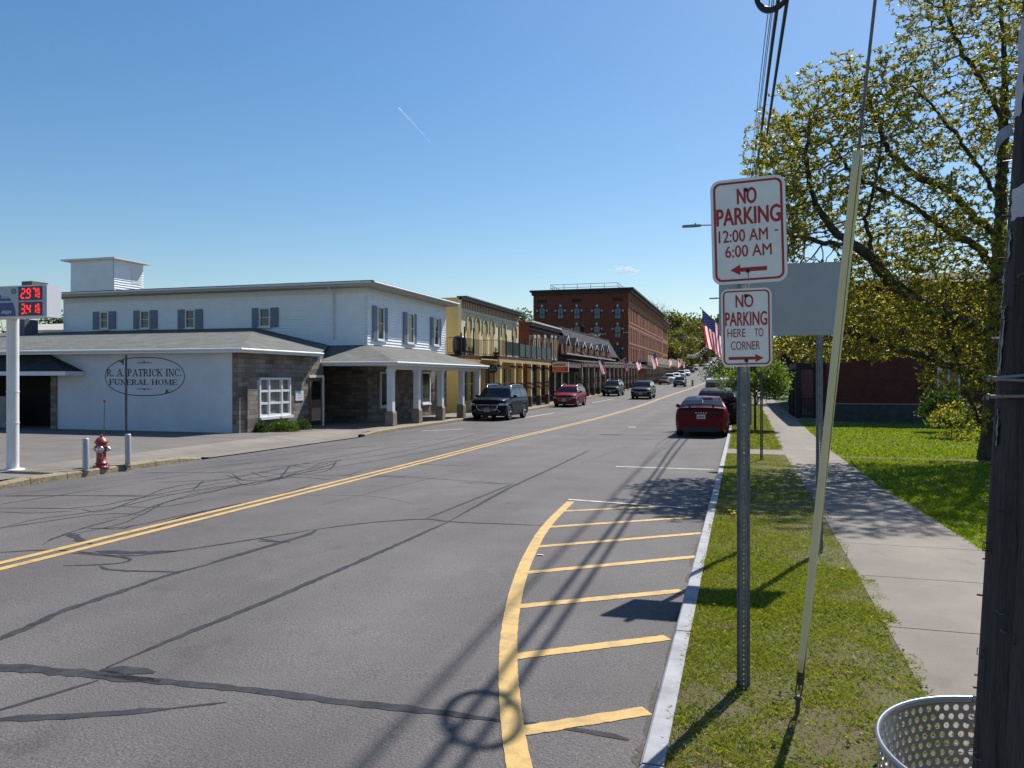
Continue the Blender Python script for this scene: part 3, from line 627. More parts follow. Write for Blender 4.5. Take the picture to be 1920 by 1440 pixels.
for za, zb in ((.10, z0), (zt, .918)):
    b.add([cyl(2*math.pi*k/84, z) for z in (za, zb) for k in range(78)], [(k, (k+1) % 78, 78+(k+1) % 78, 78+k) for k in range(78)], 0, True)
s = part(b, 'bin_shell', binm, t); s.modifiers.new('wall', 'SOLIDIFY').thickness = .003
b = MB(); b.tube([(1.08+.301*math.cos(2*math.pi*k/72), 1.57+.301*math.sin(2*math.pi*k/72), .92) for k in range(73)], .0062, 10, caps=False); part(b, 'rim', binm, t)
b = MB(); b.lathe([(.001, .115), (.298, .115), (.298, .125), (.001, .125)], 40, M=Matrix.Translation((1.08, 1.57, 0))); part(b, 'bin_base', galv_dark, t)
# ================================================================== STREET LAMPS, CABLES
greypole = mat('grey_pole_wood', (.12, .105, .09), .9, col2=(.18, .16, .14), nscale=5, bump=.4, stretch=(3, 3, .2)); lampg = mat('lamp_grey', (.22, .235, .25), .45, .5)
for i, (u, h) in enumerate(((36.6, 9.6), (70.6, 9.2))):
    z = prof(u)+.1; v = .42
    t = thing('street_lamp', ('wooden pole behind the no parking sign with a grey lamp reaching over the road' if i == 0 else 'farther small lamp on a pole reaching left beside the lower sign edge'), 'street lamp', (v, u, z), group='street lamps on the wooden poles')
    b = MB(); b.tube([(v, u, z-.2), (v, u, h)], [.15, .105], 10); part(b, 'pole', greypole, t)
    b = MB(); b.tube([(v, u, 8.1), (v-.7, u, 8.62), (v-1.5, u, 8.74), (v-2.15, u, 8.76)], .03, 8); part(b, 'arm', lampg, t)
    b = MB(); b.prism([(v-2.1, u-.06), (v-2.1, u+.06), (v-2.4, u+.14), (v-2.85, u+.13), (v-2.95, u+.06), (v-2.95, u-.06), (v-2.85, u-.13), (v-2.4, u-.14)], 8.70, 8.79); hd = part(b, 'lamp_head', lampg, t)
    b = MB(); b.lathe([(.03, 0), (.03, .07), (.01, .09)], 8, M=(Matrix.Translation((v-2.35, u, 8.79)))); part(b, 'photocell', blackp, hd)
cabm = mat('cable_black', (.01, .01, .012), .5); wirem = mat('wire_grey', (.10, .13, .17), .6)
def cable(name, r, pts, label, m, grp='overhead cables along the poles'):
    P = [Vector(p) for p in pts]; out = []
    for i in range(len(P)-1):
        p0, p1, p2, p3 = P[max(i-1, 0)], P[i], P[i+1], P[min(i+2, len(P)-1)]
        for k in range(8):
            s_ = k/8; out.append(.5*((2*p1)+(p2-p0)*s_+(2*p0-5*p1+4*p2-p3)*s_*s_+(3*p1-p0-3*p2+p3)*s_**3))
    out.append(P[-1]); b = MB(); b.tube(out, r, 6)
    solo(b, name, m, label, 'cable', loc=tuple(out[0]), frame='W', group=grp)
S3 = lambda v, u, z: Vector((*xyw(u, v), z))
ptop = lambda z: pc(z)+Vector((-.03, .12, 0))
cable('overhead_cable', .026, [ptop(6.5), WD(1459, 0, 10.0), WD(1419, 315, 20.5), S3(.35, 36.4, 8.0), S3(.35, 70.4, 8.0), S3(.3, 140, 8.6)], 'thick black overhead cable, left of the two that pass behind the sign top', cabm)
cable('overhead_cable', .024, [ptop(6.35), WD(1476, 0, 9.4), WD(1431, 300, 19.6), S3(.5, 36.4, 7.6), S3(.5, 70.4, 7.6), S3(.45, 140, 8.2)], 'thick black overhead cable, right of the two that pass behind the sign top', cabm)
for k, (a, c, zz_) in enumerate(((1443, 1407, 9.2), (1448, 1411, 9.0), (1451, 1414, 8.8))):
    cable('overhead_wire', .008, [ptop(7.6-.1*k), WD(a, 0, 13), WD(c, 315, 27), S3(.2+.2*k, 36.4, zz_), S3(.2+.2*k, 70.4, zz_-.3), S3(.2, 140, 9.4)], 'thin bluish grey wire strung left of the thick black cables', wirem, 'thin overhead wires')
b = MB(); cc = WD(1456, -38, 7.9); sd = Vector((.43, -.9, 0))
for off in (0, .02): b.tube([cc+sd*(.30*math.cos(R(a))+off)+Vector((0, 0, (.30-off)*math.sin(R(a)))) for a in range(0, 361, 10)], .022, 8, caps=False)
solo(b, 'cable_loop', cabm, 'black loop of spare cable hanging from the overhead lines at the top edge', 'cable loop', loc=tuple(cc), frame='W')
for (a, c, z) in (((-13.9, 96, 7.4), (.45, 104, 7.0), 0), ((-13.9, 118, 8.0), (.45, 104, 8.2), 0), ((-12.5, 150, 8.5), (.4, 138, 8.6), 0)):
    p, q = S3(*a), S3(*c); b = MB(); b.tube([p.lerp(q, k/10)+Vector((0, 0, -.5*math.sin(math.pi*k/10))) for k in range(11)], .014, 5)
    solo(b, 'span_wire', wirem, 'thin wire crossing high over the far end of the street', 'cable', loc=tuple(p), frame='W', group='wires crossing the street')
# ================================================================== FACADE HELPERS
class Pl:
    """a vertical wall plane: 'v' faces the street (+v), 'u' faces the viewer (-u); a = along, h = height, o = outwards"""
    def __init__(s, ax, c): s.ax = ax; s.c = c
    def p(s, a, h, o=0.0): return (s.c+o, a, h) if s.ax == 'v' else (a, s.c-o, h)
    def px(s, x, y): return FV(x, y, s.c) if s.ax == 'v' else FU(x, y, s.c)
    def M(s, a, h, o=0.0):
        M = (Matrix(((0, 0, 1), (1, 0, 0), (0, 1, 0))) if s.ax == 'v' else Matrix(((1, 0, 0), (0, 0, -1), (0, 1, 0)))).to_4x4()
        M.translation = Vector(s.p(a, h, o)); return M
def pbox(mb, pl, a0, a1, h0, h1, o0, o1, mi=0):
    x, y = pl.p(a0, h0, o0), pl.p(a1, h1, o1)
    mb.box(min(x[0], y[0]), max(x[0], y[0]), min(x[1], y[1]), max(x[1], y[1]), h0, h1, mi)
glassm = mat('window_glass', (.012, .016, .02), .06, 0, spec=.8)
glass_sky_tint = mat('window_glass_sky_tint', (.07, .12, .22), .1, 0, spec=.6, col2=(.035, .06, .11), nscale=.6)  # blue base colour is a painted sky reflection
curtain = mat('curtain', (.30, .28, .25), .9, col2=(.09, .085, .08), nscale=7, stretch=(6, 6, .05), lo=.4, hi=.6)
whitetrim = mat('white_trim', (.72, .73, .75), .55, col2=(.66, .67, .69), nscale=3)
def window(parent, pl, a0, a1, h0, h1, fm, gm=None, nx=1, ny=2, fw=.06, out=.05, bar=.03, sill=True, label=None, name='window'):
    b = MB(); gm = gm or glassm
    pbox(b, pl, a0, a0+fw, h0, h1, -.02, out); pbox(b, pl, a1-fw, a1, h0, h1, -.02, out)
    pbox(b, pl, a0+fw, a1-fw, h1-fw, h1, -.02, out-.002); pbox(b, pl, a0+fw, a1-fw, h0, h0+fw, -.02, out-.002)
    for i in range(1, nx): a = lerp(a0, a1, i/nx); pbox(b, pl, a-bar/2, a+bar/2, h0+fw, h1-fw, -.01, out-.012)
    for i in range(1, ny): h = lerp(h0, h1, i/ny); pbox(b, pl, a0+fw, a1-fw, h-bar/2, h+bar/2, -.01, out-.008)
    if sill: pbox(b, pl, a0-.05, a1+.05, h0-.06, h0-.003, -.02, out+.06)
    w = part(b, name, fm, parent, label)
    b = MB(); pbox(b, pl, a0+fw*.5, a1-fw*.5, h0+fw*.5, h1-fw*.5, -.015, .014); part(b, 'pane', gm, w)
    return w
def siding(mb, pl, a0, a1, h0, h1, st=.145, o=.0, mi=0, lip=.04):
    n = max(1, int(round((h1-h0)/st))); st = (h1-h0)/n
    for i in range(n):
        z = h0+i*st; q = [pl.p(a0, z, o+lip), pl.p(a1, z, o+lip), pl.p(a1, z+st, o), pl.p(a0, z+st, o)]
        mb.add(q, [(0, 1, 2, 3)], mi); mb.add([pl.p(a0, z, o-.002), pl.p(a1, z, o-.002), q[1], q[0]], [(0, 1, 2, 3)], mi)
GLY = {
 'R': (.9, [('v', .2, 0, 1), ('h', .955, .2, .42), ('h', .5, .2, .42), ('a', .42, .73, .30, .27, -90, 90), ('d', .42, .5, .78, .02, .17), ('s', .2, 0), ('s', .18, 1), ('s', .82, 0)]),
 'P': (.8, [('v', .2, 0, 1), ('h', .955, .2, .42), ('h', .47, .2, .42), ('a', .42, .715, .30, .285, -90, 90), ('s', .2, 0), ('s', .18, 1)]),
 'A': (.95, [('d', .5, 1, .14, 0, .08), ('d', .46, 1, .84, 0, .18), ('h', .3, .28, .7), ('s', .13, 0), ('s', .86, 0)]),
 'T': (.85, [('v', .45, 0, 1), ('h', .955, .03, .87), ('t', .06, .7, .98), ('t', .84, .7, .98), ('s', .45, 0)]),
 'I': (.45, [('v', .22, 0, 1), ('s', .22, 0), ('s', .22, 1)]),
 'C': (.85, [('a', .46, .5, .40, .5, 40, 320), ('t', .8, .62, .98)]),
 'K': (.95, [('v', .2, 0, 1), ('d', .8, 1, .28, .42, .08), ('d', .42, .6, .82, 0, .18), ('s', .2, 0), ('s', .2, 1), ('s', .8, 1), ('s', .84, 0)]),
 'N': (.95, [('t', .2, 0, 1), ('t', .8, 0, 1), ('d', .2, 1, .78, .0, .18), ('s', .2, 0), ('s', .16, 1), ('s', .8, 1)]),
 'F': (.8, [('v', .2, 0, 1), ('h', .955, .2, .75), ('t', .74, .7, .98), ('h', .5, .2, .55), ('t', .55, .36, .64), ('s', .2, 0), ('s', .18, 1)]),
 'E': (.82, [('v', .2, 0, 1), ('h', .955, .2, .75), ('t', .74, .7, .98), ('h', .5, .2, .55), ('t', .55, .36, .64), ('h', .045, .2, .78), ('t', .77, .02, .3), ('s', .18, 0), ('s', .18, 1)]),
 'L': (.8, [('v', .2, 0, 1), ('h', .045, .2, .75), ('t', .75, .02, .32), ('s', .18, 0), ('s', .2, 1)]),
 'U': (.95, [('v', .2, .3, 1), ('t', .78, .3, 1), ('a', .49, .32, .33, .32, 180, 360), ('s', .2, 1), ('s', .78, 1)]),
 'H': (.98, [('v', .2, 0, 1), ('v', .78, 0, 1), ('h', .5, .2, .78), ('s', .2, 0), ('s', .2, 1), ('s', .78, 0), ('s', .78, 1)]),
 'O': (.95, [('a', .47, .5, .42, .5, 0, 360)]),
 'M': (1.15, [('t', .17, 0, 1), ('v', .95, 0, 1), ('d', .17, 1, .55, .1, .16), ('d', .95, 1, .55, .1, .07), ('s', .17, 0), ('s', .14, 1), ('s', .95, 0), ('s', .97, 1)]),
 '.': (.35, [('q', .15, .0)]), ' ': (.45, [])}
def slab_text(mb, s, x0, x1, y0, y1, M, mi=0):
    """painted slab-serif lettering"""
    tot = sum(GLY[c][0] for c in s); k = (x1-x0)/tot; H = y1-y0; x = x0
    def rect(a, b, c, d): mb.add([(a, c, 0), (b, c, 0), (b, d, 0), (a, d, 0)], [(0, 1, 2, 3)], mi, False, M)
    for ch in s:
        w, st = GLY[ch]
        for e in st:
            X = lambda t: x+t*k
            Y = lambda t: y0+t*H
            if e[0] in 'vt': t = .095 if e[0] == 'v' else .04; rect(X(e[1]-t), X(e[1]+t), Y(e[2]), Y(e[3]))
            elif e[0] == 'h': rect(X(e[2]), X(e[3]), Y(e[1]-.045), Y(e[1]+.045))
            elif e[0] == 's': yy = 0 if e[2] == 0 else .92; rect(X(e[1]-.19), X(e[1]+.19), Y(yy), Y(yy+.08))
            elif e[0] == 'q': rect(X(.06), X(.26), Y(0), Y(.17))
            elif e[0] == 'd':
                t = e[5]/2; q = [(X(e[1]-t), Y(e[2]), 0), (X(e[3]-t), Y(e[4]), 0), (X(e[3]+t), Y(e[4]), 0), (X(e[1]+t), Y(e[2]), 0)]
                mb.add(q, [(0, 1, 2, 3)], mi, False, M)
            elif e[0] == 'a':
                n = 14; vs = []
                for i in range(n+1):
                    a = R(lerp(e[5], e[6], i/n)); th = .06+.12*abs(math.cos(a))
                    vs += [(X(e[1]+e[3]*math.cos(a)), Y(e[2]+e[4]*math.sin(a)), 0), (X(e[1]+(e[3]-th)*math.cos(a)), Y(e[2]+(e[4]-.085)*math.sin(a)), 0)]
                mb.add(vs, [(2*i, 2*i+2, 2*i+3, 2*i+1) for i in range(n)], mi, False, M)
        x += w*k
# ================================================================== LEFT STREET FURNITURE
whitepaint = mat('white_paint_metal', (.74, .74, .74), .45, col2=(.62, .62, .62), nscale=4, lo=.4, hi=.8)
u0, v0 = G(24, 881, .12); zb = prof(u0)+.12
t = thing('price_sign', 'white petrol price sign on a round white pole showing red lit prices', 'price sign', (v0, u0, zb))
_, zbot = FU(20, 601, u0); _, ztop = FU(20, 535, u0)
b = MB(); b.tube([(v0, u0, zb-.1), (v0, u0, zbot+.1)], .105, 20)
for h in (.9, 1.5): b.lathe([(.112, zb+h-.012), (.112, zb+h+.012)], 20, M=Matrix.Translation((v0, u0, 0)))
part(b, 'pole', whitepaint, t)
b = MB(); b.lathe([(.2, zb-.02), (.2, zb+.015), (.12, zb+.03)], 16, M=Matrix.Translation((v0, u0, 0))); part(b, 'base_plate', whitepaint, t)
uf = u0-.3; vR, z1 = FU(88, 533, uf); _, z0 = FU(88, 594, uf); ub, _ = FV(115, 560, vR); vL = 2*v0-vR
cabw = mat('cabinet_white', (.74, .75, .78), .4); cabg = mat('cabinet_grey', (.42, .46, .54), .45); navy = mat('panel_navy', (.015, .045, .21), .35); navyd = mat('display_navy', (.010, .012, .045), .25)
b = MB(); b.box(vL, vR, uf, ub, z0, z1); cab = part(b, 'sign_cabinet', cabw, t)
pl = Pl('u', uf); b = MB(); pbox(b, pl, vL+.02, vR-.015, z0+.02, z1-.02, 0, .006); part(b, 'front_face', cabg, cab)
sx = (vR-vL)
def P2(x, y): return pl.px(x, y)
red = mat('led_red', (.5, .01, .01), .5, emit=(1, .02, .03), estr=1.3); pale = mat('panel_lettering', (.55, .58, .66), .5)
SEG = {'2': 'abged', '9': 'abcdfg', '7': 'abc', '3': 'abgcd', '4': 'fgbc', '1': 'bc', '0': 'abcdef'}
def seg_digit(mb, ch, x, y, w, h, th, M, sh=.06):
    lines = {'a': ((0, h), (w, h)), 'b': ((w, h), (w, h/2)), 'c': ((w, h/2), (w, 0)), 'd': ((0, 0), (w, 0)), 'e': ((0, h/2), (0, 0)), 'f': ((0, h), (0, h/2)), 'g': ((0, h/2), (w, h/2))}
    for s_ in SEG[ch]:
        (xa, ya), (xb, yb) = lines[s_]; g = th*.55
        if xa == xb: ya -= g; yb += g; q = [(xa-th/2, ya), (xa-th/2, yb), (xa+th/2, yb), (xa+th/2, ya)]
        else: xa += g*.6; xb -= g*.6; q = [(xa, ya-th/2), (xb, ya-th/2), (xb, ya+th/2), (xa, ya+th/2)]
        mb.add([(x+a+sh*b_, y+b_, 0) for a, b_ in q], [(0, 1, 2, 3)], 0, False, M)
for r_, (ya, yb, txt, dec) in enumerate(((538, 562, 'REG', '2.97'), (567, 591, 'PREM', '3.41'))):
    vA, zA = P2(35.3, ya); vB, zB = P2(80, yb); b = MB(); pbox(b, pl, vA, vB, zB, zA, .006, .010); dsp = part(b, 'price_display', navyd, cab)
    hh = zA-zB; ww = vB-vA; M = pl.M(vA, zB, .0125)
    for k, ch in enumerate(dec.replace('.', '')): b = MB(); seg_digit(b, ch, ww*(.12+.235*k), hh*.17, ww*.14, hh*.66, ww*.045, M); part(b, 'price_digit', red, dsp)
    b = MB(); b.disc(M @ Vector((ww*.335, hh*.18, 0)), ww*.025, (1, 0, 0), (0, 0, 1)); part(b, 'decimal_point', red, dsp); b = MB()
    seg_digit(b, '9', ww*.80, hh*.56, ww*.07, hh*.28, ww*.025, M); seg_digit(b, '1', ww*.72, hh*.16, ww*.08, hh*.28, ww*.025, M); seg_digit(b, '0', ww*.84, hh*.16, ww*.05, hh*.28, ww*.025, M)
    pbox(b, pl, vA+ww*.78, vA+ww*.92, zB+hh*.475, zB+hh*.505, .0125, .0127); part(b, 'price_fraction', red, dsp)
    b = MB(); x0, _ = P2(0, yb); vC, zC = P2(22 if r_ == 0 else 30.5, yb); vD, zD = P2(1, ya+7 if r_ == 0 else ya)
    if r_ == 0:
        n = 10; pts = [(vC-(vC-vL-.03)*(1-math.cos(R(90*i/n))), zB+(zD-zB)*math.sin(R(90*i/n))) for i in range(n+1)]
    else: vE, _ = P2(25, ya); pts = [(vC, zB), ((vC+vE)/2+.01, (zA+zB)/2), (vE, zA), (vL+.03, zA)]
    pts = [(vL+.03, zB)]+pts; b.add([pl.p(p[0], p[1], .009) for p in pts], [tuple(range(len(pts)))]); pn = part(b, 'price_panel', navy, cab)
    vT, zT = P2(3 if r_ == 0 else 4, yb-2); vU, zU = P2(16.5 if r_ == 0 else 22.5, yb-8.5)
    b = MB(); text_fit(b, txt, 0, vU-vT, 0, zU-zT, pl.M(vT, zT, .0115), shear=.25, bold=.05); part(b, 'lettering', pale, pn)
vO, zO = P2(26.5, 546.5); b = MB(); n = 20
for ra, rb in ((.052, .036),):
    ring_between(b, [(vO+ra*1.15*math.cos(2*math.pi*k/n), zO+ra*math.sin(2*math.pi*k/n)) for k in range(n)], [(vO+rb*1.15*math.cos(2*math.pi*k/n), zO+rb*math.sin(2*math.pi*k/n)) for k in range(n)], 0, Matrix(((1, 0, 0, 0), (0, 0, -1, uf-.009), (0, 1, 0, 0), (0, 0, 0, 1))))
for k in (-.012, .012): b.tube([(vO+k+.012*math.cos(R(a)), uf-.009, zO+.014*math.sin(R(a))) for a in range(0, 361, 30)], .003, 4, caps=False)
part(b, 'badge', mat('badge_red', (.10, .012, .03), .5), cab)
b = MB(); vA, zA = P2(31.5, 529); vB, _ = P2(55, 529); b.box(vA, vB-.05, uf+.1, uf+.45, z1+.002, z1+.09); part(b, 'ballast_box', mat('brown_box', (.09, .085, .075), .7), cab)
# hydrant
u0, v0 = G(190, 877, .12); zb = prof(u0)+.12; hredm = mat('hydrant_red', (.30, .02, .022), .4, col2=(.22, .015, .018), nscale=9, coat=.3); silver = mat('hydrant_silver', (.50, .50, .51), .35, .8)
t = thing('fire_hydrant', 'red fire hydrant with silver outlet caps between two short metal bollards', 'hydrant', (v0, u0, zb))
T = Matrix.Translation((v0, u0, zb)); b = MB()
b.lathe([(.15, 0), (.15, .03), (.10, .04), (.095, .07), (.115, .075), (.115, .10), (.092, .105), (.088, .40), (.12, .405), (.125, .43), (.10, .45), (.10, .48), (.125, .49), (.128, .51), (.115, .53), (.085, .58), (.045, .605), (.04, .61)], 24, M=T)
for k in range(8): a = 2*math.pi*k/8; b.lathe([(.012, .09), (.012, .115)], 6, M=T @ Matrix.Translation((.13*math.cos(a), .13*math.sin(a), -.06)))
body = part(b, 'barrel', hredm, t)
b = MB(); b.lathe([(.03, .60), (.028, .645), (.018, .66)], 5, M=T); part(b, 'operating_nut', hredm, t)
for d, r, m_ in ((Vector((.55, -.85, 0)), .062, silver), (Vector((-1, -.1, 0)), .045, silver), (Vector((.95, .55, 0)), .045, silver)):
    b = MB(); d.normalize(); q = d.to_track_quat('Z', 'Y').to_matrix().to_4x4(); b.lathe([(r*.85, .06), (r*.9, .10), (r*1.15, .105), (r*1.15, .14), (r*.8, .155), (.018, .16), (.018, .18)], 14, M=T @ Matrix.Translation((0, 0, .37)) @ q); part(b, 'outlet_cap', m_, t)
b = MB(); b.tube([T @ Vector((.09, -.12, .36)), T @ Vector((.13, -.09, .26)), T @ Vector((.10, -.1, .18))], .006, 5); part(b, 'chain', silver, t)
for px, py, top, lab in ((161, 882, 822, 'short pale metal bollard left of the red hydrant'), (240, 872, 814, 'short pale metal bollard right of the red hydrant beside the steel pole')):
    u, v = G(px, py, .12); zb2 = prof(u)+.12; x, y = xyw(u, v); ht = (py-top)/F*y
    t = thing('bollard', lab, 'bollard', (v, u, zb2), group='bollards guarding the hydrant'); b = MB(); b.lathe([(.057, -.05), (.057, ht-.015), (.05, ht), (.02, ht+.006)], 18, M=Matrix.Translation((v, u, zb2))); part(b, 'post', mat('bollard_metal', (.42, .43, .45), .5, .35, col2=(.34, .35, .37), nscale=7), t)
    b = MB(); b.lathe([(.085, -.02), (.085, .008), (.06, .012)], 14, M=Matrix.Translation((v, u, zb2))); part(b, 'collar', concrete, t)
u, v = G(234.5, 872, .12); zb2 = prof(u)+.12; _, zt = FU(234, 664, u)
t = thing('steel_post', 'bare dark steel sign post standing in front of the lettered white wall', 'post', (v, u, zb2))
b = MB(); x, y = xyw(u, v); perf_post(b, (v, u), zb2-.1, zt, R(30), .065, .03); part(b, 'post', galv_dark, t)
b = MB(); b.add([(v-.03, u-.02, zt-.2), (v-.03, u-.02, zt-.1), (v-.15, u-.06, zt-.13)], [(0, 1, 2)]); b.box(v-.034, v-.03, u-.04, u, zt-.22, zt-.08); part(b, 'bracket', galv_dark, t)
u = G(190, 877, .12)[0]+.5; v, _ = FU(196, 862, u); zb2 = prof(u)+.1; _, zt = FU(199, 753, u)
t = thing('hydrant_marker', 'thin rod with a small red flag standing behind the fire hydrant', 'marker', (v, u, zb2))
b = MB(); b.tube([(v-.03, u, zb2), (v, u, zt)], .008, 6); part(b, 'rod', galv_dark, t)
b = MB(); b.box(v-.03, v+.03, u-.003, u+.003, zt-.02, zt+.03); part(b, 'flag', mat('marker_red', (.35, .03, .02), .6), t)
# ================================================================== FUNERAL HOME
stone = brickmat('ledge_stone', (.27, .235, .205), (.13, .11, .10), (.17, .155, .135), .62, .17, .012, bump=.9, noise=.45, off=.37, squash=.7, sqf=3)
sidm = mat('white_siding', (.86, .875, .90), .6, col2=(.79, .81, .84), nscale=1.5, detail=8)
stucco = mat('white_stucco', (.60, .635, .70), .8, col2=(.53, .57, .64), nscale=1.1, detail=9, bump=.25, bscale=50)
shing = brickmat('grey_shingle', (.155, .157, .145), (.115, .117, .11), (.08, .08, .08), .32, .14, .008, bump=.5, noise=.35, plan=True)
shingd = brickmat('dark_shingle', (.035, .042, .04), (.05, .055, .055), (.02, .02, .02), .3, .13, .008, bump=.5, noise=.3, plan=True)
rooff = mat('roof_edge_dark', (.05, .055, .065), .7, col2=(.08, .085, .09), nscale=2)
shut = mat('shutter_bluegrey', (.16, .19, .26), .6, col2=(.20, .23, .30), nscale=4)
wood = mat('brown_wood', (.16, .085, .04), .6, col2=(.10, .05, .025), nscale=4, stretch=(4, 4, .4)); darkin = mat('dark_interior', (.012, .011, .011), .9)
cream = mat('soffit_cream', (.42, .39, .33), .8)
FV0 = -17.2; UA = 33.54; UB = 43.86; VB = -35.6
ft = thing('funeral_home', 'white clapboard funeral home with low grey hipped roofs and a columned stone porch', 'building', (FV0, UA, -.5))
PF = Pl('v', FV0); PS = Pl('u', UA)
b = MB(); b.box(VB, FV0-.02, UA+.02, UB, -.6, 6.05, 0)
siding(b, PS, VB, FV0-.0, 2.4, 6.05); siding(b, PF, UA, UB, 3.0, 6.05); part(b, 'upper_wall', sidm, ft)
b = MB()
for pl_, a in ((PS, FV0-.055), (PS, VB+.05), (PF, UA+.05), (PF, UB-.05)): pbox(b, pl_, a-.06, a+.06, 2.9, 6.05, .0, .03)
pbox(b, PS, VB, FV0, 5.78, 6.05, 0, .045); pbox(b, PF, UA, UB, 5.78, 6.05, 0, .045); part(b, 'corner_trim', whitetrim, ft)
b = MB(); pbox(b, PF, UA-.04, UB, -.6, 3.0, 0, .09); pbox(b, PS, FV0-4.5, FV0+.09, -.6, 2.6, 0, .09); part(b, 'stone_wall', stone, ft)
# main roof
b = MB(); e = .62; z0 = 6.06; z1 = 6.24
b.box(VB-e, FV0+e, UA-e-.1, UB+e, z0, z1, 0)
part(b, 'eave', cream, ft)
b = MB(); b.box(VB-e-.03, FV0+e+.04, UA-e-.14, UB+e+.03, z1, z1+.06, 0); vm = (VB+FV0)/2; um = (UA+UB)/2
A, B, C_, D_ = (VB-e, UA-e-.1, z1+.06), (FV0+e, UA-e-.1, z1+.06), (FV0+e, UB+e, z1+.06), (VB-e, UB+e, z1+.06); E1, E2 = (FV0-5.2, um, z1+.45), (VB+5.2, um, z1+.45)
b.add([A, B, C_, D_, E1, E2], [(0, 1, 4, 5), (1, 2, 4), (2, 3, 5, 4), (3, 0, 5)]); part(b, 'main_roof', rooff, ft)
b = MB(); b.tube([(FV0+e+.06, UA-e, z1-.02), (FV0+e+.06, UB+e, z1-.02)], .055, 8); b.tube([(VB-e, UA-e-.15, z1-.03), (FV0+e, UA-e-.15, z1-.03)], .05, 8)
va, _ = PS.px(627, 560); b.tube([(va-.05, UA-e-.1, z1-.05), (va, UA-.1, 5.75), (va, UA-.08, 3.55)], .045, 8); part(b, 'gutter', whitetrim, ft)
# upper windows and shutters
def shwin(pl_, s0, g0, g1, s1, y0, y1):
    pl_ = Pl(pl_.ax, pl_.c+(.045 if pl_.ax == 'v' else -.045))
    c = (g0+g1)/2; a0, h1 = pl_.px(g0, y0); a1, h0 = pl_.px(g1, y1); h1 = pl_.px(c, y0)[1]; h0 = pl_.px(c, y1)[1]
    w = window(ft, pl_, a0, a1, h0, h1, whitetrim, glassm, 1, 2, .075, .075)
    for q0, q1 in ((pl_.px(s0, y0)[0], a0-.01), (a1+.01, pl_.px(s1, y0)[0])):
        b = MB(); pbox(b, pl_, q0, q1, h0, h1, .0, .05)
        for k in range(2):
            ha, hb = lerp(h0, h1, .04+.49*k), lerp(h0, h1, .47+.49*k)
            for j in range(12): hz = lerp(ha, hb, j/12); pbox(b, pl_, q0+.04, q1-.04, hz, hz+(hb-ha)/24, .05, .058)
        part(b, 'shutter', shut, ft)
shwin(PS, 175, 189, 205, 217.5, 584, 617); shwin(PS, 251, 264, 282, 295, 582, 616.5); shwin(PS, 334, 348.5, 367, 380, 580, 616); shwin(PS, 473, 487, 508, 522, 577, 613.5)
shwin(PF, 698.5, 705.5, 718.5, 725.5, 575, 638); shwin(PF, 756, 762, 774.5, 780, 587, 644); shwin(PF, 807, 811.5, 821.5, 826, 596, 648)
# stone-level windows on the porch
for x0, x1, y0, y1 in ((709, 727, 697, 763), (786, 803, 697, 757)):
    a0, _ = PF.px(x0, y0); a1, _ = PF.px(x1, y0); h1 = PF.px((x0+x1)/2, y0)[1]; h0 = PF.px((x0+x1)/2, y1)[1]
    window(ft, Pl('v', FV0+.09), a0, a1, h0, h1, whitetrim, glassm, 1, 1, .1, .06)
b = MB(); a0, _ = PF.px(815, 700); a1, _ = PF.px(823, 700); pbox(b, PF, a0, a1, -.45, 1.9, .09, .13); part(b, 'board_door', mat('tan_board', (.30, .22, .13), .8), ft)
# porch roof, soffit and columns
EV = -13.7; EU0 = 29.35; EU1 = 41.6; zE = 2.38; zW = 3.27
b = MB(); c0 = (EV, EU0, zE); c1 = (EV, EU1, zE); w0 = (FV0+.02, UA-.02, zW); w1 = (FV0+.02, EU1-.2, zW); l0 = (-18.3, EU0, zE); l1 = (-20.5, UA-.02, zW); l2 = (-20.5, UA-.6, zE+.6)
b.add([c0, c1, w1, w0, l0, l1], [(0, 1, 2, 3), (4, 0, 3, 5)])
b.add([c1, w1, (FV0+.02, EU1-.2, zE)], [(0, 1, 2)]); part(b, 'porch_roof', shing, ft)
b = MB(); b.box(-18.3, EV-.005, EU0+.005, EU0+.12, zE-.17, zE-.012); b.box(EV-.12, EV-.004, EU0+.12, EU1, zE-.17, zE-.012); b.box(-18.2, EV-.12, EU0+.12, EU1-.02, zE-.15, zE-.11)
b.tube([(EV+.05, EU0-.05, zE-.05), (EV+.05, EU1, zE-.05)], .045, 8); b.tube([(-18.3, EU0-.05, zE-.05), (EV+.05, EU0-.05, zE-.05)], .045, 8); part(b, 'porch_eave', whitetrim, ft)
b = MB(); b.box(-14.32, -14.08, EU0+.4, EU1-.2, zE-.33, zE-.155); part(b, 'porch_beam', whitetrim, ft)
ped = mat('pedestal_brown', (.20, .165, .135), .85, col2=(.26, .22, .18), nscale=4)
for px in (733, 782, 826, 865, 895.5):
    u, _ = FV(px, 700, -14.2); b = MB(); b.box(-14.33, -14.07, u-.13, u+.13, .28, zE-.31); b.box(-14.36, -14.04, u-.16, u+.16, zE-.42, zE-.331); col = part(b, 'porch_column', whitetrim, ft)
    b = MB(); b.prism([(-14.39, u-.19), (-14.01, u-.19), (-14.01, u+.19), (-14.39, u+.19)], -.55, .2); b.add([(-14.39, u-.19, .2), (-14.01, u-.19, .2), (-14.01, u+.19, .2), (-14.39, u+.19, .2), (-14.34, u-.14, .28), (-14.06, u-.14, .28), (-14.06, u+.14, .28), (-14.34, u+.14, .28)], [(0, 1, 5, 4), (1, 2, 6, 5), (2, 3, 7, 6), (3, 0, 4, 7), (4, 5, 6, 7)]); part(b, 'pedestal', ped, col)
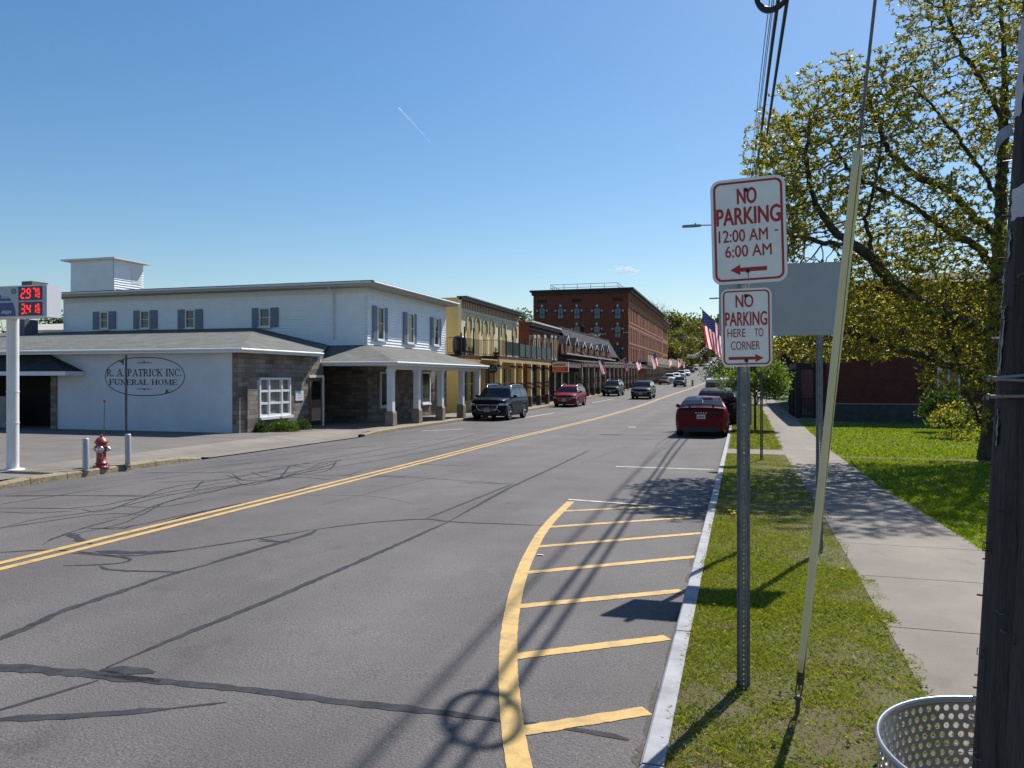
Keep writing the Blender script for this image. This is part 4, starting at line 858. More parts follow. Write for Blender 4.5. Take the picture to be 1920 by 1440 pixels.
# wing
UW = 23.7; PW = Pl('u', UW); PX2 = Pl('v', FV0); UWE = 29.5
vP, _ = PW.px(107.5, 700); vL0 = -44
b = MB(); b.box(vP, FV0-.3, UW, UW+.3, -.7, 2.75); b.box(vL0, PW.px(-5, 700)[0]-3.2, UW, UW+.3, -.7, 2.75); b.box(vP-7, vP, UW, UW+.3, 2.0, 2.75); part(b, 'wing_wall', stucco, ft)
b = MB(); b.box(FV0-.3, FV0, UW-.02, UWE, -.7, 2.75); b.box(-21, FV0-.3, UWE-.3, UWE, -.7, 2.75)
p0, _ = PX2.px(460, 760); p1, _ = PX2.px(480, 760); pt = PX2.px(470, 722)[1]; b.box(FV0, FV0+.1, p0, p1, -.7, pt-.15); b.box(FV0, FV0+.06, p0+.02, p1-.02, pt-.15, pt)
part(b, 'wing_stone_wall', stone, ft)
zE2 = 2.76
b = MB(); g0 = (vL0-.5, UW-.5, zE2); g1 = (FV0+.4, UW-.5, zE2); g2 = (FV0+.4, 28.7, zE2); g3 = (-19.2, UA-.03, 3.28); g4 = (-23.4, UA-.03, 4.22); g5 = (VB, UA-.03, 4.22); g6 = (vL0-.5, UA-.03, 4.22)
b.add([g0, g1, g4, g6], [(0, 1, 2, 3)]); b.add([g1, g2, g3, g4], [(0, 1, 2, 3)])
part(b, 'wing_roof', shing, ft)
b = MB(); b.box(vL0-.5, FV0+.4, UW-.5, UW-.38, zE2-.17, zE2-.006); b.box(FV0+.28, FV0+.4, UW-.38, 28.7, zE2-.17, zE2-.006); b.box(vL0-.5, FV0+.28, UW-.38, UW+.1, zE2-.12, zE2-.09); b.box(FV0-.2, FV0+.28, UW+.1, 28.7, zE2-.12, zE2-.09)
b.tube([(vL0, UW-.54, zE2-.06), (FV0+.42, UW-.54, zE2-.06)], .045, 8); b.tube([(FV0+.44, UW-.54, zE2-.06), (FV0+.44, 28.75, zE2-.06)], .045, 8)
b.box(FV0+.3, FV0+.4, 28.55, 28.65, 2.35, zE2-.17); part(b, 'wing_eave', whitetrim, ft)
# wing window, plaque, door
def pr4(pl_, x0, x1, y0, y1):
    a0 = pl_.px(x0, y0)[0]; a1 = pl_.px(x1, y0)[0]; c = (x0+x1)/2; return a0, a1, pl_.px(c, y1)[1], pl_.px(c, y0)[1]
a0, a1, h0, h1 = pr4(PX2, 482, 541, 708, 780)
b = MB(); fw = .085; O = .12
for k in range(4): a = lerp(a0+fw/2, a1-fw/2, (0, .29, .71, 1)[k]); pbox(b, PX2, a-fw/2, a+fw/2, h0, h1, -.05, O)
for k in range(4): h = lerp(h0+fw/2, h1-fw/2, k/3); pbox(b, PX2, a0, a1, h-fw/2, h+fw/2, -.05, O-.008)
pbox(b, PX2, a0-.04, a1+.04, h0-.1, h0, -.05, O+.1); w = part(b, 'window', whitetrim, ft, 'large nine pane white window with pale curtains')
b = MB(); pbox(b, PX2, a0+.02, a1-.02, h0+.02, h1-.02, -.04, .02); part(b, 'curtain', curtain, w)
a0, a1, h0, h1 = pr4(PX2, 553.5, 568, 733, 751); b = MB(); pbox(b, PX2, a0, a1, h0, h1, 0, .03)
pq = part(b, 'plaque', whitetrim, ft); b = MB()
for k in range(3): hh = lerp(h0, h1, .25+.22*k); pbox(b, PX2, a0+.12, a1-.12, hh, hh+.03, .03, .032)
part(b, 'plaque_lines', mat('faint_blue_ink', (.35, .38, .50), .7), pq)
a0, a1, h0, h1 = pr4(PX2, 580, 603, 708, 786); h0 = -.42
b = MB(); pbox(b, PX2, a0-.02, a1, h0, h1, -.02, .03); d = part(b, 'door', wood, ft)
b = MB(); pbox(b, PX2, a1, a1+.1, h0, h1+.1, -.02, .07); pbox(b, PX2, a0-.1, a1, h1, h1+.1, -.02, .068); part(b, 'door_frame', whitetrim, d)
b = MB()
for q0, q1 in ((.06, .40), (.56, .93)): pbox(b, PX2, a0+.12, a1-.14, lerp(h0, h1, q0), lerp(h0, h1, q1), .03, .036)
part(b, 'door_pane', glassm, d)
# entrance canopy on the far left
v1, z1c = FU(122, 696, UW-.9); v2, z2c = FU(90, 663, UW)
b = MB(); vl = v1-7
b.add([(vl, UW-.9, z1c), (v1, UW-.9, z1c), (v2, UW-.02, z2c), (vl+1, UW-.02, z2c), (v1, UW-.02, z1c)], [(0, 1, 2, 3), (1, 4, 2)]); b.box(vl, v1, UW-.9, UW-.02, z1c-.16, z1c-.004, 1)
part(b, 'entrance_canopy', [shingd, whitetrim], ft)
b = MB(); vs0, _ = FU(95, 700, UW-.05); b.box(vs0, vP, UW-.06, UW+.1, -.7, z1c-.16); b.box(vs0-.05, vs0, UW, UW+1.6, -.7, z1c); part(b, 'entrance_pier', stone, ft)
b = MB(); b.box(vl, vs0-.05, UW+1.6, UW+1.7, -.7, 2.2); part(b, 'entrance_recess', darkin, ft)
b = MB(); b.box(vs0-1.15, vs0-.06, UW+1.5, UW+1.58, -.6, 1.65); dd = part(b, 'entrance_door', wood, ft)
b = MB()
for z0_, z1_ in ((-.3, .45), (.75, 1.45)): b.box(vs0-.95, vs0-.3, UW+1.49, UW+1.5, z0_, z1_)
part(b, 'door_pane', glassm, dd)
b = MB(); b.box(vl, FU(13, 700, UW)[0], UW-.05, UW+.12, -.7, .95); part(b, 'entrance_wall', mat('low_wall_grey', (.30, .29, .27), .9, col2=(.22, .21, .2), nscale=3), ft)
# painted oval sign on the wing wall
c, zc = PW.px(270.5, 706); rx = PW.px(346.5, 706)[0]-c; rz = PW.px(270, 669.5)[1]-zc
b = MB(); n = 64; M0 = PW.M(c, zc, .004); sup = lambda a, rx_, rz_: (rx_*math.copysign(abs(math.cos(a))**.82, math.cos(a)), rz_*math.copysign(abs(math.sin(a))**.92, math.sin(a)))
ring_between(b, [sup(2*math.pi*k/n, rx, rz) for k in range(n)], [sup(2*math.pi*k/n, rx-.032, rz-.032) for k in range(n)], 0, M0)
xa, ya = PW.px(200, 705.7); xb, yb = PW.px(341, 691.5); slab_text(b, 'R. A. PATRICK INC.', xa-c, xb-c, ya-zc, yb-zc, M0)
xa, ya = PW.px(204.5, 721.7); xb, yb = PW.px(332.5, 711.5); slab_text(b, 'FUNERAL HOME', xa-c, xb-c, ya-zc, yb-zc, M0)
for s_, zo in ((1, PW.px(269, 681)[1]-zc), (-1, PW.px(270, 728)[1]-zc)):
    for sg in (-1, 1):
        for k in range(3):
            cx = sg*(.06+.1*k); rr_ = .05+.012*k
            pts = [M0 @ Vector((cx+sg*rr_*math.cos(R(a)), zo+s_*rr_*.6*math.sin(R(a)), .002)) for a in range(-30, 200, 23)]; b.tube(pts, .010-.002*k, 4)
    b.add([(-.03, zo, .003), (.03, zo, .003), (0, zo+s_*.13, .003)], [(0, 1, 2) if s_ > 0 else (0, 2, 1)], 0, False, M0)
part(b, 'wall_lettering', mat('sign_black', (.015, .015, .018), .6), ft)
b = MB(); x, y = PW.px(313, 735); b.add([(x-c-.09, y-zc-.04, .006), (x-c+.1, y-zc-.05, .006), (x-c+.04, y-zc+.08, .006), (x-c-.02, y-zc+.12, .006)], [(0, 1, 2, 3)], 0, False, M0); part(b, 'peeled_patch', mat('bare_brick_patch', (.22, .11, .07), .9), ft)
# tower on the roof
UT = 37.5; PT = Pl('u', UT); tv1, tz1 = PT.px(213, 483); tv0, _ = PT.px(133, 483); tz0 = 6.2; PTV = Pl('v', tv1); tu1, _ = PTV.px(268, 500)
b = MB(); b.box(tv0, tv1-.02, UT+.02, tu1, tz0, tz1-.1); siding(b, PT, tv0, tv1, tz0, tz1-.1); siding(b, PTV, UT, tu1, tz0, tz1-.1); tw = part(b, 'roof_tower', sidm, ft)
b = MB(); b.box(tv0-.5, tv1+.35, UT-.3, tu1+.35, tz1-.1, tz1); b.add([(tv0-.5, UT-.3, tz1), (tv1+.35, UT-.3, tz1), (tv1+.35, tu1+.35, tz1), (tv0-.5, tu1+.35, tz1), ((tv0+tv1)/2, (UT+tu1)/2, tz1+.2)], [(0, 1, 4), (1, 2, 4), (2, 3, 4), (3, 0, 4)], 1); part(b, 'tower_roof', [whitetrim, rooff], tw)
a0, a1, h0, h1 = pr4(PTV, 246, 263, 500, 532); b = MB(); pbox(b, PTV, a0, a1, h0, h1, 0, .04); part(b, 'tower_shutter', whitetrim, tw)
b = MB(); vch, zch = FU(46, 612, 31.5); b.box(vch-.7, vch+.35, 31.2, 32, 3.6, zch+.35); part(b, 'chimney', mat('vent_grey', (.10, .11, .13), .7), ft)
# ================================================================== YELLOW BUILDING
yel = mat('yellow_painted_brick', (.74, .53, .19), .75, col2=(.66, .47, .165), nscale=.9, detail=9, bump=.2, bscale=30)
cream_b = brickmat('cream_brick', (.84, .70, .45), (.78, .64, .40), (.66, .54, .34), .22, .075, .01, bump=.3, noise=.12)
tanp = mat('tan_panel', (.46, .33, .10), .7, col2=(.38, .27, .08), nscale=2); dred = mat('corbel_red', (.26, .06, .04), .7); brn = mat('brown_paint', (.085, .045, .03), .6)
creamt = mat('cream_trim', (.58, .50, .34), .6); ironm = mat('black_iron', (.012, .012, .014), .5, .3)
YU0, YU1, YV = 46.69, 60.09, -17.2; PY_ = Pl('v', YV); PYS = Pl('u', YU0)
yb = thing('yellow_shop', 'two storey yellow and cream brick shop with arched boarded windows and a red corbelled cornice', 'building', (YV, YU0, -.5))
b = MB(); b.box(-36, YV-.2, YU0, YU1, -.7, 6.9); part(b, 'side_wall', yel, yb)
b = MB(); b.box(YV-.2, YV, YU0, YU1, 2.9, 6.75); part(b, 'front_wall', cream_b, yb)
b = MB(); pbox(b, PY_, YU0, YU1, 6.72, 6.9, 0, .3); pbox(b, PY_, YU0-.06, YU1+.06, 6.9, 6.98, -.3, .42); part(b, 'cornice', mat('cornice_grey', (.10, .10, .11), .6), yb)
n = 40
for i in range(n): b = MB(); a = lerp(YU0+.1, YU1-.1, i/(n-1)); pbox(b, PY_, a-.06, a+.06, 6.2, 6.72, 0, .03); part(b, 'corbel', dred, yb)
b = MB(); pbox(b, PY_, YU0, YU1, 5.98, 6.05, 0, .05); part(b, 'string_course', creamt, yb)
def arch_window(parent, pl, a0, a1, h0, h1, gm, hood, hm, fr=None, name='window', proud=.08):
    w = a1-a0; c = (a0+a1)/2; rr_ = w/2; hs = h1-rr_*.85; n = 10
    arc_ = lambda k, o: [(c+(rr_+o)*math.cos(R(180*i/k)), hs+(rr_*.85+o)*math.sin(R(180*i/k))) for i in range(k+1)]
    b = MB(); pts = [(a0, h0), (a1, h0)]+arc_(n, 0)
    b.add([pl.p(p[0], p[1], .012) for p in pts], [tuple(range(len(pts)))] ); w_ = part(b, name, gm, parent)
    b = MB(); ins, outs = arc_(n, .0), arc_(n, hood)
    ins = [(a1, hs-.5)]+ins+[(a0, hs-.5)]; outs = [(a1+hood, hs-.5)]+outs+[(a0-hood, hs-.5)]; m = len(ins)
    vs = [pl.p(*p, proud) for p in ins]+[pl.p(*p, proud) for p in outs]+[pl.p(*p, 0) for p in outs]+[pl.p(*p, 0) for p in ins]
    fs = [(i, i+1, m+i+1, m+i) for i in range(m-1)]+[(m+i, m+i+1, 2*m+i+1, 2*m+i) for i in range(m-1)]+[(3*m+i, 3*m+i+1, i+1, i) for i in range(m-1)]
    b.add(vs, fs); part(b, 'hood', hm, w_)
    if fr:
        b = MB(); t_ = w*.09
        pbox(b, pl, a0, a0+t_, h0, hs, .0, .05); pbox(b, pl, a1-t_, a1, h0, hs, .0, .05); pbox(b, pl, a0, a1, h0, h0+t_, .0, .048); m2 = (h0+hs)/2+.1; pbox(b, pl, a0, a1, m2-t_/2, m2+t_/2, .0, .046); pbox(b, pl, c-t_*.3, c+t_*.3, h0, h1, .0, .03); part(b, 'sash', fr, w_)
    return w_
for x0, x1, y0 in ((875.5, 883.3, 593), (891, 898.5, 596), (905.5, 913, 600), (919, 926, 602), (941, 947, 606), (961.7, 967.8, 611)):
    a0, h1 = PY_.px(x0, y0); a1, _ = PY_.px(x1, y0); arch_window(yb, PY_, a0, a1, 3.15, h1, tanp, .16, creamt)
# ground floor shopfront
b = MB()
for a in (46.8, 48.0, 49.3, 50.9, 51.3, 53.0, 54.4, 54.9, 56.8, 58.5, 60.0): pbox(b, PY_, a-.1, a+.1, -.6, 2.9, -.15, .06)
pbox(b, PY_, YU0, YU1, 2.45, 2.9, -.15, .03); pbox(b, PY_, YU0, 53, -.6, .15, -.15, .03); part(b, 'shop_pilasters', yel, yb)
for a0, a1, nx in ((46.95, 49.2, 4), (49.45, 50.8, 2), (51.45, 52.9, 2), (55.05, 56.7, 2), (57.0, 58.4, 2)):
    window(yb, Pl('v', YV-.1), a0, a1, .12, 2.45, creamt, glassm, nx, 2, .07, .05, .05, name='shop_window')
b = MB(); pbox(b, PY_, 53.1, 54.3, -.6, 2.1, -.3, -.05); part(b, 'shop_door', mat('door_dark_red', (.13, .03, .02), .5), yb)
def railing(mb, pts, z0, h, st=.13, r=.011, posts=True):
    for p, q in zip(pts[:-1], pts[1:]):
        p, q = Vector((*p, 0)), Vector((*q, 0)); L_ = (q-p).length; n = max(1, int(L_/st))
        for zz_ in (z0+.08, z0+h): mb.tube([p+Vector((0, 0, zz_)), q+Vector((0, 0, zz_))], .018, 5)
        for i in range(n+1): c = p.lerp(q, i/n); mb.tube([c+Vector((0, 0, z0+.08)), c+Vector((0, 0, z0+h))], r, 4)
b = MB(); b.box(-17.15, -16.2, 43.95, 47.9, 3.02, 3.14); b.box(-17.15, -15.0, 47.9, 62.6, 3.02, 3.14)
part(b, 'balcony_deck', mat('deck_dark', (.035, .025, .024), .7), yb)
b = MB()
for i in range(7): a = 44.2+.6*i; b.box(-17.1, -16.25, a, a+.12, 2.86, 3.02)
b.box(-16.3, -16.2, 43.95, 47.9, 2.62, 2.86); b.box(-15.15, -15.03, 48, 62.5, 2.72, 3.0); part(b, 'balcony_beam', mat('balcony_tan', (.50, .33, .13), .7), yb)
b = MB(); _rp = [(-17.1, 44.0), (-16.22, 44.0), (-16.22, 47.92), (-15.04, 47.92), (-15.04, 53)]
for p_, q_ in zip(_rp[:-1], _rp[1:]): b = MB(); railing(b, [p_, q_], 3.14, 1.02); part(b, 'railing_panel', ironm, yb)
for v, u, h in ((-16.22, 44.0, 1.3), (-16.22, 44.6, 1.7), (-16.22, 46.3, 1.7)): b = MB(); b.box(v-.04, v+.04, u-.04, u+.04, 3.14, 3.14+h); part(b, 'railing_post', ironm, yb)
for i in range(10): u = 47.95+i*1.62; b = MB(); b.box(-15.09, -15.0, u-.045, u+.045, 3.14, 3.14+(1.75 if i == 0 else 1.35)); b.lathe([(.05, 0), (.06, .05), (.02, .1), (.004, .2)], 6, M=Matrix.Translation((-15.045, u, 4.49 if i else 4.89))); part(b, 'railing_post', ironm, yb)
for i in range(1, 9): b = MB(); u = 47.95+i*1.62; b.box(-15.06, -15.04, u+.08, u+1.54, 3.22, 4.12); part(b, 'railing_screen', mat('screen_green', (.025, .05, .045), .7, col2=(.04, .07, .065), nscale=2), yb)
def band_post(parent, v, u, zt, cm, w=.15, zb=None):
    zb = prof(u)+.1 if zb is None else zb; b = MB(); b.box(v-w, v+w, u-w, u+w, zb+.75, zt); p = part(b, 'canopy_post', cm, parent)
    b = MB(); b.box(v-w-.03, v+w+.03, u-w-.03, u+w+.03, zb-.1, zb+.8)
    part(b, 'post_base', brn, p)
    for h0, h1 in ((zb+1.45, zb+1.55), (zb+1.75, zb+1.85), (zt-.35, zt-.22)): b = MB(); b.box(v-w-.038, v+w+.038, u-w-.038, u+w+.038, h0, h1); part(b, 'post_band', brn, p)
tanpost = mat('post_tan', (.66, .47, .20), .65)
for px in (937, 965, 978.5, 995.7, 1012.6, 1027.8): u, _ = FV(px, 760, -15.0); band_post(yb, -15.1, u, 2.75, tanpost, .19 if px == 937 else .14)
# hanging things at the yellow shop
u = 47.2; v0, zt = FU(914.5, 683, u); v1, zb = FU(933, 700, u)
t = thing('hanging_sign', 'black oval shop sign hanging under the balcony of the yellow shop', 'sign', ((v0+v1)/2, u, zb)); c, zc = (v0+v1)/2, (zt+zb)/2
M = Pl('u', u).M(c, zc); b = MB(); el = [((v1-v0)/2*math.cos(R(a)), (zt-zb)/2*math.sin(R(a))) for a in range(0, 360, 12)]; b.prism(el, -.03, .03, 0, M); bd = part(b, 'board', blackp, t)
b = MB(); b.tube([M @ Vector((x, .05*math.sin(x*30)-.06, .034)) for x in np.linspace(-.25, .25, 24)], .012, 4); b.tube([M @ Vector((.05+.09*math.cos(R(a)), .09+.05*math.sin(R(a)), .034)) for a in range(0, 300, 30)], .014, 4); part(b, 'gilt_marks', mat('gilt', (.55, .45, .25), .5), bd)
b = MB()
for s_ in (-.2, .2): b.tube([(c+s_, u, zt-.05), (c+s_, u, 3.0)], .008, 4)
part(b, 'chain', ironm, t)
u, _ = FV(964.5, 690, -15.35); _, zt = FV(964.5, 684, -15.35); _, zb = FV(964.5, 709, -15.35)
t = thing('striped_banner', 'narrow red and white striped banner hanging between the yellow canopy posts', 'banner', (-15.35, u, zb)); b = MB(); n = 14; prev = None
for i in range(n): b.box(-15.42+.006*math.sin(i), -15.28, u-.012, u+.012, lerp(zb, zt, i/n), lerp(zb, zt, (i+1)/n), i % 2)
part(b, 'banner_cloth', [mat('banner_red', (.40, .03, .03), .7), mat('banner_white', (.68, .66, .62), .7)], t); b = MB(); b.tube([(-15.35, u, zt), (-15.35, u, 3.0)], .012, 5); part(b, 'hanger', ironm, t)
u = 44.9; t = thing('covered_grill', 'round black covered grill standing at the left end of the iron balcony', 'grill', (-16.65, u, 3.14)); b = MB(); b.lathe([(.28, 0), (.40, .15), (.44, .6), (.42, .95), (.33, 1.12), (.05, 1.18)], 16, M=Matrix.Translation((-16.65, u, 3.14))); part(b, 'cover', mat('cover_black', (.014, .014, .018), .5, bump=.6, bscale=9), t)
for i, (u, s_) in enumerate(((45.6, .16), (46.5, .2), (47.2, .15), (49.0, .2))):
    v = -16.6 if u < 47.9 else -15.6
    t = thing('potted_plant', ('small', 'second', 'third', 'rightmost')[i]+' terracotta pot of leaves on the iron balcony floor counting from the grill', 'plant pot', (v, u, 3.14), group='pots on the balcony')
    b = MB(); b.lathe([(s_*.6, 0), (s_, .25), (s_*1.1, .27), (s_*.9, .26)], 10, M=Matrix.Translation((v, u, 3.14))); part(b, 'pot', mat('terracotta', (.30, .09, .05), .8), t)
    b = MB()
    for k in range(60):
        a = random.random()*6.28; e = random.random(); q = Vector((v, u, 3.38)); d = Vector((math.cos(a)*.25*e, math.sin(a)*.25*e, .12+.35*random.random())); s2 = Vector((-math.sin(a), math.cos(a), .2))*.02
        b.add([q+d*.3-s2, q+d*.3+s2, q+d], [(0, 1, 2)])
    part(b, 'leaves', leafmat('pot_leaf', (.04, .10, .02), (.12, .20, .04), .3), t)
# ================================================================== SMALL BRICK SHOP
dbrick = brickmat('dark_red_brick', (.155, .045, .032), (.115, .034, .026), (.12, .075, .06), .22, .075, .01, noise=.25)
hoodm = mat('stone_hood', (.46, .38, .27), .75); BU0, BU1 = 63.4, 74.78; PB = Pl('v', -17.2)
sb = thing('brick_shop', 'low dark red brick shop with a white edged parapet right of the yellow shop', 'building', (-17.2, BU0, -.5))
b = MB(); b.box(-34, -17.2, BU0, BU1, -.7, 6.55); part(b, 'wall', dbrick, sb)
b = MB(); pbox(b, PB, BU0-.05, BU1+.0, 6.15, 6.45, -.02, .22); pbox(b, PB, BU0, BU1, 5.8, 5.95, -.02, .1); part(b, 'cornice', mat('cornice_brown', (.05, .025, .02), .7), sb)
b = MB(); pbox(b, PB, BU0-.08, BU1, 6.45, 6.58, -.3, .3)
part(b, 'coping', mat('coping_white', (.62, .60, .57), .7), sb)
for px in (1001, 1008.5, 1020.6, 1033.3, 1040.3):
    a, h1 = PB.px(px, 628); w = window(sb, PB, a-.36, a+.36, 3.45, h1-.28, creamt, glassm, 1, 2, .11, .06)
    b = MB(); pbox(b, PB, a-.42, a+.42, h1-.28, h1, -.01, .1); part(b, 'hood', hoodm, w)
b = MB(); pbox(b, PB, BU0, BU1, -.6, 2.7, .01, .03); part(b, 'shopfront', darkin, sb)
for i in range(4): a = BU0+.5+i*2.8; window(sb, Pl('v', -17.16), a, a+2.0, .0, 2.3, brn, glassm, 2, 1, .08, .06, name='shop_window')
b = MB(); b.box(-17.15, -14.75, 62.75, BU1, 2.98, 3.12); part(b, 'canopy', mat('canopy_roof', (.055, .05, .05), .9, spec=.1), sb)
b = MB(); b.box(-14.9, -14.75, 62.75, BU1, 2.62, 2.97); part(b, 'canopy_fascia', mat('fascia_brown', (.12, .085, .065), .7), sb)
# projecting shop sign
u = 62.45; v0, zt = FU(1036, 679, u); v1, zb = FU(1066, 697.5, u); PN = Pl('u', u-.09); zm = lerp(zb, zt, .52)
t = thing('shop_sign', "projecting cream and red shop sign reading NIMA'S hung from the canopy edge", 'sign', ((v0+v1)/2, u, zb))
b = MB(); b.box(v0, v1, u-.085, u+.085, zb, zt); cs = part(b, 'sign_box', mat('sign_box_cream', (.80, .70, .46), .6), t)
b = MB(); pbox(b, PN, v0+.02, v1-.02, zm, zt-.03, -.01, .0); part(b, 'cream_panel', mat('panel_cream', (.88, .78, .50), .5), cs)
b = MB(); pbox(b, PN, v0+.02, v1-.02, zb+.03, zm-.01, -.01, .0); rp = part(b, 'red_panel', mat('panel_red', (.72, .05, .025), .45), cs)
b = MB(); text_fit(b, "NIMA'S", .12, (v1-v0)-.25, .06, (zt-zm)*.68, PN.M(v0, zm, .003), bold=.06); part(b, 'lettering', mat('letter_brown', (.07, .03, .015), .6), cs)
b = MB(); M = PN.M(v0, zb, .004); w_ = v1-v0
b.tube([M @ Vector((x, .13+.05*math.sin(x/w_*5.2+.4)-.05*x/w_, 0)) for x in np.linspace(.06, w_-.08, 20)], .016, 4)
b.tube([M @ Vector((.3+x, .30+.045*math.sin(x*26)+.02*math.cos(x*50), 0)) for x in np.linspace(0, w_*.52, 60)], .014, 4); part(b, 'white_script', mat('script_white', (.75, .7, .66), .5), rp)
b = MB(); b.tube([(v0+.2, u, zt), (v0+.2, u, zt+.3)], .015, 5); b.tube([(v1-.2, u, zt), (v1-.2, u, zt+.3)], .015, 5); part(b, 'hanger', ironm, t)
# ================================================================== GABLED TERRACE
slate = brickmat('slate_roof', (.075, .073, .085), (.05, .05, .06), (.03, .03, .035), .5, .22, .012, rough=1, bump=.8, noise=.35)
pinkb = brickmat('terrace_brick', (.20, .062, .04), (.14, .045, .03), (.13, .08, .065), .22, .075, .01, noise=.3)
GU0, GU1 = BU1+.02, 106.3; PG = Pl('v', -16.95)
gb = thing('gabled_terrace', 'row of shops under steep slate roofs with dormers and white bargeboards', 'building', (-17, GU0, -.5))
b = MB(); b.box(-32, -17.25, GU0, GU1, -.7, 4.3); b.box(-18, -16.95, GU0, GU1, 4.2, 5.05); part(b, 'wall', pinkb, gb)
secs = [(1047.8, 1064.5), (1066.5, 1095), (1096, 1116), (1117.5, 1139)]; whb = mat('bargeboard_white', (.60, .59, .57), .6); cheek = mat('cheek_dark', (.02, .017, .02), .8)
for i, (xa, xb) in enumerate(secs):
    ua, ubb = FV(xa, 620, -18.3)[0], FV(xb, 620, -18.3)[0]; ua = max(ua, GU0); nxt = FV(secs[i+1][0], 620, -18.3)[0] if i < 3 else GU1+1.2
    b = MB(); e0, e1 = (ua-.0, nxt-1.3) if i < 3 else (ua, GU1)
    P0 = [(-16.45, 4.15), (-16.9, 4.55), (-17.25, 5.3), (-18.3, 7.1)]
    vs = [(v, lerp(u_, c_, k/3 if s_ else 0), z) for s_, (u_, c_) in enumerate(((ua, ua), (ubb+.9, ubb))) for k, (v, z) in enumerate(P0)]
    b.add(vs, [(k, 4+k, 4+k+1, k+1) for k in range(1, 3)])
    b.add([(-18.3, ua, 7.1), (-18.3, ubb, 7.1), (-20.5, ubb, 6.2), (-20.5, ua, 6.2)], [(0, 1, 2, 3)]); b.box(-18.4, -18.2, ua, ubb, 7.02, 7.14)
    rf = part(b, 'slate_roof', slate, gb)
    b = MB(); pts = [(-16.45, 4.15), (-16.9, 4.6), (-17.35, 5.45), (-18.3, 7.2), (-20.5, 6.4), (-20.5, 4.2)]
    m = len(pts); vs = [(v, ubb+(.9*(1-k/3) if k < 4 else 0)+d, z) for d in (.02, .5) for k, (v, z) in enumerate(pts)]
    b.add(vs, [tuple(range(m))[::-1], tuple(range(m, 2*m))]+[(k, (k+1) % m, m+(k+1) % m, m+k) for k in range(m)]); part(b, 'gable_shadow_slab', cheek, rf)  # near-black slab: shadow between the roof sections put into colour and shape
for i, px in enumerate((1060.8, 1077.5, 1092, 1104.5, 1115.5, 1125.8, 1137.6)):
    a, _ = PG.px(px, 650); hw = .72; pk = 6.0 if i in (0, 1, 5, 6) else 5.75
    b = MB(); b.box(-18.0, -16.86, a-hw, a+hw, 4.3, 5.3);
    b.add([(-16.86, a-hw, 5.3), (-16.86, a+hw, 5.3), (-16.86, a, pk-.08)], [(0, 1, 2)]); dm = part(b, 'dormer', pinkb, gb)
    b = MB()
    for s_ in (-1, 1):
        q = [(-16.7, a+s_*(hw+.25), 5.08), (-18.2, a+s_*(hw+.25), 5.08), (-18.2, a, pk), (-16.7, a, pk)]
        vs = q+[(x, y, z-.09) for x, y, z in q]; b.add(vs, [(0, 1, 2, 3), (4, 5, 6, 7), (0, 3, 7, 4), (0, 1, 5, 4)], 0)
    part(b, 'dormer_roof', slate, dm)
    b = MB()
    for s_ in (-1, 1): b.add([(-16.68, a+s_*(hw+.3), 4.98), (-16.68, a+s_*(hw+.3), 5.2), (-16.68, a, pk+.06), (-16.68, a, pk-.18)], [(0, 1, 2, 3)])
    part(b, 'bargeboard', whb, dm)
    window(dm, Pl('v', -16.86), a-.6, a+.6, 4.3, 5.25, brn, glassm, 3, 1, .06, .04, .03)
b = MB(); b.box(-17, -16.4, GU0, GU1, 4.02, 4.18); part(b, 'eave', mat('eave_grey', (.30, .28, .27), .7), gb)
b = MB(); uv_, _ = FV(1092, 612, -21); b.box(-21.4, -20.6, uv_-.4, uv_+.4, 6, 7.9); b.lathe([(.3, 7.9), (.3, 8.6), (.45, 8.65), (.1, 9.0), (.05, 9.3)], 10, M=Matrix.Translation((-21, uv_, 0))); part(b, 'roof_vent', cheek, gb)
b = MB(); uv_, _ = FV(1119, 615, -21); b.tube([(-21, uv_, 6), (-21, uv_, 8.2)], .06, 6)
for k in range(6): a = k*math.pi/3; b.tube([(-21, uv_, 8.0), (-21+.8*math.cos(a), uv_+.9*math.sin(a), 8.4), (-21+1.3*math.cos(a), uv_+1.4*math.sin(a), 8.45)], .04, 5); b.lathe([(.12, 0), (.1, .15)], 6, M=Matrix.Translation((-21+1.3*math.cos(a), uv_+1.4*math.sin(a), 8.35)))
part(b, 'roof_ornament', mat('ornament_grey', (.32, .28, .25), .7), gb)
b = MB(); pbox(b, PB, GU0, 124, -.6, 3.3, .005, .02); part(b, 'shopfront', darkin, gb)
for i in range(15): a = GU0+.5+i*3.25; window(gb, Pl('v', -17.17), a, a+2.4, prof(a)+.4, prof(a)+2.6, brn, glassm, 2, 1, .1, .06, name='shop_window')
canr = MATS['canopy_roof']; fas = MATS['fascia_brown']; postb = mat('post_brown', (.22, .15, .11), .7, col2=(.27, .19, .14), nscale=3)
_, zc1 = FV(1060, 675, -14.8); _, zc2 = FV(1200, 680, -14.8)
b = MB(); b.add([(-17.2, GU0, zc1+.35), (-14.7, GU0, zc1), (-14.7, 158, zc2), (-17.2, 158, zc2+.35), (-17.2, GU0, zc1+.2), (-14.7, GU0, zc1-.12), (-14.7, 158, zc2-.12), (-17.2, 158, zc2+.2)], [(0, 1, 2, 3), (4, 5, 6, 7), (0, 1, 5, 4), (2, 3, 7, 6), (1, 2, 6, 5)]); part(b, 'canopy', canr, gb)
b = MB(); b.add([(-14.72, GU0, zc1-.12), (-14.72, 158, zc2-.12), (-14.72, 158, zc2-.6), (-14.72, GU0, zc1-.5), (-14.86, GU0, zc1-.12), (-14.86, 158, zc2-.12), (-14.86, 158, zc2-.6), (-14.86, GU0, zc1-.5)], [(0, 1, 2, 3), (4, 5, 6, 7), (2, 3, 7, 6)]); part(b, 'canopy_fascia', fas, gb)
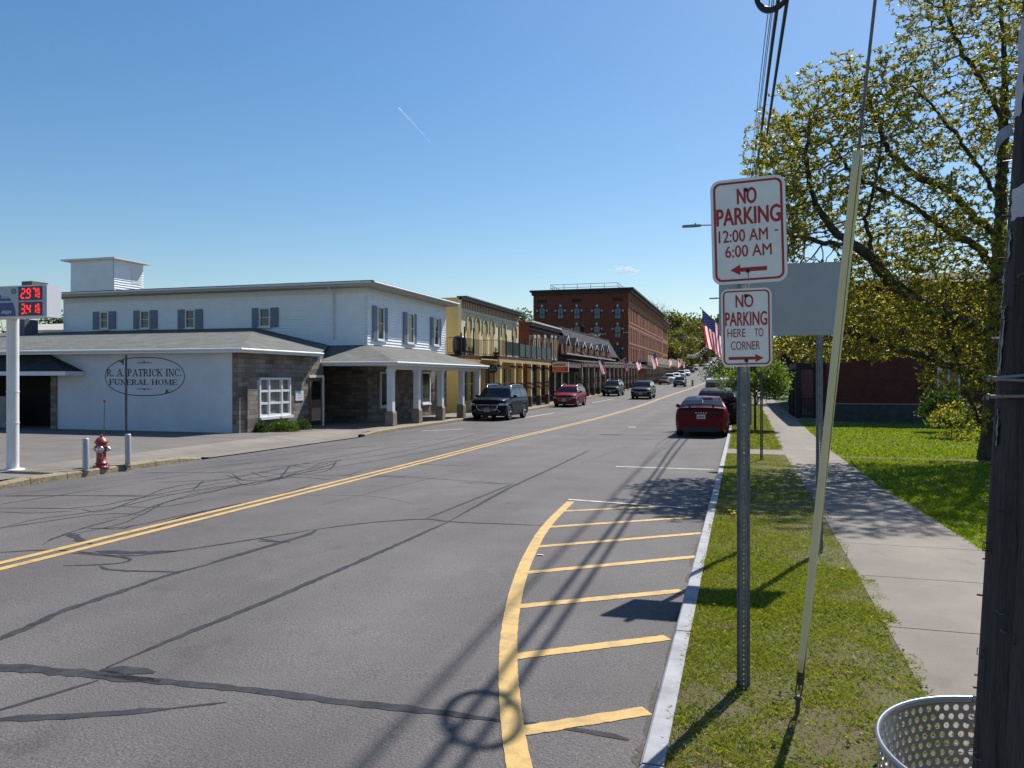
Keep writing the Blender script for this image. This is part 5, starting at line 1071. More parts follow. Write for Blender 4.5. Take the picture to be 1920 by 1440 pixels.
for px in (1090, 1102, 1113, 1123, 1133, 1141.5, 1150, 1157.5, 1164.6, 1171, 1177, 1183, 1188.5, 1193.5):
    u, _ = FV(px, 740, -14.8); band_post(gb, -14.85, u, lerp(zc1, zc2, (u-GU0)/(158-GU0))-.12, postb, .16)
# ================================================================== BIG BRICK BLOCK
rbrick = brickmat('sunlit_brick', (.42, .18, .115), (.34, .14, .09), (.15, .08, .06), .22, .075, .01, noise=.2)  # red brick raised to its sunlit tone, the light painted in
BV = -17.2; B0, B1, B2 = 124.9, 183.0, 197.0; PBV = Pl('v', BV); PBU = Pl('u', B0); lst = mat('limestone', (.55, .47, .36), .8)
bb = thing('brick_block', 'tall four storey red brick block with rows of arched windows and a dark cornice', 'building', (BV, B0, 0))
vb, _ = PBU.px(1000, 556)
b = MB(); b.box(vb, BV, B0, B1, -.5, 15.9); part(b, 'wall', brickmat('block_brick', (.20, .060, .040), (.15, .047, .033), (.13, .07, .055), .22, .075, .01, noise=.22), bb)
b = MB(); b.box(BV-.3, BV+.02, B0+.02, B1, 0, 15.5); part(b, 'street_wall', brickmat('sunlit_facade_brick', (.46, .205, .135), (.37, .16, .105), (.31, .18, .135), .22, .075, .01, noise=.2), bb)  # street side in lighter brick: grazing sunlight put into the colour
b = MB(); b.box(vb-.5, BV+.9, B0-.6, B1+.3, 16.0, 16.3); b.box(vb-.25, BV+.5, B0-.3, B1+.1, 15.5, 16.0); part(b, 'cornice', mat('cornice_dark', (.035, .022, .022), .7), bb)
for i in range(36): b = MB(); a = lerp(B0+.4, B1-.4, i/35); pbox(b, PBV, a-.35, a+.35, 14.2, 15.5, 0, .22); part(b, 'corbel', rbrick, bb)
b = MB()
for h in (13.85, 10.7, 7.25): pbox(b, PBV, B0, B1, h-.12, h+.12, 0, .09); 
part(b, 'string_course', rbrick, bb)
b = MB()
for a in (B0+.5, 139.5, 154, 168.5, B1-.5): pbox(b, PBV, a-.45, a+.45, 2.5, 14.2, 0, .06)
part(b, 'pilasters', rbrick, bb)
dullglass = mat('matte_dark_window', (.010, .008, .008), .9, spec=0)  # near-black, fully matte panes
rows_ = [(10.95, 13.4), (7.5, 10.1), (4.4, 6.9)]
for h0, h1 in rows_:
    for i in range(27):
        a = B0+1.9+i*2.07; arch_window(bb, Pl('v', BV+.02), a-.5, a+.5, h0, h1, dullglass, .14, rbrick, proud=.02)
def keyed(a, h0, h1, w=.56, gm=glass_sky_tint):
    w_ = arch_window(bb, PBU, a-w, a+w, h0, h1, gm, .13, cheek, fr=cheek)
    b = MB(); pbox(b, PBU, a-.15, a+.15, h1+.08, h1+.5, 0, .2); hs = h1-w*.85; part(b, 'keystone', lst, w_)
    for s_ in (-1, 1): b = MB(); pbox(b, PBU, a+s_*(w+.25)-.12, a+s_*(w+.25)+.12, hs-.15, hs+.13, 0, .2); part(b, 'impost_stone', lst, w_)
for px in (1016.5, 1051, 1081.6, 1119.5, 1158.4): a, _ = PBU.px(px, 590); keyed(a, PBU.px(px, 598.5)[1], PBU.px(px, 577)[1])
for px, gm in ((1081.6, glass_sky_tint), (1119, glass_sky_tint), (1158.2, glass_sky_tint)): a, _ = PBU.px(px, 620); keyed(a, PBU.px(px, 634)[1], PBU.px(px, 611)[1], gm=gm)
a, _ = PBU.px(1158, 660); keyed(a, PBU.px(1158, 672)[1], PBU.px(1158, 648)[1], gm=mat('boarded_grey', (.07, .065, .075), .8))
b = MB()
for a in (1016.5, 1081.6, 1158): v, _ = PBU.px(a, 560); pbox(b, PBU, v-.8, v+.8, 14.2, 14.7, 0, .12)
part(b, 'vent_panels', cheek, bb)
b = MB(); r0, _ = PBU.px(1030, 548); r1, _ = PBU.px(1157, 545)
railp = [(r0, B0+1), (r1, B0+1), (r1, B0+12)]; railp2 = [(r0, B0+1), (r0, B0+8)]
for pts in (railp, railp2):
    for p, q in zip(pts[:-1], pts[1:]):
        n = 5
        for zz_ in (16.75, 17.3): b.tube([(*p, zz_), (*q, zz_)], .045, 5)
        for i in range(n+1): x, y = lerp(p[0], q[0], i/n), lerp(p[1], q[1], i/n); b.tube([(x, y, 16.2), (x, y, 17.3)], .045, 5)
part(b, 'roof_railing', mat('rail_grey', (.35, .38, .40), .5, .4), bb)
# its farther neighbour
nb = thing('brick_annex', 'narrower red brick block joined to the far end of the tall brick block', 'building', (BV, B1, 1))
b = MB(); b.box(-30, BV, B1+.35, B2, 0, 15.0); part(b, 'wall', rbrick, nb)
b = MB(); b.box(-30.2, BV+.7, B1+.4, B2+.3, 15.02, 15.35); b.box(-30, BV+.35, B1+.4, B2+.1, 14.2, 15.0); part(b, 'cornice', mat('cornice_red', (.12, .045, .035), .7), nb)
for h0, h1 in ((10.6, 13.2), (7.2, 9.8), (4.2, 6.7)):
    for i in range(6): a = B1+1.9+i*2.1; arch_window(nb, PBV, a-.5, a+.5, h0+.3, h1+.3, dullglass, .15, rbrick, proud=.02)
# far arcade with a boarded balcony front
fa = thing('far_arcade', 'long brown colonnade with a tan balcony front along the farther pavement', 'arcade', (-14.8, 158, 0)); ua, zz1 = FV(1214, 679, -14.6); ue = 232
_, zz2 = FV(1275, 688, -14.6); tanb = mat('arcade_tan', (.30, .235, .16), .75, col2=(.25, .19, .13), nscale=.6)
_, t1 = FV(1216, 665, -14.6); ra = lambda u: (u-ua)*(.02)
zt0 = FV(1216, 679, -14.7)[1]
for k, (u0_, u1_) in enumerate(((ua, 175), (175, 195), (195, 214), (214, ue))):
    z = prof(u0_)+3.6 if k else zt0
    b = MB(); b.box(-17.2, -14.6, u0_, u1_, z-.15, z); part(b, 'canopy', canr if k == 0 else tanb, fa)
    b = MB(); b.box(-14.75, -14.6, u0_, u1_, z-.55, z-.155); part(b, 'canopy_fascia', fas, fa)
    if k < 3: b = MB(); b.box(-14.8, -14.68, u0_+1, u1_, z+.005, z+1.25); part(b, 'balcony_front', tanb, fa)
    n = int((u1_-u0_)/2.6)
    for i in range(n+1): u = u0_+.3+i*2.6; band_post(fa, -14.85, u, z-.155, postb, .15)
    b = MB(); b.box(-17.35, -17.25, u0_, u1_, prof(u0_)-.5, z-.15); part(b, 'shopfront', darkin if k == 0 else brn, fa)
# ================================================================== RIGHT-HAND CHURCH HALL
hallb = brickmat('hall_brick', (.14, .036, .026), (.10, .027, .021), (.085, .043, .036), .22, .075, .009, noise=.25)
HU = 41.8; PH = Pl('u', HU); hv0, _ = PH.px(1560, 700)
hb = thing('brick_hall', 'dark red brick hall behind the magnolia on the right with a stone foundation', 'building', (hv0, HU, -.5))
b = MB(); b.box(hv0, hv0+26, HU, HU+30, -.8, 6.3); part(b, 'wall', hallb, hb)
b = MB(); b.box(hv0-.06, hv0+26.1, HU-.06, HU+.5, -.8, .35); part(b, 'foundation', mat('foundation_stone', (.045, .043, .042), .9, col2=(.075, .07, .066), nscale=3, bump=.6), hb)
b = MB(); pbox(b, PH, hv0, hv0+26, .36, .42, 0, .09); part(b, 'plinth_course', mat('plinth_stone', (.28, .22, .18), .8), hb)
b = MB(); b.add([(hv0-.5, HU-.5, 6.3), (hv0+26.5, HU-.5, 6.3), (hv0+26.5, HU+30, 6.3), (hv0-.5, HU+30, 6.3), (hv0+7, HU+9, 7.9), (hv0+19, HU+9, 7.9), (hv0+19, HU+22, 7.9), (hv0+7, HU+22, 7.9)], [(0, 1, 5, 4), (1, 2, 6, 5), (2, 3, 7, 6), (3, 0, 4, 7), (4, 5, 6, 7), (0, 3, 2, 1)]); part(b, 'roof', shingd, hb)
a0, h1 = PH.px(1757, 700); a1, _ = PH.px(1800, 700); h0 = PH.px(1770, 748)[1]
for da in (0, 5.5, 11): window(hb, PH, a0+da, a1+da, h0, h1+.9, whitetrim, glassm, 2, 3, .09, .07, .05)
b = MB(); b.box(hv0-1.5, hv0+.05, HU+3, HU+9, 2.2, 2.5)
for v, u in ((hv0-1.4, HU+3.1), (hv0-.5, HU+3.1), (hv0-1.4, HU+6), (hv0-1.4, HU+8.8)): b.box(v-.14, v+.14, u-.14, u+.14, -.7, 2.2)
part(b, 'porch', mat('porch_dark', (.03, .026, .024), .7), hb)
t = thing('iron_fence', 'low black iron fence running back beside the shaded right sidewalk', 'fence', (3.3, 46, prof(48)+.1)); b = MB()
railing(b, [(3.25, 46), (3.35, 56)], prof(50)+.1, 1.05, .14, .012); railing(b, [(3.25, 46), (4.6, 46)], prof(48)+.1, 1.05, .14, .012); part(b, 'railing', ironm, t)
b = MB(); b.box(3.15, 3.4, 45.85, 46.1, prof(46), prof(46)+1.5); part(b, 'gate_pier', blackp, t)
# house roofs far left behind the funeral home
PR_ = Pl('u', 62)
a0, h1 = PR_.px(60, 602); a1, _ = PR_.px(122, 602); hs = thing('far_house', 'pale low roofed building peeping out behind the left end of the funeral home', 'house', (a0, 62, 0))
b = MB(); b.box(a0-4, a1+3, 62, 72, 0, h1-1.0); part(b, 'wall', sidm, hs)
b = MB(); b.add([(a0-4.3, 61.5, h1-1.0), (a1+3.3, 61.5, h1-1.0), (a1+3.3, 66, h1), (a0-4.3, 66, h1), (a0-4.3, 72, h1-1), (a1+3.3, 72, h1-1)], [(0, 1, 2, 3), (3, 2, 5, 4), (0, 3, 4), (1, 5, 2)]); part(b, 'roof', mat('pale_roof', (.46, .41, .39), .8, col2=(.40, .36, .35), nscale=1), hs)
# ================================================================== VEHICLES
def paint(name, c, flake=.0): return mat('paint_'+name, c, .4, flake*.5, coat=.16, spec=.08)
tyrem = mat('tyre_rubber', (.015, .015, .016), .85); rimm = mat('alloy_rim', (.42, .43, .45), .3, .85); archm = mat('wheel_arch_dark', (.006, .006, .006), .95)
carglass = mat('car_glass', (.006, .009, .014), .05, 0, spec=.45); chrome = mat('chrome', (.55, .56, .58), .15, .95); trimb = mat('trim_black', (.012, .012, .013), .55)
lampm = mat('headlamp_lens', (.50, .52, .55), .1, .3, spec=.9); tailm = mat('tail_lamp', (.16, .008, .008), .2, spec=.8); plate = mat('number_plate', (.50, .50, .47), .5); plink = mat('plate_ink', (.06, .07, .12), .6)
KINDS = {
 'suv': dict(L=4.75, W=1.86, H=1.68, gc=.2, wr=.355, xw=(.195, .79), top=[(0, .60), (.006, .78), (.03, .92), (.09, 1.0), (.22, 1.06), (.27, 1.08), (.6, 1.10), (.93, 1.12), (.985, 1.05), (1, .80)],
    roof=[(.235, 1.07), (.30, 1.30), (.385, 1.58), (.46, 1.655), (.60, 1.68), (.78, 1.64), (.88, 1.55), (.94, 1.32), (.975, 1.11)], pil=(.50, .685, .845), qg=.93, wrf=.74),
 'bigsuv': dict(L=5.05, W=2.0, H=1.86, gc=.23, wr=.40, xw=(.19, .77), top=[(0, .62), (.005, .95), (.02, 1.08), (.07, 1.14), (.22, 1.18), (.27, 1.19), (.6, 1.20), (.95, 1.22), (.99, 1.10), (1, .85)],
    roof=[(.245, 1.18), (.30, 1.42), (.36, 1.70), (.42, 1.80), (.55, 1.85), (.80, 1.84), (.92, 1.74), (.965, 1.45), (.985, 1.22)], pil=(.50, .68, .86), qg=.955, wrf=.76),
 'sedan': dict(L=5.0, W=1.90, H=1.48, gc=.19, wr=.345, xw=(.19, .795), top=[(0, .52), (.006, .68), (.03, .77), (.10, .84), (.24, .93), (.30, .97), (.6, 1.00), (.80, 1.05), (.955, 1.07), (.985, 1.04), (.995, .9), (1, .7)],
    roof=[(.265, .95), (.33, 1.13), (.42, 1.38), (.49, 1.46), (.56, 1.48), (.66, 1.44), (.74, 1.33), (.82, 1.15), (.865, 1.05)], pil=(.53, .70), qg=.80, wrf=.68),
 'pickup': dict(L=5.6, W=2.0, H=1.9, gc=.26, wr=.40, xw=(.18, .77), top=[(0, .65), (.005, .95), (.02, 1.10), (.08, 1.16), (.22, 1.19), (.27, 1.2), (.62, 1.22), (.66, 1.2), (.97, 1.2), (1, 1.0)],
    roof=[(.24, 1.19), (.29, 1.45), (.35, 1.76), (.40, 1.87), (.50, 1.9), (.60, 1.86), (.625, 1.6), (.64, 1.22)], pil=(.44,), qg=.60, wrf=.76),
 'van': dict(L=5.5, W=2.0, H=2.3, gc=.24, wr=.37, xw=(.18, .76), top=[(0, .6), (.006, .85), (.03, 1.0), (.12, 1.15), (.18, 1.2), (.5, 1.22), (.97, 1.22), (.995, 1.1), (1, .9)],
    roof=[(.15, 1.2), (.2, 1.55), (.27, 2.05), (.33, 2.24), (.5, 2.3), (.9, 2.29), (.965, 2.2), (.985, 1.7), (.995, 1.24)], pil=(.36, .58, .78), qg=.94, wrf=.82)}
def car(kind, pm, name, label, u, v, away, group=None, rails=False, grille=None, spoiler=False, rack=False, lod=0, yaw=0.0, cat='car', sc=1.0):
    k = KINDS[kind]; L, W, H = k['L'], k['W'], k['H']; x, y = xyw(u, v); z = prof(u)+.005
    slope = math.atan((prof(u+2)-prof(u-2))/4)
    # local frame: +Y is the front of the car
    o = thing(name, label, cat, (x, y, z), 'W', 0, group, local=True)
    o.rotation_euler = (slope if away else -slope, 0, (-TH if away else math.pi-TH)+yaw); o.scale = (sc, sc, sc)
    ft_, rt = ip(k['top']), ip(k['roof']); x0r, x1r = k['roof'][0][0], k['roof'][-1][0]
    ns = 90 if lod == 0 else 44; Y = lambda f: L*(.5-f)
    def plan(f):
        w = W/2; e = min(f, 1-f)
        if e < .10: w *= 1-.17*(1-e/.10)**2.4
        return w
    zw = k['wr']; ra = k['wr']+.065
    def bottom(f):
        yb = k['gc']+(.06 if f < .04 or f > .96 else 0)
        for xw in k['xw']:
            d = (f-xw)*L
            if abs(d) < ra: yb = max(yb, zw+math.sqrt(ra*ra-d*d))
        return yb
    fs_ = sorted(set([i/ns for i in range(ns+1)]+[xw+s*ra/L*q for xw in k['xw'] for s in (-1, 1) for q in (1.0, .97, .9)]))
    ring = []
    for f in fs_:
        w = plan(f); zb, zt = bottom(f), ft_(f); zb = min(zb, zt-.06); pts = []
        for wf, hf in ((.88, 0), (.965, .10), (.99, .28), (1.0, .52), (.992, .68), (.965, .86), (.935, .955), (.88, 1.0)):
            zz = max(zb, lerp(k['gc'], zt, hf)) if hf < 1 else zt
            if hf == 0: zz = zb
            pts.append((w*wf, zz))
        cr = .03 if f < x0r or f > x1r else 0
        pts += [(w*.5, zt+cr), (0, zt+cr*1.4)]
        ring.append(pts+[(-a, b_) for a, b_ in pts[-2::-1]])
    m = len(ring[0]); b = MB(); vs = [(a, Y(f), b_) for f, r_ in zip(fs_, ring) for a, b_ in r_]
    b.add(vs, [(i*m+j, i*m+j+1, (i+1)*m+j+1, (i+1)*m+j) for i in range(len(fs_)-1) for j in range(m-1)], 0, True)
    b.add([vs[j] for j in range(m)], [tuple(range(m))[::-1]], 0); b.add([vs[(len(fs_)-1)*m+j] for j in range(m)], [tuple(range(m))], 0)
    # greenhouse
    nr = 40 if lod == 0 else 22; gfs = sorted(set([lerp(x0r, x1r, i/nr) for i in range(nr+1)]+[p+s for p in k['pil'] for s in (-.011, .011)]+[p[0] for p in k['roof']]))
    hmax = max(p[1] for p in k['roof']); rows = []
    fr_end = [p[0] for p in k['roof'] if p[1] > hmax-.12][0]; re_st = [p[0] for p in k['roof'] if p[1] > hmax-.14][-1]
    for f in gfs:
        zb = ft_(f)-.01; zr = max(rt(f), zb+.004); t = (zr-zb)/(hmax-ft_(.5)); wb = plan(f)*.93; we = lerp(wb, W/2*k['wrf'], min(1, t)); rows.append([(wb, zb)]+[(lerp(wb, we, q), lerp(zb, zr-.05*min(1, t), q)) for q in (.07, .86, 1)]+[(we*.93, zr), (we*.5, zr+.012), (0, zr+.018)])
    gw, gr_, gsd = MB(), MB(), {}
    for i in range(len(gfs)-1):
        fm = (gfs[i]+gfs[i+1])/2; A, B = rows[i], rows[i+1]; ya, yb = Y(gfs[i]), Y(gfs[i+1])
        for sg in (1, -1):
            P = lambda r_, j, yy: (sg*r_[j][0], yy, r_[j][1])
            def q(mb, j, mi=0, sm=True):
                f4 = [P(A, j, ya), P(A, j+1, ya), P(B, j+1, yb), P(B, j, yb)]; mb.add(f4, [(0, 1, 2, 3) if sg < 0 else (3, 2, 1, 0)], mi, sm)
            pil = any(abs(fm-p) < .0115 for p in k['pil']); sideglass = (x0r+.05 < fm < k['qg']) and not pil and (B[2][1]-B[1][1]) > .12
            q(b, 0); q(gsd.setdefault((sg, sum(fm > p for p in k['pil'])), MB()) if sideglass else b, 1); q(b, 2); q(b, 3)
            tgt = gw if fm < fr_end-.015 and fm > x0r+.01 else (gr_ if fm > re_st+.012 and fm < x1r-.012 and kind not in ('van',) else b)
            q(tgt, 4); q(tgt, 5)
    body = part(b, 'body', pm, o)
    part(gw, 'windshield', carglass, o)
    if gr_.f: part(gr_, 'rear_window', carglass, o)
    for gs in gsd.values(): part(gs, 'side_window', carglass, o)
    # underside and dark arches
    b = MB(); b.box(-W*.42, W*.42, -L*.47, L*.47, k['gc']+.02, .55); part(b, 'underbody', archm, o)
    for xw in k['xw']:
        for sg in (-1, 1):
            T = Matrix.Translation((sg*(W/2-.125), Y(xw), zw)) @ Matrix.Rotation(R(90)*sg, 4, 'Y'); r = zw; b = MB()
            b.lathe([(r*.62, -.11), (r*.93, -.115), (r, -.08), (r, .08), (r*.94, .115), (r*.68, .11), (r*.62, .09)], 26 if lod == 0 else 14, M=T, cap=False); wh = part(b, 'wheel', tyrem, o)
            b = MB(); b.lathe([(.02, .04), (r*.25, .075), (r*.3, .06)], 12, M=T); b.lathe([(r*.60, .09), (r*.69, .105), (r*.69, .095), (r*.60, .07)], 24, M=T, cap=False)
            for s_ in range(5 if lod == 0 else 0):
                a = 2*math.pi*s_/5
                for da in (-.16, .16): b.tube([T @ Vector((r*.16*math.cos(a), r*.16*math.sin(a), .07)), T @ Vector((r*.64*math.cos(a+da), r*.64*math.sin(a+da), .092))], .022, 5)
            if lod: b.lathe([(.02, .08), (r*.6, .085)], 14, M=T)
            b.lathe([(.01, -.02), (r*.62, -.02)], 14, 1, M=T); part(b, 'rim', [rimm, archm], wh)
    for sg in (-1, 1):                                                # mirrors
        fmr = x0r+.075; b = MB(); T = Matrix.Translation((sg*(W/2+.09), Y(fmr), ft_(fmr)+.10)); b.lathe([(.03, -.11), (.08, -.09), (.095, 0), (.08, .09), (.03, .11)], 10, M=T @ Matrix.Rotation(R(90), 4, 'Y') @ Matrix.Diagonal((.85, .75, 1, 1))); b.box(-.1, .1, -.03, .03, -.09, -.04, 0, T @ Matrix.Translation((-sg*.08, 0, 0))); part(b, 'mirror', trimb if lod else (trimb if kind in ('bigsuv', 'van') or spoiler else pm), o)
    yF, yR = Y(0), Y(1); wf = plan(.0)
    zf = k['top'][1][1]
    # front
    g = MB(); zg0, zg1 = (zf-.42, zf-.10) if kind in ('bigsuv', 'pickup') else (zf-.26, zf-.04); gwid = .62 if kind in ('bigsuv', 'pickup') else .60
    gp_ = [(-gwid, zg1), (gwid, zg1), (gwid*.93, (zg0+zg1)/2), (gwid*.7, zg0), (-gwid*.7, zg0), (-gwid*.93, (zg0+zg1)/2)]
    MF = Matrix(((-1, 0, 0, 0), (0, 0, 1, yF-.004), (0, 1, 0, 0), (0, 0, 0, 1)))
    g.prism(gp_, -.03, .02, 0, MF); gr = part(g, 'grille', trimb, o)
    g = MB(); inner = [(p[0]*.93, lerp(p[1], (zg0+zg1)/2, .10)) for p in gp_]; ring_between(g, gp_, inner, .024, MF)
    if grille == 'loops':
        for s_ in (-1, 1): g.tube([MF @ Vector((s_*.055+.055*math.cos(R(a)), (zg0+zg1)/2+.035*math.sin(R(a)), .03)) for a in range(0, 361, 30)], .012, 4, caps=False)
    else:
        g.box(-gwid*.85, gwid*.85, -.008, .012, -.012, .012, 0, MF @ Matrix.Translation((0, lerp(zg0, zg1, .62), .022)))
        g.box(-.09, .09, -.025, .025, -.006, .012, 0, MF @ Matrix.Translation((0, lerp(zg0, zg1, .62), .03)))
    part(g, 'grille_chrome', chrome, gr)
    for sg in (-1, 1):
        g = MB(); zl = zf-.02 if kind != 'bigsuv' else zf-.08
        vs = []
        for s2 in range(7):
            f = .0+.016*s2; w_ = plan(f); t = s2/6; xx = sg*lerp(gwid+.03, w_+.006, min(1, t*1.8)); yy = Y(f*(.35 if t < .55 else 1))+.018*(1-t); vs += [(xx, yy, zl-.06), (xx, yy, zl+.05+.02*t)]
        g.add(vs, [(2*i, 2*i+2, 2*i+3, 2*i+1) if sg < 0 else (2*i+1, 2*i+3, 2*i+2, 2*i) for i in range(6)], 0, True); part(g, 'headlight', lampm, o)
    g = MB(); g.box(-wf*.8, wf*.8, yF-.05, yF+.012, k['gc']+.12, k['gc']+.24)
    if kind == 'bigsuv':
        g2 = MB(); g2.tube([(-wf*1.0, yF-.06, .50), (-wf*.82, yF+.02, .50), (-wf*.68, yF+.03, .62), (wf*.68, yF+.03, .62), (wf*.82, yF+.02, .50), (wf*1.0, yF-.06, .50)], .022, 6); part(g2, 'bumper_trim', chrome, o)
    part(g, 'lower_intake', trimb, o)
    if lod == 0:
        zp = k['gc']+.25; g = MB(); 
        if away: 
            zp = .68 if kind == 'sedan' else .8
            g.box(-.155, .155, yR-.035, yR-.012, zp, zp+.16); p_ = part(g, 'number_plate', plate, o); g = MB()
            for i in range(6): g.box(-.12+i*.04, -.12+i*.04+.026, yR-.038, yR-.034, zp+.045, zp+.11)
        else:
            g.box(-.155, .155, yF+.012, yF+.035, zp, zp+.16); p_ = part(g, 'number_plate', plate, o); g = MB()
            for i in range(6): g.box(-.12+i*.04, -.12+i*.04+.026, yF+.034, yF+.038, zp+.045, zp+.11)
        part(g, 'plate_characters', plink, p_)
    # rear lamps
    zt_ = ft_(.97)
    if kind == 'sedan':
        g = MB(); n = 16; vs = []
        for i in range(n+1): xx = lerp(-wf*1.02, wf*1.02, i/n); yy = yR-.006+.085*(abs(xx)/wf)**4; vs += [(xx, yy-.012, .82), (xx, yy+.004-.012, .97)]
        g.add(vs, [(2*i+1, 2*i+3, 2*i+2, 2*i) for i in range(n)], 0, True); tb = part(g, 'tail_light_bar', mat('tail_dark', (.035, .004, .006), .4, spec=.25), o)
        g = MB(); 
        for i in range(5): g.box(-.20+.088*i, -.20+.088*i+.045, yR-.024, yR-.018, .885, .91)
        part(g, 'tail_lettering', chrome, tb)
        g = MB(); g.box(-wf*.78, wf*.78, yR-.02, yR+.05, k['gc']+.02, k['gc']+.2)
        for s_ in (-.62, .62): g.lathe([(.05, -.05), (.06, .03)], 10, M=Matrix.Translation((s_, yR-.01, k['gc']+.1)) @ Matrix.Rotation(R(90), 4, 'X'))
        part(g, 'rear_diffuser', trimb, o)
    else:
        for sg in (-1, 1): g = MB(); g.box(min(sg*wf*.82, sg*wf*1.02), max(sg*wf*.82, sg*wf*1.02), yR-.012, yR+.05, zt_-.25 if kind != 'van' else .9, zt_-.02 if kind != 'van' else 1.25); part(g, 'tail_light', tailm, o)
    if spoiler:
        yy = Y(.975); g = MB(); n = 12; vs = []
        for i in range(n+1):
            xx = lerp(-W*.43, W*.43, i/n); zz_ = 1.20-.09*(abs(xx)/(W*.43))**5; vs += [(xx, yy-.09, zz_+.012), (xx, yy+.10, zz_), (xx, yy+.10, zz_-.025), (xx, yy-.09, zz_-.022)]
        g.add(vs, [(4*i+j, 4*i+(j+1) % 4, 4*i+4+(j+1) % 4, 4*i+4+j) for i in range(n) for j in range(4)])
        for s_ in (-.42, .42): g.box(s_-.03, s_+.03, yy-.04, yy+.06, 1.04, 1.185)
        part(g, 'spoiler', trimb, o)
    g = MB(); g.add([(-.02, Y(.72), rt(.72)+.01), (.02, Y(.72), rt(.72)+.01), (0, Y(.765), rt(.765)+.015), (0, Y(.755), rt(.72)+.075)], [(0, 1, 3), (1, 2, 3), (2, 0, 3)])
    if kind in ('sedan', 'suv'): part(g, 'aerial_fin', trimb, o)
    if rails:
        for sg in (-1, 1):
            xr = sg*W/2*k['wrf']*.9; g = MB(); pts = [(f, rt(f)+(.0 if e else .075)) for f, e in ((.40, 1), (.44, 0), (.6, 0), (.8, 0), (.87, 1))]
            g.tube([(xr, Y(f), zz_) for f, zz_ in pts], .024, 6); part(g, 'roof_rail', chrome, o)
    if kind == 'van':
        for s_ in (-1, 1): g = MB(); g.box(min(s_*.08, s_*.80), max(s_*.08, s_*.80), yR+.012, yR+.055, 1.32, 2.05, 0); part(g, 'rear_door_window', carglass, o)
        g = MB(); vs = [(-.88, yR-.004, .9), (.88, yR-.004, .9), (.86, yR+.0, 1.3), (.80, yR+.02, 2.12), (-.80, yR+.02, 2.12), (-.86, yR+.0, 1.3)]; g.add(vs, [(5, 4, 3, 2, 1, 0)]); g.box(-.012, .012, yR-.012, yR+.03, .75, 2.1); part(g, 'rear_doors', pm, o)
    if rack:
        g = MB(); g.box(-W*.36, W*.36, Y(.5)-.1, Y(.5)+.1, rt(.5)+.02, rt(.5)+.06); part(g, 'roof_rack', trimb, o)
    return o
navyp = paint('midnight_blue', (.006, .009, .020)); maroon = paint('maroon', (.16, .010, .026)); blackc = paint('black', (.006, .006, .008)); dkblue = paint('graphite', (.014, .018, .026), .3)
deepred = paint('deep_red', (.13, .006, .010)); whitec = paint('white', (.70, .71, .72), 0); silverc = paint('silver', (.36, .37, .39), .6); wine = paint('wine', (.06, .010, .012))
def front_px(x0, x1, yb, L, vfix=None):
    """ground position of the centre of a car whose front (bumper line) spans x0..x1"""
    u, v = G((x0+x1)/2, yb); v = vfix if vfix is not None else v
    if vfix is not None: u = FV((x0+x1)/2, yb, v)[0]
    return u+L/2, v
def go(kind, x0, x1, yb, *a, v=None, away=False, **kw):
    k = KINDS[kind]; u, vv = front_px(x0, x1, yb, k['L'], v); return car(kind, *a[:1], *a[1:], u, vv, away, **kw)
PK = 'cars parked along the left kerb'; MV = 'cars driving towards the viewer'
go('bigsuv', 881, 945, 796, navyp, 'parked_car', 'large dark navy SUV with chrome roof rails parked by the porch columns', v=-12.75, group=PK, rails=True, grille='loops')
go('suv', 1036, 1079, 766, maroon, 'parked_car', 'maroon red SUV parked in front of the dark gabled shops', v=-13.0, group=PK, rails=True)
go('suv', 1127, 1160.5, 745.5, blackc, 'parked_car', 'black SUV parked beneath the first hanging flag', v=-13.1, group=PK, rails=True)
go('suv', 1181, 1221.5, 749, dkblue, 'moving_car', 'dark blue grey SUV driving towards the viewer, nearest of the moving cars', group=MV, sc=1.05)
go('suv', 1262, 1284, 726, blackc, 'moving_car', 'small black SUV driving towards the viewer beyond the blue grey one', group=MV)
go('suv', 1321, 1332, 693, whitec, 'moving_car', 'white car coming down the hill alone in the far lane', group=MV, lod=1)
far = [('sedan', 1246, 720, wine, 'dark wine red sedan parked below the far arcade', -13.2), ('pickup', 1256, 716, whitec, 'white pickup parked right behind the wine red sedan', -13.2), ('suv', 1268, 712, whitec, 'white car second behind the wine red sedan', -13.2),
    ('pickup', 1277, 708.5, silverc, 'silver pickup parked near the end of the far arcade', -13.2), ('sedan', 1287, 706, whitec, 'white sedan just beyond the silver pickup', -13.2), ('suv', 1296, 700, blackc, 'black SUV parked at the foot of the hill', -13.0), ('suv', 1304, 696, whitec, 'white SUV parked behind the black one at the foot of the hill', -12.6)]
for kd, px, yb, pm, lab, v in far:
    u, _ = FV(px, yb, v); car(kd, pm, 'parked_car', lab, u, v, False, PK, lod=1)
for px, py, kd, pm, lab in ((1330, 684, 'suv', silverc, 'silver car right behind the white one on the hill'), (1331, 678, 'suv', dkblue, 'dark car following highest up the hill')):
    u, v = G(px, py); car(kd, pm, 'moving_car', lab, u, v, False, MV, lod=1)
# right kerb
def rear(kind, x0, x1, yb, D, *a, **kw):
    k = KINDS[kind]; p = WD((x0+x1)/2, yb, D); u, v = uvw(p.x, p.y); return car(kind, *a, u+k['L']/2, v, True, 'cars parked along the right kerb', **kw)
rear('sedan', 1266, 1363, 820, 28.0, deepred, 'parked_car', 'deep red sedan with a black rear spoiler parked at the right kerb', spoiler=True)
rear('suv', 1302, 1385, 790, 35.2, blackc, 'parked_car', 'black SUV parked just beyond the deep red sedan', sc=1.06)
rear('van', 1314, 1390, 775, 42.0, paint('pale_grey', (.45, .46, .48), .1), 'parked_van', 'pale grey van with two rear door windows parked third along the right kerb', cat='van')
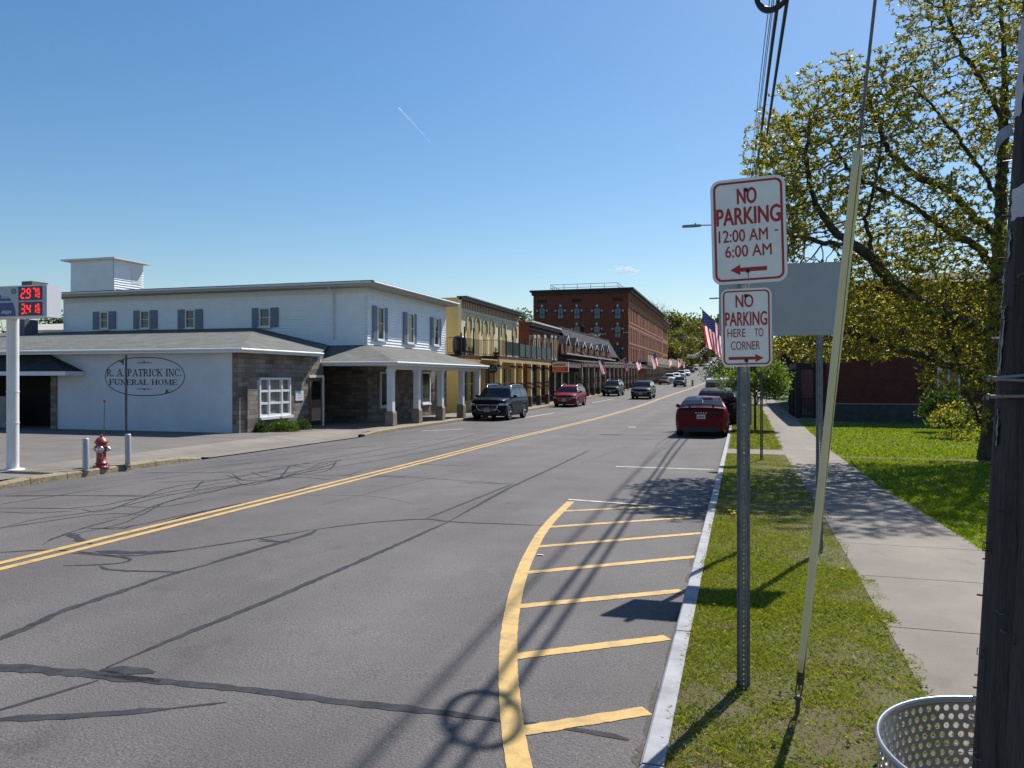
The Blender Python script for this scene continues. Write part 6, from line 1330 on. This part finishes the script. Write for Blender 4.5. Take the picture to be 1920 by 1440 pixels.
# ================================================================== TREES
barkm = mat('magnolia_bark', (.035, .029, .022), .95, col2=(.075, .065, .05), nscale=7, bump=.8, bscale=25)
barkg = mat('grey_bark', (.09, .08, .07), .95, col2=(.05, .045, .04), nscale=4, bump=.5)
def tubes_mesh(name, P, par, rad, mats, n_of=lambda r: 10 if r > .1 else (7 if r > .05 else (5 if r > .015 else 3))):
    """branches: tapered segments; a node shares its ring with its thickest child, side branches start inside it"""
    n_ = len(P); kid = [-1]*n_
    for i in range(n_):
        j = par[i]
        if j >= 0 and (kid[j] < 0 or rad[i] > rad[kid[j]]): kid[j] = i
    T = []
    for i in range(n_):
        d = Vector((0, 0, 0))
        if par[i] >= 0: d += (P[i]-P[par[i]]).normalized()
        if kid[i] >= 0: d += (P[kid[i]]-P[i]).normalized()
        T.append(d.normalized() if d.length > 1e-4 else Vector((0, 0, 1)))
    V, Fq = [], []; off = 0
    for i in range(n_):
        j = par[i]
        if j < 0: continue
        d = P[i]-P[j]
        if d.length < 1e-5: continue
        main_ = kid[j] == i; n = n_of(max(rad[i], rad[j]) if main_ else rad[i])
        for c, r, t in ((P[j], rad[j] if main_ else min(rad[j], rad[i]*1.35), T[j] if main_ else d.normalized()), (P[i], rad[i], T[i])):
            x = Vector((.81, .57, .13)); x = x-t*x.dot(t)
            if x.length < .05: x = Vector((0, 0, 1))-t*t.z
            x.normalize(); y = t.cross(x)
            for k in range(n): a = 2*math.pi*k/n; q = c+(x*math.cos(a)+y*math.sin(a))*r; V.append((q.x, q.y, q.z))
        for k in range(n): Fq.append((off+k, off+(k+1) % n, off+n+(k+1) % n, off+n+k))
        off += 2*n
    me = np_mesh(name, np.array(V), np.array(Fq), mats, 4); me.polygons.foreach_set('use_smooth', [True]*len(me.polygons)); return me
def leaf_mesh(name, C, D, size, mats, wr=.5, jitter=.35):
    """leaves: centre C (n,3), direction D (n,3), length size (n,); a folded diamond each"""
    n = len(C); D = D/np.linalg.norm(D, axis=1, keepdims=True); Rn = RNG.normal(size=(n, 3)); S = np.cross(D, Rn); S /= np.linalg.norm(S, axis=1, keepdims=True); N_ = np.cross(D, S); s_ = size[:, None]
    V = np.stack([C, C+D*s_*.5+S*s_*wr*.5+N_*s_*.08, C+D*s_, C+D*s_*.5-S*s_*wr*.5+N_*s_*.08], 1).reshape(-1, 3); I = np.arange(n)*4
    return np_mesh(name, V, np.concatenate([np.stack([I, I+1, I+2], 1), np.stack([I, I+2, I+3], 1)]), mats, 3)
def colonize(skel, attr, step=.17, dinf=1.3, dkill=.32, iters=70, seed=1):
    rr_ = random.Random(seed); P, par = [], []
    for path, root in skel:
        prev = root
        if root is not None:
            q = min(range(len(P)), key=lambda i: (P[i]-path[0]).length); prev = q; last = P[q]; pts = path
        else: P.append(path[0]); par.append(-1); prev = 0; last = path[0]; pts = path[1:]
        for p in pts:
            d = p-last; n = max(1, int(d.length/step))
            for k in range(1, n+1):
                P.append(last+d*(k/n)+Vector((rr_.gauss(0, 1), rr_.gauss(0, 1), rr_.gauss(0, 1)))*.016); par.append(prev); prev = len(P)-1
            last = p
    A = [Vector(a) for a in attr]; seen = set()
    for it in range(iters):
        kd = kdtree.KDTree(len(P))
        for i, p in enumerate(P): kd.insert(p, i)
        kd.balance(); acc = {}; rest = []
        for a in A:
            co, i, d = kd.find(a)
            if d < dkill: continue
            rest.append(a)
            if d < dinf:
                v = (a-co).normalized()
                if i in acc: acc[i] += v
                else: acc[i] = v.copy()
        A = rest; grown = 0
        for i, v in acc.items():
            if v.length < 1e-4: continue
            v = v.normalized()+Vector((rr_.gauss(0, .28), rr_.gauss(0, .28), rr_.gauss(0, .28))); v.normalize(); q = P[i]+v*step; key = (i, round(q.x, 1), round(q.y, 1), round(q.z, 1))
            if key in seen: continue
            seen.add(key); P.append(q); par.append(i); grown += 1
        if not grown: break
    n = len(P); ch = [0]*n; e = 2.25; acc = [0.0]*n; rad = [0.0]*n; tip = .0042
    for i in range(n-1, -1, -1):
        r = (acc[i])**(1/e) if acc[i] > 0 else tip
        rad[i] = r
        if par[i] >= 0: acc[par[i]] += r**e; ch[par[i]] += 1
    return P, par, rad, ch
def blob(n, c, r, rng, hollow=.25):
    out = []
    while len(out) < n:
        p = rng.normal(size=3); p /= np.linalg.norm(p); q = (hollow+(1-hollow)*rng.random())**(1/2.2); out.append(np.array(c)+p*q*np.array(r)*(.9+.2*vnoise(p[0]*3+c[0], p[1]*3+p[2]*2)))
    return out
rng = np.random.default_rng(11)
W3 = lambda px, py, D: WD(px, py, D)
base = W3(1850, 872, 18.4)
main = [base, W3(1862, 800, 18.4), W3(1868, 700, 18.3), W3(1872, 560, 18.2), W3(1874, 450, 18.0), W3(1878, 330, 17.8), W3(1886, 200, 17.6), W3(1880, 60, 17.4), W3(1870, -40, 17.2)]
skel = [(main, None),
  ([W3(1866, 705, 18.3), W3(1815, 700, 18.0), W3(1745, 672, 17.6), W3(1690, 655, 17.2), W3(1620, 630, 16.8), W3(1560, 620, 16.3)], 1),
  ([W3(1856, 830, 18.4), W3(1836, 790, 18.0), W3(1806, 715, 17.6), W3(1780, 620, 17.0), W3(1762, 540, 16.5)], 1),
  ([W3(1870, 640, 18.2), W3(1800, 600, 17.6), W3(1739, 575, 17.0), W3(1669, 530, 16.4), W3(1638, 485, 16.2), W3(1622, 410, 16.1), W3(1640, 350, 16.1), W3(1655, 250, 16.2)], 1),
  ([W3(1638, 485, 16.2), W3(1600, 460, 15.9), W3(1560, 430, 15.7), W3(1528, 380, 15.6), W3(1510, 300, 15.6), W3(1520, 220, 15.7)], 1),
  ([W3(1600, 460, 15.9), W3(1540, 455, 15.4), W3(1480, 440, 15.1), W3(1430, 410, 15.0)], 1),
  ([W3(1871, 520, 18.1), W3(1840, 468, 17.7), W3(1763, 425, 17.0), W3(1714, 387, 16.6), W3(1662, 360, 16.3), W3(1600, 330, 16.0), W3(1560, 270, 15.9)], 1),
  ([W3(1874, 450, 18.0), W3(1820, 400, 17.4), W3(1767, 349, 17.0), W3(1714, 328, 16.8), W3(1670, 290, 16.6), W3(1640, 220, 16.5), W3(1620, 140, 16.5)], 1),
  ([W3(1876, 380, 17.9), W3(1840, 320, 17.2), W3(1790, 250, 16.8), W3(1740, 190, 16.5), W3(1700, 150, 16.4)], 1),
  ([W3(1884, 230, 17.6), W3(1840, 150, 17.0), W3(1800, 90, 16.6), W3(1780, 40, 16.4)], 1),
  ([W3(1871, 545, 18.2), W3(1900, 480, 17.2), W3(1930, 400, 16.4)], 1), ([W3(1878, 330, 17.8), W3(1905, 260, 18.8), W3(1950, 180, 19.6)], 1)]
attr = []
for n_, px, py, D, r in ((620, 1560, 290, 16.2, (1.9, 1.9, 1.9)), (420, 1450, 420, 15.4, (.75, 1.1, 1.3)), (300, 1500, 560, 15.8, (1.3, 1.3, 1.0)), (480, 1640, 560, 16.4, (1.6, 1.5, 1.2)), (320, 1600, 640, 16.6, (1.2, 1.0, .55)),
    (560, 1690, 390, 16.6, (1.8, 1.6, 1.8)), (620, 1800, 130, 17.0, (1.75, 1.9, 2.4)), (420, 1800, 480, 17.4, (1.3, 1.5, 1.4)), (250, 1790, 700, 17.2, (1.0, .9, .55)), (420, 1930, 200, 17.6, (1.7, 1.9, 3.2)), (200, 1640, 190, 16.3, (1.0, 1.2, .9)), (220, 1880, 640, 17.6, (.8, 1.2, 1.3)), (260, 1780, -60, 17.0, (1.6, 1.6, 1.2)), (260, 1700, 520, 18.6, (1.8, 1.4, 1.8)), (420, 1690, 610, 18.0, (2.3, 1.5, .95)), (360, 1810, 600, 17.2, (1.2, 1.3, 1.2)), (260, 1540, 650, 16.8, (1.0, 1.0, .45)), (260, 1462, 300, 18.4, (.85, 1.4, 1.1)), (300, 1450, 420, 17.6, (1.0, 1.3, 1.1)), (200, 1800, 790, 17.9, (.75, .7, .6)), (300, 1470, 600, 16.2, (.75, 1.0, .9)), (300, 1500, 330, 15.6, (1.2, 1.2, 1.5)), (240, 1600, 180, 16.2, (1.6, 1.3, 1.0))):
    attr += blob(int(n_*3.6), W3(px, py, D), r, rng)
P, par, rad, ch = colonize(skel, attr, step=.105, dinf=1.6, dkill=.145, iters=110)
tg = max(rad); rad = [r*.24/tg if r > .06 else r for r in rad]; rad = [max(r, .004) for r in rad]
for i in range(len(rad)):
    if par[i] >= 0 and rad[i] > rad[par[i]]: rad[par[i]] = rad[i]
t = thing('magnolia_tree', 'old spreading magnolia with twisted dark limbs and sparse yellow green leaves', 'tree', tuple(base), 'W')
me = tubes_mesh('trunk', P, par, rad, barkm); o = bpy.data.objects.new('trunk', me); COL.objects.link(o); o.parent = t; o.location = -t.location
C, D = [], []
for i in range(len(P)):
    if rad[i] < .011 and par[i] >= 0:
        d = (P[i]-P[par[i]]).normalized(); nl = (10 if ch[i] == 0 else (4 if rad[i] < .007 else 1))
        for k in range(nl):
            q = P[par[i]].lerp(P[i], random.random()); C.append(q); D.append(d*.5+Vector((random.gauss(0, .7), random.gauss(0, .7), random.gauss(.25, .6))))
C = np.array([tuple(c) for c in C]); D = np.array([tuple(c) for c in D])
magleaf = leafmat('magnolia_leaf', (.10, .11, .014), (.30, .285, .045), .5, .45, cc=(.50, .42, .26))
me = leaf_mesh('crown', C, D, RNG.uniform(.042, .105, len(C)), magleaf, .52); o = bpy.data.objects.new('crown', me); COL.objects.link(o); o.parent = t; o.location = -t.location
# generic tree with leaf clumps
def tree(name, label, loc, h, cr, m, kind='round', n=2600, ls=.35, group=None, trunk=.18, cb=.3, seed=0, bark=None, frame='W', twigs=False):
    rr_ = random.Random(seed); rg = np.random.default_rng(seed+5); loc = Vector(loc); t = thing(name, label, 'tree', tuple(loc), frame, 0, group, local=True)
    b = MB(); H0 = h*cb; b.tube([(0, 0, -.2), (rr_.gauss(0, .02)*h, rr_.gauss(0, .02)*h, H0), (rr_.gauss(0, .03)*h, rr_.gauss(0, .03)*h, h*.8)], [trunk, trunk*.75, trunk*.2], 7); lobes = []
    for i in range(13 if not twigs else 22):
        a = rr_.random()*6.28; zz_ = rr_.uniform(cb+.1, .92)*h; fall = math.sqrt(max(.05, 1-((zz_/h-.55)/.5)**2)) if kind == 'round' else max(.12, 1.15*(1-zz_/h))
        q = Vector((math.cos(a)*cr*fall*rr_.uniform(.35, .8), math.sin(a)*cr*fall*rr_.uniform(.35, .8), zz_)); s_ = Vector((0, 0, max(H0*.8, zz_-cr*.55)))
        b.tube([s_, s_.lerp(q, .5)+Vector((0, 0, .04*h)), q], [trunk*.4, trunk*.22, trunk*.06], 5); lobes.append((q, cr*rr_.uniform(.28, .5)))
        if twigs:
            for k in range(7): e = q+Vector((rr_.gauss(0, 1), rr_.gauss(0, 1), rr_.gauss(.5, .8)))*cr*.25; b.tube([s_.lerp(q, rr_.uniform(.5, 1)), e], [trunk*.08, .02], 3)
    part(b, 'trunk', bark or barkg, t); per = n//len(lobes); Cs, Ds = [], []
    for q, r in lobes:
        p = rg.normal(size=(per, 3)); p /= np.linalg.norm(p, axis=1, keepdims=True); k = rg.random((per, 1))**.45; c = np.array(tuple(q))+p*k*r*np.array([1.1, 1.1, .8]); Cs.append(c); Ds.append(p+rg.normal(size=(per, 3))*.7)
    if n:
        Cs = np.concatenate(Cs); Ds = np.concatenate(Ds); me = leaf_mesh('crown', Cs, Ds, rg.uniform(.6, 1.3, len(Cs))*ls, m, .6); o = bpy.data.objects.new('crown', me); COL.objects.link(o); o.parent = t; ORG[o.name] = (0, 0, 0)
    return t
stleaf = leafmat('street_leaf', (.055, .10, .018), (.15, .21, .035), .45, .5)
p = W3(1416, 806, 31.0); tree('street_tree', 'young leafy street tree in the verge behind the no parking post', p, 3.4, 1.4, stleaf, n=9000, ls=.115, trunk=.055, cb=.36, seed=4, bark=barkm)
# wooded hill beyond the brick block
hl = [leafmat('wood_olive', (.045, .06, .012), (.12, .125, .025), .35), leafmat('wood_green', (.022, .05, .010), (.06, .10, .018), .35), leafmat('wood_dark', (.010, .026, .010), (.028, .05, .014), .25), leafmat('wood_rust', (.06, .045, .022), (.12, .085, .04), .35), leafmat('wood_yellow', (.08, .09, .014), (.17, .16, .03), .4)]
words = ['olive green', 'fresh green', 'dark green', 'rusty brown budding', 'yellow green']
hill_tr = [(1248, 600, 240, 6, 0), (1262, 578, 255, 7, 0), (1280, 590, 250, 6, 4), (1272, 620, 235, 6, 4), (1258, 640, 222, 5, 4), (1295, 583, 270, 7, 1), (1308, 592, 290, 7, 2), (1322, 604, 300, 7, 2), (1318, 630, 280, 6, 2), (1300, 615, 262, 6, 0), (1290, 640, 245, 5, 3), (1305, 648, 262, 5, 3), (1275, 655, 232, 5, 0),
   (1330, 640, 330, 6, 1), (1262, 665, 222, 4, 3), (1316, 655, 300, 4, 1), (1338, 600, 340, 9, 2), (1350, 590, 350, 9, 1), (1365, 600, 340, 8, 0), (1345, 640, 400, 8, 1), (1240, 620, 260, 6, 2), (1226, 600, 300, 8, 1), (1380, 610, 330, 8, 1)]
cols_ = {}
for i, (px, py, D, cr, ki) in enumerate(hill_tr):
    top = W3(px, py, D); u, v = uvw(top.x, top.y); zb = prof(u)+hill(v, u)-.2; h = max(6, top.z-zb)
    tree('hill_tree', '', (top.x, top.y, zb), h, cr, hl[ki], n=2600, ls=cr*.13, group='trees on the wooded hill', trunk=.28, cb=.18, seed=20+i)['label'] = f'{words[ki]} tree on the far hill, ' + ['crown high against the sky', 'in front of the taller ones', 'beside the brick block', 'low down by the road', 'rising behind the lower crowns'][0 if py < 596 else (2 if px < 1265 else (3 if py > 635 else (4 if D > 270 else 1)))]
p = W3(1236, 555, 300); u, v = uvw(p.x, p.y); zb = prof(u)+hill(v, u); tree('bare_tree', 'bare leafless tree rising above the corner of the tall brick block', (p.x, p.y, zb), p.z-zb, 6, hl[0], n=0, trunk=.35, cb=.5, seed=77, twigs=True)
p = W3(988, 582, 150); tree('roofline_tree', 'green tree top rising behind the low dark red brick shop', (p.x, p.y, 0), p.z, 5, hl[1], n=3000, ls=.5, trunk=.3, cb=.3, seed=90)
p = W3(976, 583, 160); tree('bare_tree', 'bare twiggy tree beside the green crown behind the low brick shop', (p.x, p.y, 0), p.z, 4.5, hl[0], n=0, trunk=.3, cb=.4, seed=91, twigs=True)
p = W3(8, 612, 60); tree('roofline_tree', 'pale budding tree left of the roof vents behind the price sign pole', (p.x, p.y, 0), p.z, 3, hl[3], n=700, ls=.22, trunk=.2, cb=.3, seed=92, twigs=True)
p = W3(95, 597, 95); tree('roofline_tree', 'dark green tree top behind the far pale roof left of the funeral home', (p.x, p.y, 0), p.z, 5, hl[2], n=2200, ls=.45, trunk=.3, cb=.3, seed=93)
# right-hand shrubs and trees farther along the right side
for i, (px, py, D, cr, ki, lab) in enumerate(((1360, 668, 75, 2.2, 1, 'green street tree crown showing left of the yellow diamond sign'), (1480, 640, 62, 2.6, 3, 'brownish budding tree over the shaded right sidewalk'), (1520, 600, 75, 4, 2, 'dark tree filling the gap behind the blank grey sign'))):
    p = W3(px, py, D); u, v = uvw(p.x, p.y); tree('roadside_tree', lab, (p.x, p.y, prof(u)), p.z-prof(u), cr, hl[ki], n=2600, ls=cr*.09, trunk=.14, cb=.35, seed=120+i)
def shrub(name, label, px, py, D, w, h, m, n, ls, seed=0, upright=False):
    rg = np.random.default_rng(seed); p = W3(px, py, D); t = thing(name, label, 'shrub', tuple(p), 'W', 0, None, local=True); b = MB()
    for k in range(9): a = k*.7; b.tube([(.04*math.cos(a), .04*math.sin(a), -.05), (w*.5*math.cos(a), w*.5*math.sin(a), h*.6)], [.012, .004], 4)
    part(b, 'stems', barkm, t); q = rg.normal(size=(n, 3)); q /= np.linalg.norm(q, axis=1, keepdims=True); q[:, 2] = np.abs(q[:, 2])*1.0-.08; k = rg.random((n, 1))**.33*(.82+.25*vnoise(q[:, :1]*4+seed, q[:, 1:2]*4+q[:, 2:3]*3)); C = q*k*np.array([w, w, h])
    Dd = q*.6+rg.normal(size=(n, 3))*.5+np.array([0, 0, 1.4 if upright else .3]); me = leaf_mesh('foliage', C, Dd, rg.uniform(.6, 1.3, n)*ls, m, .22 if upright else .5); o = bpy.data.objects.new('foliage', me); COL.objects.link(o); o.parent = t
yew = leafmat('yew_leaf', (.035, .075, .010), (.10, .155, .02), .3)
shrub('clipped_shrub', 'rounded bright green shrub below the nine pane window of the funeral home', 531, 812, 28.9, .72, .62, yew, 4200, .07, 1)
shrub('clipped_shrub', 'small upright dark shrub against the lit stone pier left of the rounded one', 490, 817, 28.2, .36, .66, leafmat('yew_dark', (.02, .045, .01), (.06, .10, .02), .3), 1400, .08, 2)
shrub('clipped_shrub', 'dark shaded shrub at the right end of the window beside the door', 565, 806, 30.2, .5, .55, leafmat('yew_dark', (.02, .04, .01), (.06, .10, .02), .3), 1400, .07, 3)
shrub('garden_shrub', 'leafy green shrub against the brick hall left of the magnolia trunk', 1768, 778, 30.0, 1.0, 1.35, leafmat('garden_leaf', (.025, .055, .01), (.075, .12, .02), .3), 2600, .13, 4)
shrub('lily_clump', 'bright clump of strap shaped leaves at the foot of the shrub by the hall', 1782, 800, 26.5, .8, .5, leafmat('lily_leaf', (.05, .10, .012), (.11, .18, .022), .4), 900, .26, 5, True)
# ================================================================== FLAGS, POLES, SMALL STREET THINGS, SKY TRACES
flagr = mat('flag_red', (.55, .022, .04), .7); flagw = mat('flag_white', (.82, .81, .80), .7); flagb = mat('flag_blue', (.022, .03, .12), .7)
for m_ in (flagr, flagw, flagb):
    nt = m_.node_tree; b_ = nt.nodes['Principled BSDF']; t_ = nt.nodes.new('ShaderNodeBsdfTranslucent'); t_.inputs[0].default_value = b_.inputs['Base Color'].default_value; ms = nt.nodes.new('ShaderNodeMixShader'); ms.inputs[0].default_value = .62
    nt.links.new(b_.outputs[0], ms.inputs[1]); nt.links.new(t_.outputs[0], ms.inputs[2]); nt.links.new(ms.outputs[0], nt.nodes['Material Output'].inputs[0])
def flag(label, tip, base, hoist, fly, group, stars=True, curl=.1, drop=Vector((0, 0, -1)), seed=0):
    rr_ = random.Random(seed); t = thing('flag', label, 'flag', tuple(base), 'W', 0, group); hd = (base-tip).normalized(); b = MB(); b.tube([base, tip+(tip-base).normalized()*.05], .016, 6)
    b.lathe([(.003, -.04), (.035, 0), (.003, .04)], 8, M=Matrix.Translation(tip+(tip-base).normalized()*.07)); part(b, 'staff', mat('staff_wood', (.30, .25, .18), .6), t)
    nx, ny = 26, 20; side = hd.cross(drop).normalized(); b = MB(); ph = rr_.random()*6
    def P(i, j):
        s_ = i/nx; q = j/ny; sag = (1-.16*q*(1-.3*s_)); w = curl*math.sin(s_*9+ph+q*2)*q+curl*.5*math.sin(s_*17+ph)*q
        return tip+hd*(.04+s_*hoist*sag)+drop*(q*fly*(1-.05*math.sin(s_*3)))+side*w+hd*(.12*q*q*fly)
    vs = [P(i, j) for i in range(nx+1) for j in range(ny+1)]; w_ = ny+1
    for i in range(nx):
        for j in range(ny):
            mi = 2 if (i < 14 and j < 8) else (0 if (i//2) % 2 == 0 else 1)
            b.f.append((i*w_+j, i*w_+j+1, (i+1)*w_+j+1, (i+1)*w_+j)); b.mi.append(mi); b.sm.append(True)
    b.v = [tuple(v) for v in vs]; cl = part(b, 'flag_cloth', [flagr, flagw, flagb], t)
    if stars:
        b = MB()
        for i in range(9):
            for j in range(11):
                if (i+j) % 2: continue
                c = P(1+i*1.5, .6+j*.66); e1 = hd*hoist*.014; e2 = drop*fly*.010
                for sd in (-.006, .006):
                    o_ = side*sd; b.add([c+o_+e1*(1 if k % 2 == 0 else .42)*2.0*math.cos(R(36*k))+e2*(1 if k % 2 == 0 else .42)*2.2*math.sin(R(36*k)) for k in range(10)], [tuple(range(10))])
        part(b, 'stars', flagw, cl)
    return t
GF = 'flags along the street'
p0 = W3(1398, 655, 35.0)
flag('large backlit american flag on a staff just left of the lower no parking sign', W3(1315, 579, 34.6), p0, 1.55, 1.6, GF, curl=.08, drop=Vector((.08, 0, -1)).normalized(), seed=1)
for i, (tx, ty, bx, by, v, lab) in enumerate(((1132, 671.5, 1105, 686, -13.2, 'american flag hanging over the parked black SUV, nearest of the left row'), (1174, 671, 1150, 685, -13.2, 'second american flag of the left row, over the blue grey moving SUV'), (1200, 674, 1184, 687, -13.3, 'third american flag, half hidden under the arcade eave'),
      (1229, 660.5, 1214, 678, -13.2, 'american flag raised above the tan balcony front'), (1259, 669, 1249, 682, -13.2, 'american flag above the far arcade roof, right of the raised one'), (1275, 674, 1266, 685, -13.2, 'smaller american flag near the end of the far arcade'), (1283, 676, 1276, 686, -13.2, 'last small flag at the far end of the arcade'))):
    ut, zt = FV(tx, ty, v); ub, zb = FV(bx, by, v-1.2); tip = Vector((*xyw(ut, v), zt)); base_ = Vector((*xyw(ub, v-1.2), zb))
    d = (base_-tip); base_ = tip+d.normalized()*min(d.length, 3.2) if d.length > 3.2 else base_
    fl = (1.55, 1.55, 1.2, 2.1, 1.5, 1.5, 1.6)[i]; flag(lab, tip, base_, fl*.62, fl, GF, stars=i < 4, curl=.10, drop=Vector((.35 if i < 4 else .1, .1, -1)).normalized(), seed=i+5)
flag('folded red and white flag fluttering just right of the raised flag', Vector((*xyw(FV(1240, 665, -13.4)[0], -13.4), FV(1240, 665, -13.4)[1])), Vector((*xyw(FV(1231, 676, -14.2)[0], -14.2), FV(1231, 676, -14.2)[1])), 1.0, 1.3, GF, stars=False, seed=31, drop=Vector((-.8, .2, -.6)).normalized())
# far poles on the left of the road
for i, (px, ytop, yb, D) in enumerate(((1281, 622, 690, 200), (1313, 628, 688, 262), (1326, 636, 684, 310))):
    p = W3(px, yb, D); u, v = uvw(p.x, p.y); zt = 1.7-(ytop-HY)/F*D
    t = thing('utility_pole', ('grey utility pole rising right of the brick block', 'utility pole farther up the hill in front of the dark trees', 'utility pole highest up the hill road')[i], 'utility pole', (p.x, p.y, prof(u)), 'W'); b = MB(); b.tube([(p.x, p.y, prof(u)-.3), (p.x, p.y, zt)], [.2, .13], 7); part(b, 'pole', greypole, t)
    b = MB(); b.box(p.x-1.1, p.x+1.1, p.y-.06, p.y+.06, zt-.9, zt-.75); part(b, 'crossarm', greypole, t)
# garland of coiled cable near the hill
a, c = W3(1290, 668, 150), W3(1345, 628, 110); b = MB(); n = 160; d = c-a
b.tube([a+d*(i/n)+Vector((0, 0, -1.1*math.sin(math.pi*i/n)))+Vector((.35*math.cos(i*.55), .2*math.sin(i*.55), .35*math.sin(i*.55))) for i in range(n+1)], .035, 4)
solo(b, 'cable_garland', mat('garland_grey', (.34, .36, .36), .6), 'pale coiled garland strung over the far road in front of the wooded hill', 'garland', loc=tuple(a), frame='W')
# crossing signs standing on the centre line
for i, (px, yb, ht) in enumerate(((1298.5, 723.5, .95), (1332.5, 705, .95))):
    u, v = G(px, yb); z = prof(u); t = thing('crossing_sign', ('yellow green crossing paddle standing on the centre line, nearer one' if i == 0 else 'farther crossing paddle on the centre line up the road'), 'sign', (v, u, z))
    b = MB(); b.box(v-.17, v+.17, u-.02, u+.02, z+.15, z+ht+.1); pd = part(b, 'paddle', mat('paddle_lime', (.42, .42, .10), .5), t)
    b = MB(); b.box(v-.11, v+.11, u-.026, u+.026, z+.32, z+.5); b.box(v-.06, v+.06, u-.026, u+.026, z+.6, z+.85); part(b, 'paddle_marks', blackp, pd); b = MB(); b.lathe([(.25, 0), (.22, .1), (.08, .16)], 12, M=Matrix.Translation((v, u, z))); part(b, 'base', trimb, t)
# contrail and wisps of cloud far overhead
vap = bpy.data.materials.new('vapour'); vap.use_nodes = True; nt = vap.node_tree; tr = nt.nodes.new('ShaderNodeBsdfTransparent'); df = nt.nodes.new('ShaderNodeBsdfTranslucent'); df2 = nt.nodes.new('ShaderNodeBsdfDiffuse'); df.inputs[0].default_value = (.95, .95, .95, 1); df2.inputs[0].default_value = (.95, .95, .95, 1); ad = nt.nodes.new('ShaderNodeMixShader'); ms = nt.nodes.new('ShaderNodeMixShader')
nt.links.new(df.outputs[0], ad.inputs[1]); nt.links.new(df2.outputs[0], ad.inputs[2]); nt.links.new(tr.outputs[0], ms.inputs[1]); nt.links.new(ad.outputs[0], ms.inputs[2]); nt.links.new(ms.outputs[0], nt.nodes['Material Output'].inputs[0])
lw = nt.nodes.new('ShaderNodeTexCoord'); no = nt.nodes.new('ShaderNodeTexNoise'); no.inputs['Scale'].default_value = .012; no.inputs['Detail'].default_value = 6; nt.links.new(lw.outputs['Object'], no.inputs[0]); mr = nt.nodes.new('ShaderNodeMapRange'); mr.inputs[1].default_value = .4; mr.inputs[2].default_value = .75; mr.inputs[3].default_value = .06; mr.inputs[4].default_value = .16; nt.links.new(no.outputs[0], mr.inputs[0]); nt.links.new(mr.outputs[0], ms.inputs[0])
vap2 = vap.copy(); vap2.name = 'contrail_vapour'; [setattr(n_.inputs[3], 'default_value', .2) or setattr(n_.inputs[4], 'default_value', .32) for n_ in vap2.node_tree.nodes if n_.type == 'MAP_RANGE']
b = MB(); a, c = W3(747, 201, 9000), W3(812, 272, 9000); b.tube([a.lerp(c, i/30) for i in range(31)], [max(1, 6.5*(1-i/30)+1.5*math.sin(i)) for i in range(31)], 8, smooth=True)
solo(b, 'contrail', vap2, 'thin white aircraft contrail slanting across the blue sky', 'contrail', loc=tuple(a), frame='W')
for i, (px, py, w) in enumerate(((1170, 506, 40),)):
    b = MB(); c = W3(px, py, 9000); rr_ = random.Random(i)
    for k in range(34):
        q = c+Vector((rr_.gauss(0, w*2.0), rr_.gauss(0, 60), rr_.gauss(0, 17)))
        b.lathe([(1, -9), (30, -6), (42, 0), (30, 7), (1, 9)], 12, M=Matrix.Translation(q) @ Matrix.Diagonal((rr_.uniform(.6, 1.6), 1, rr_.uniform(.6, 1.3), 1)), smooth=True)
    solo(b, 'cloud', vap, 'small faint wisp of cloud low in the sky above the tall brick block', 'cloud', loc=tuple(c), frame='W')
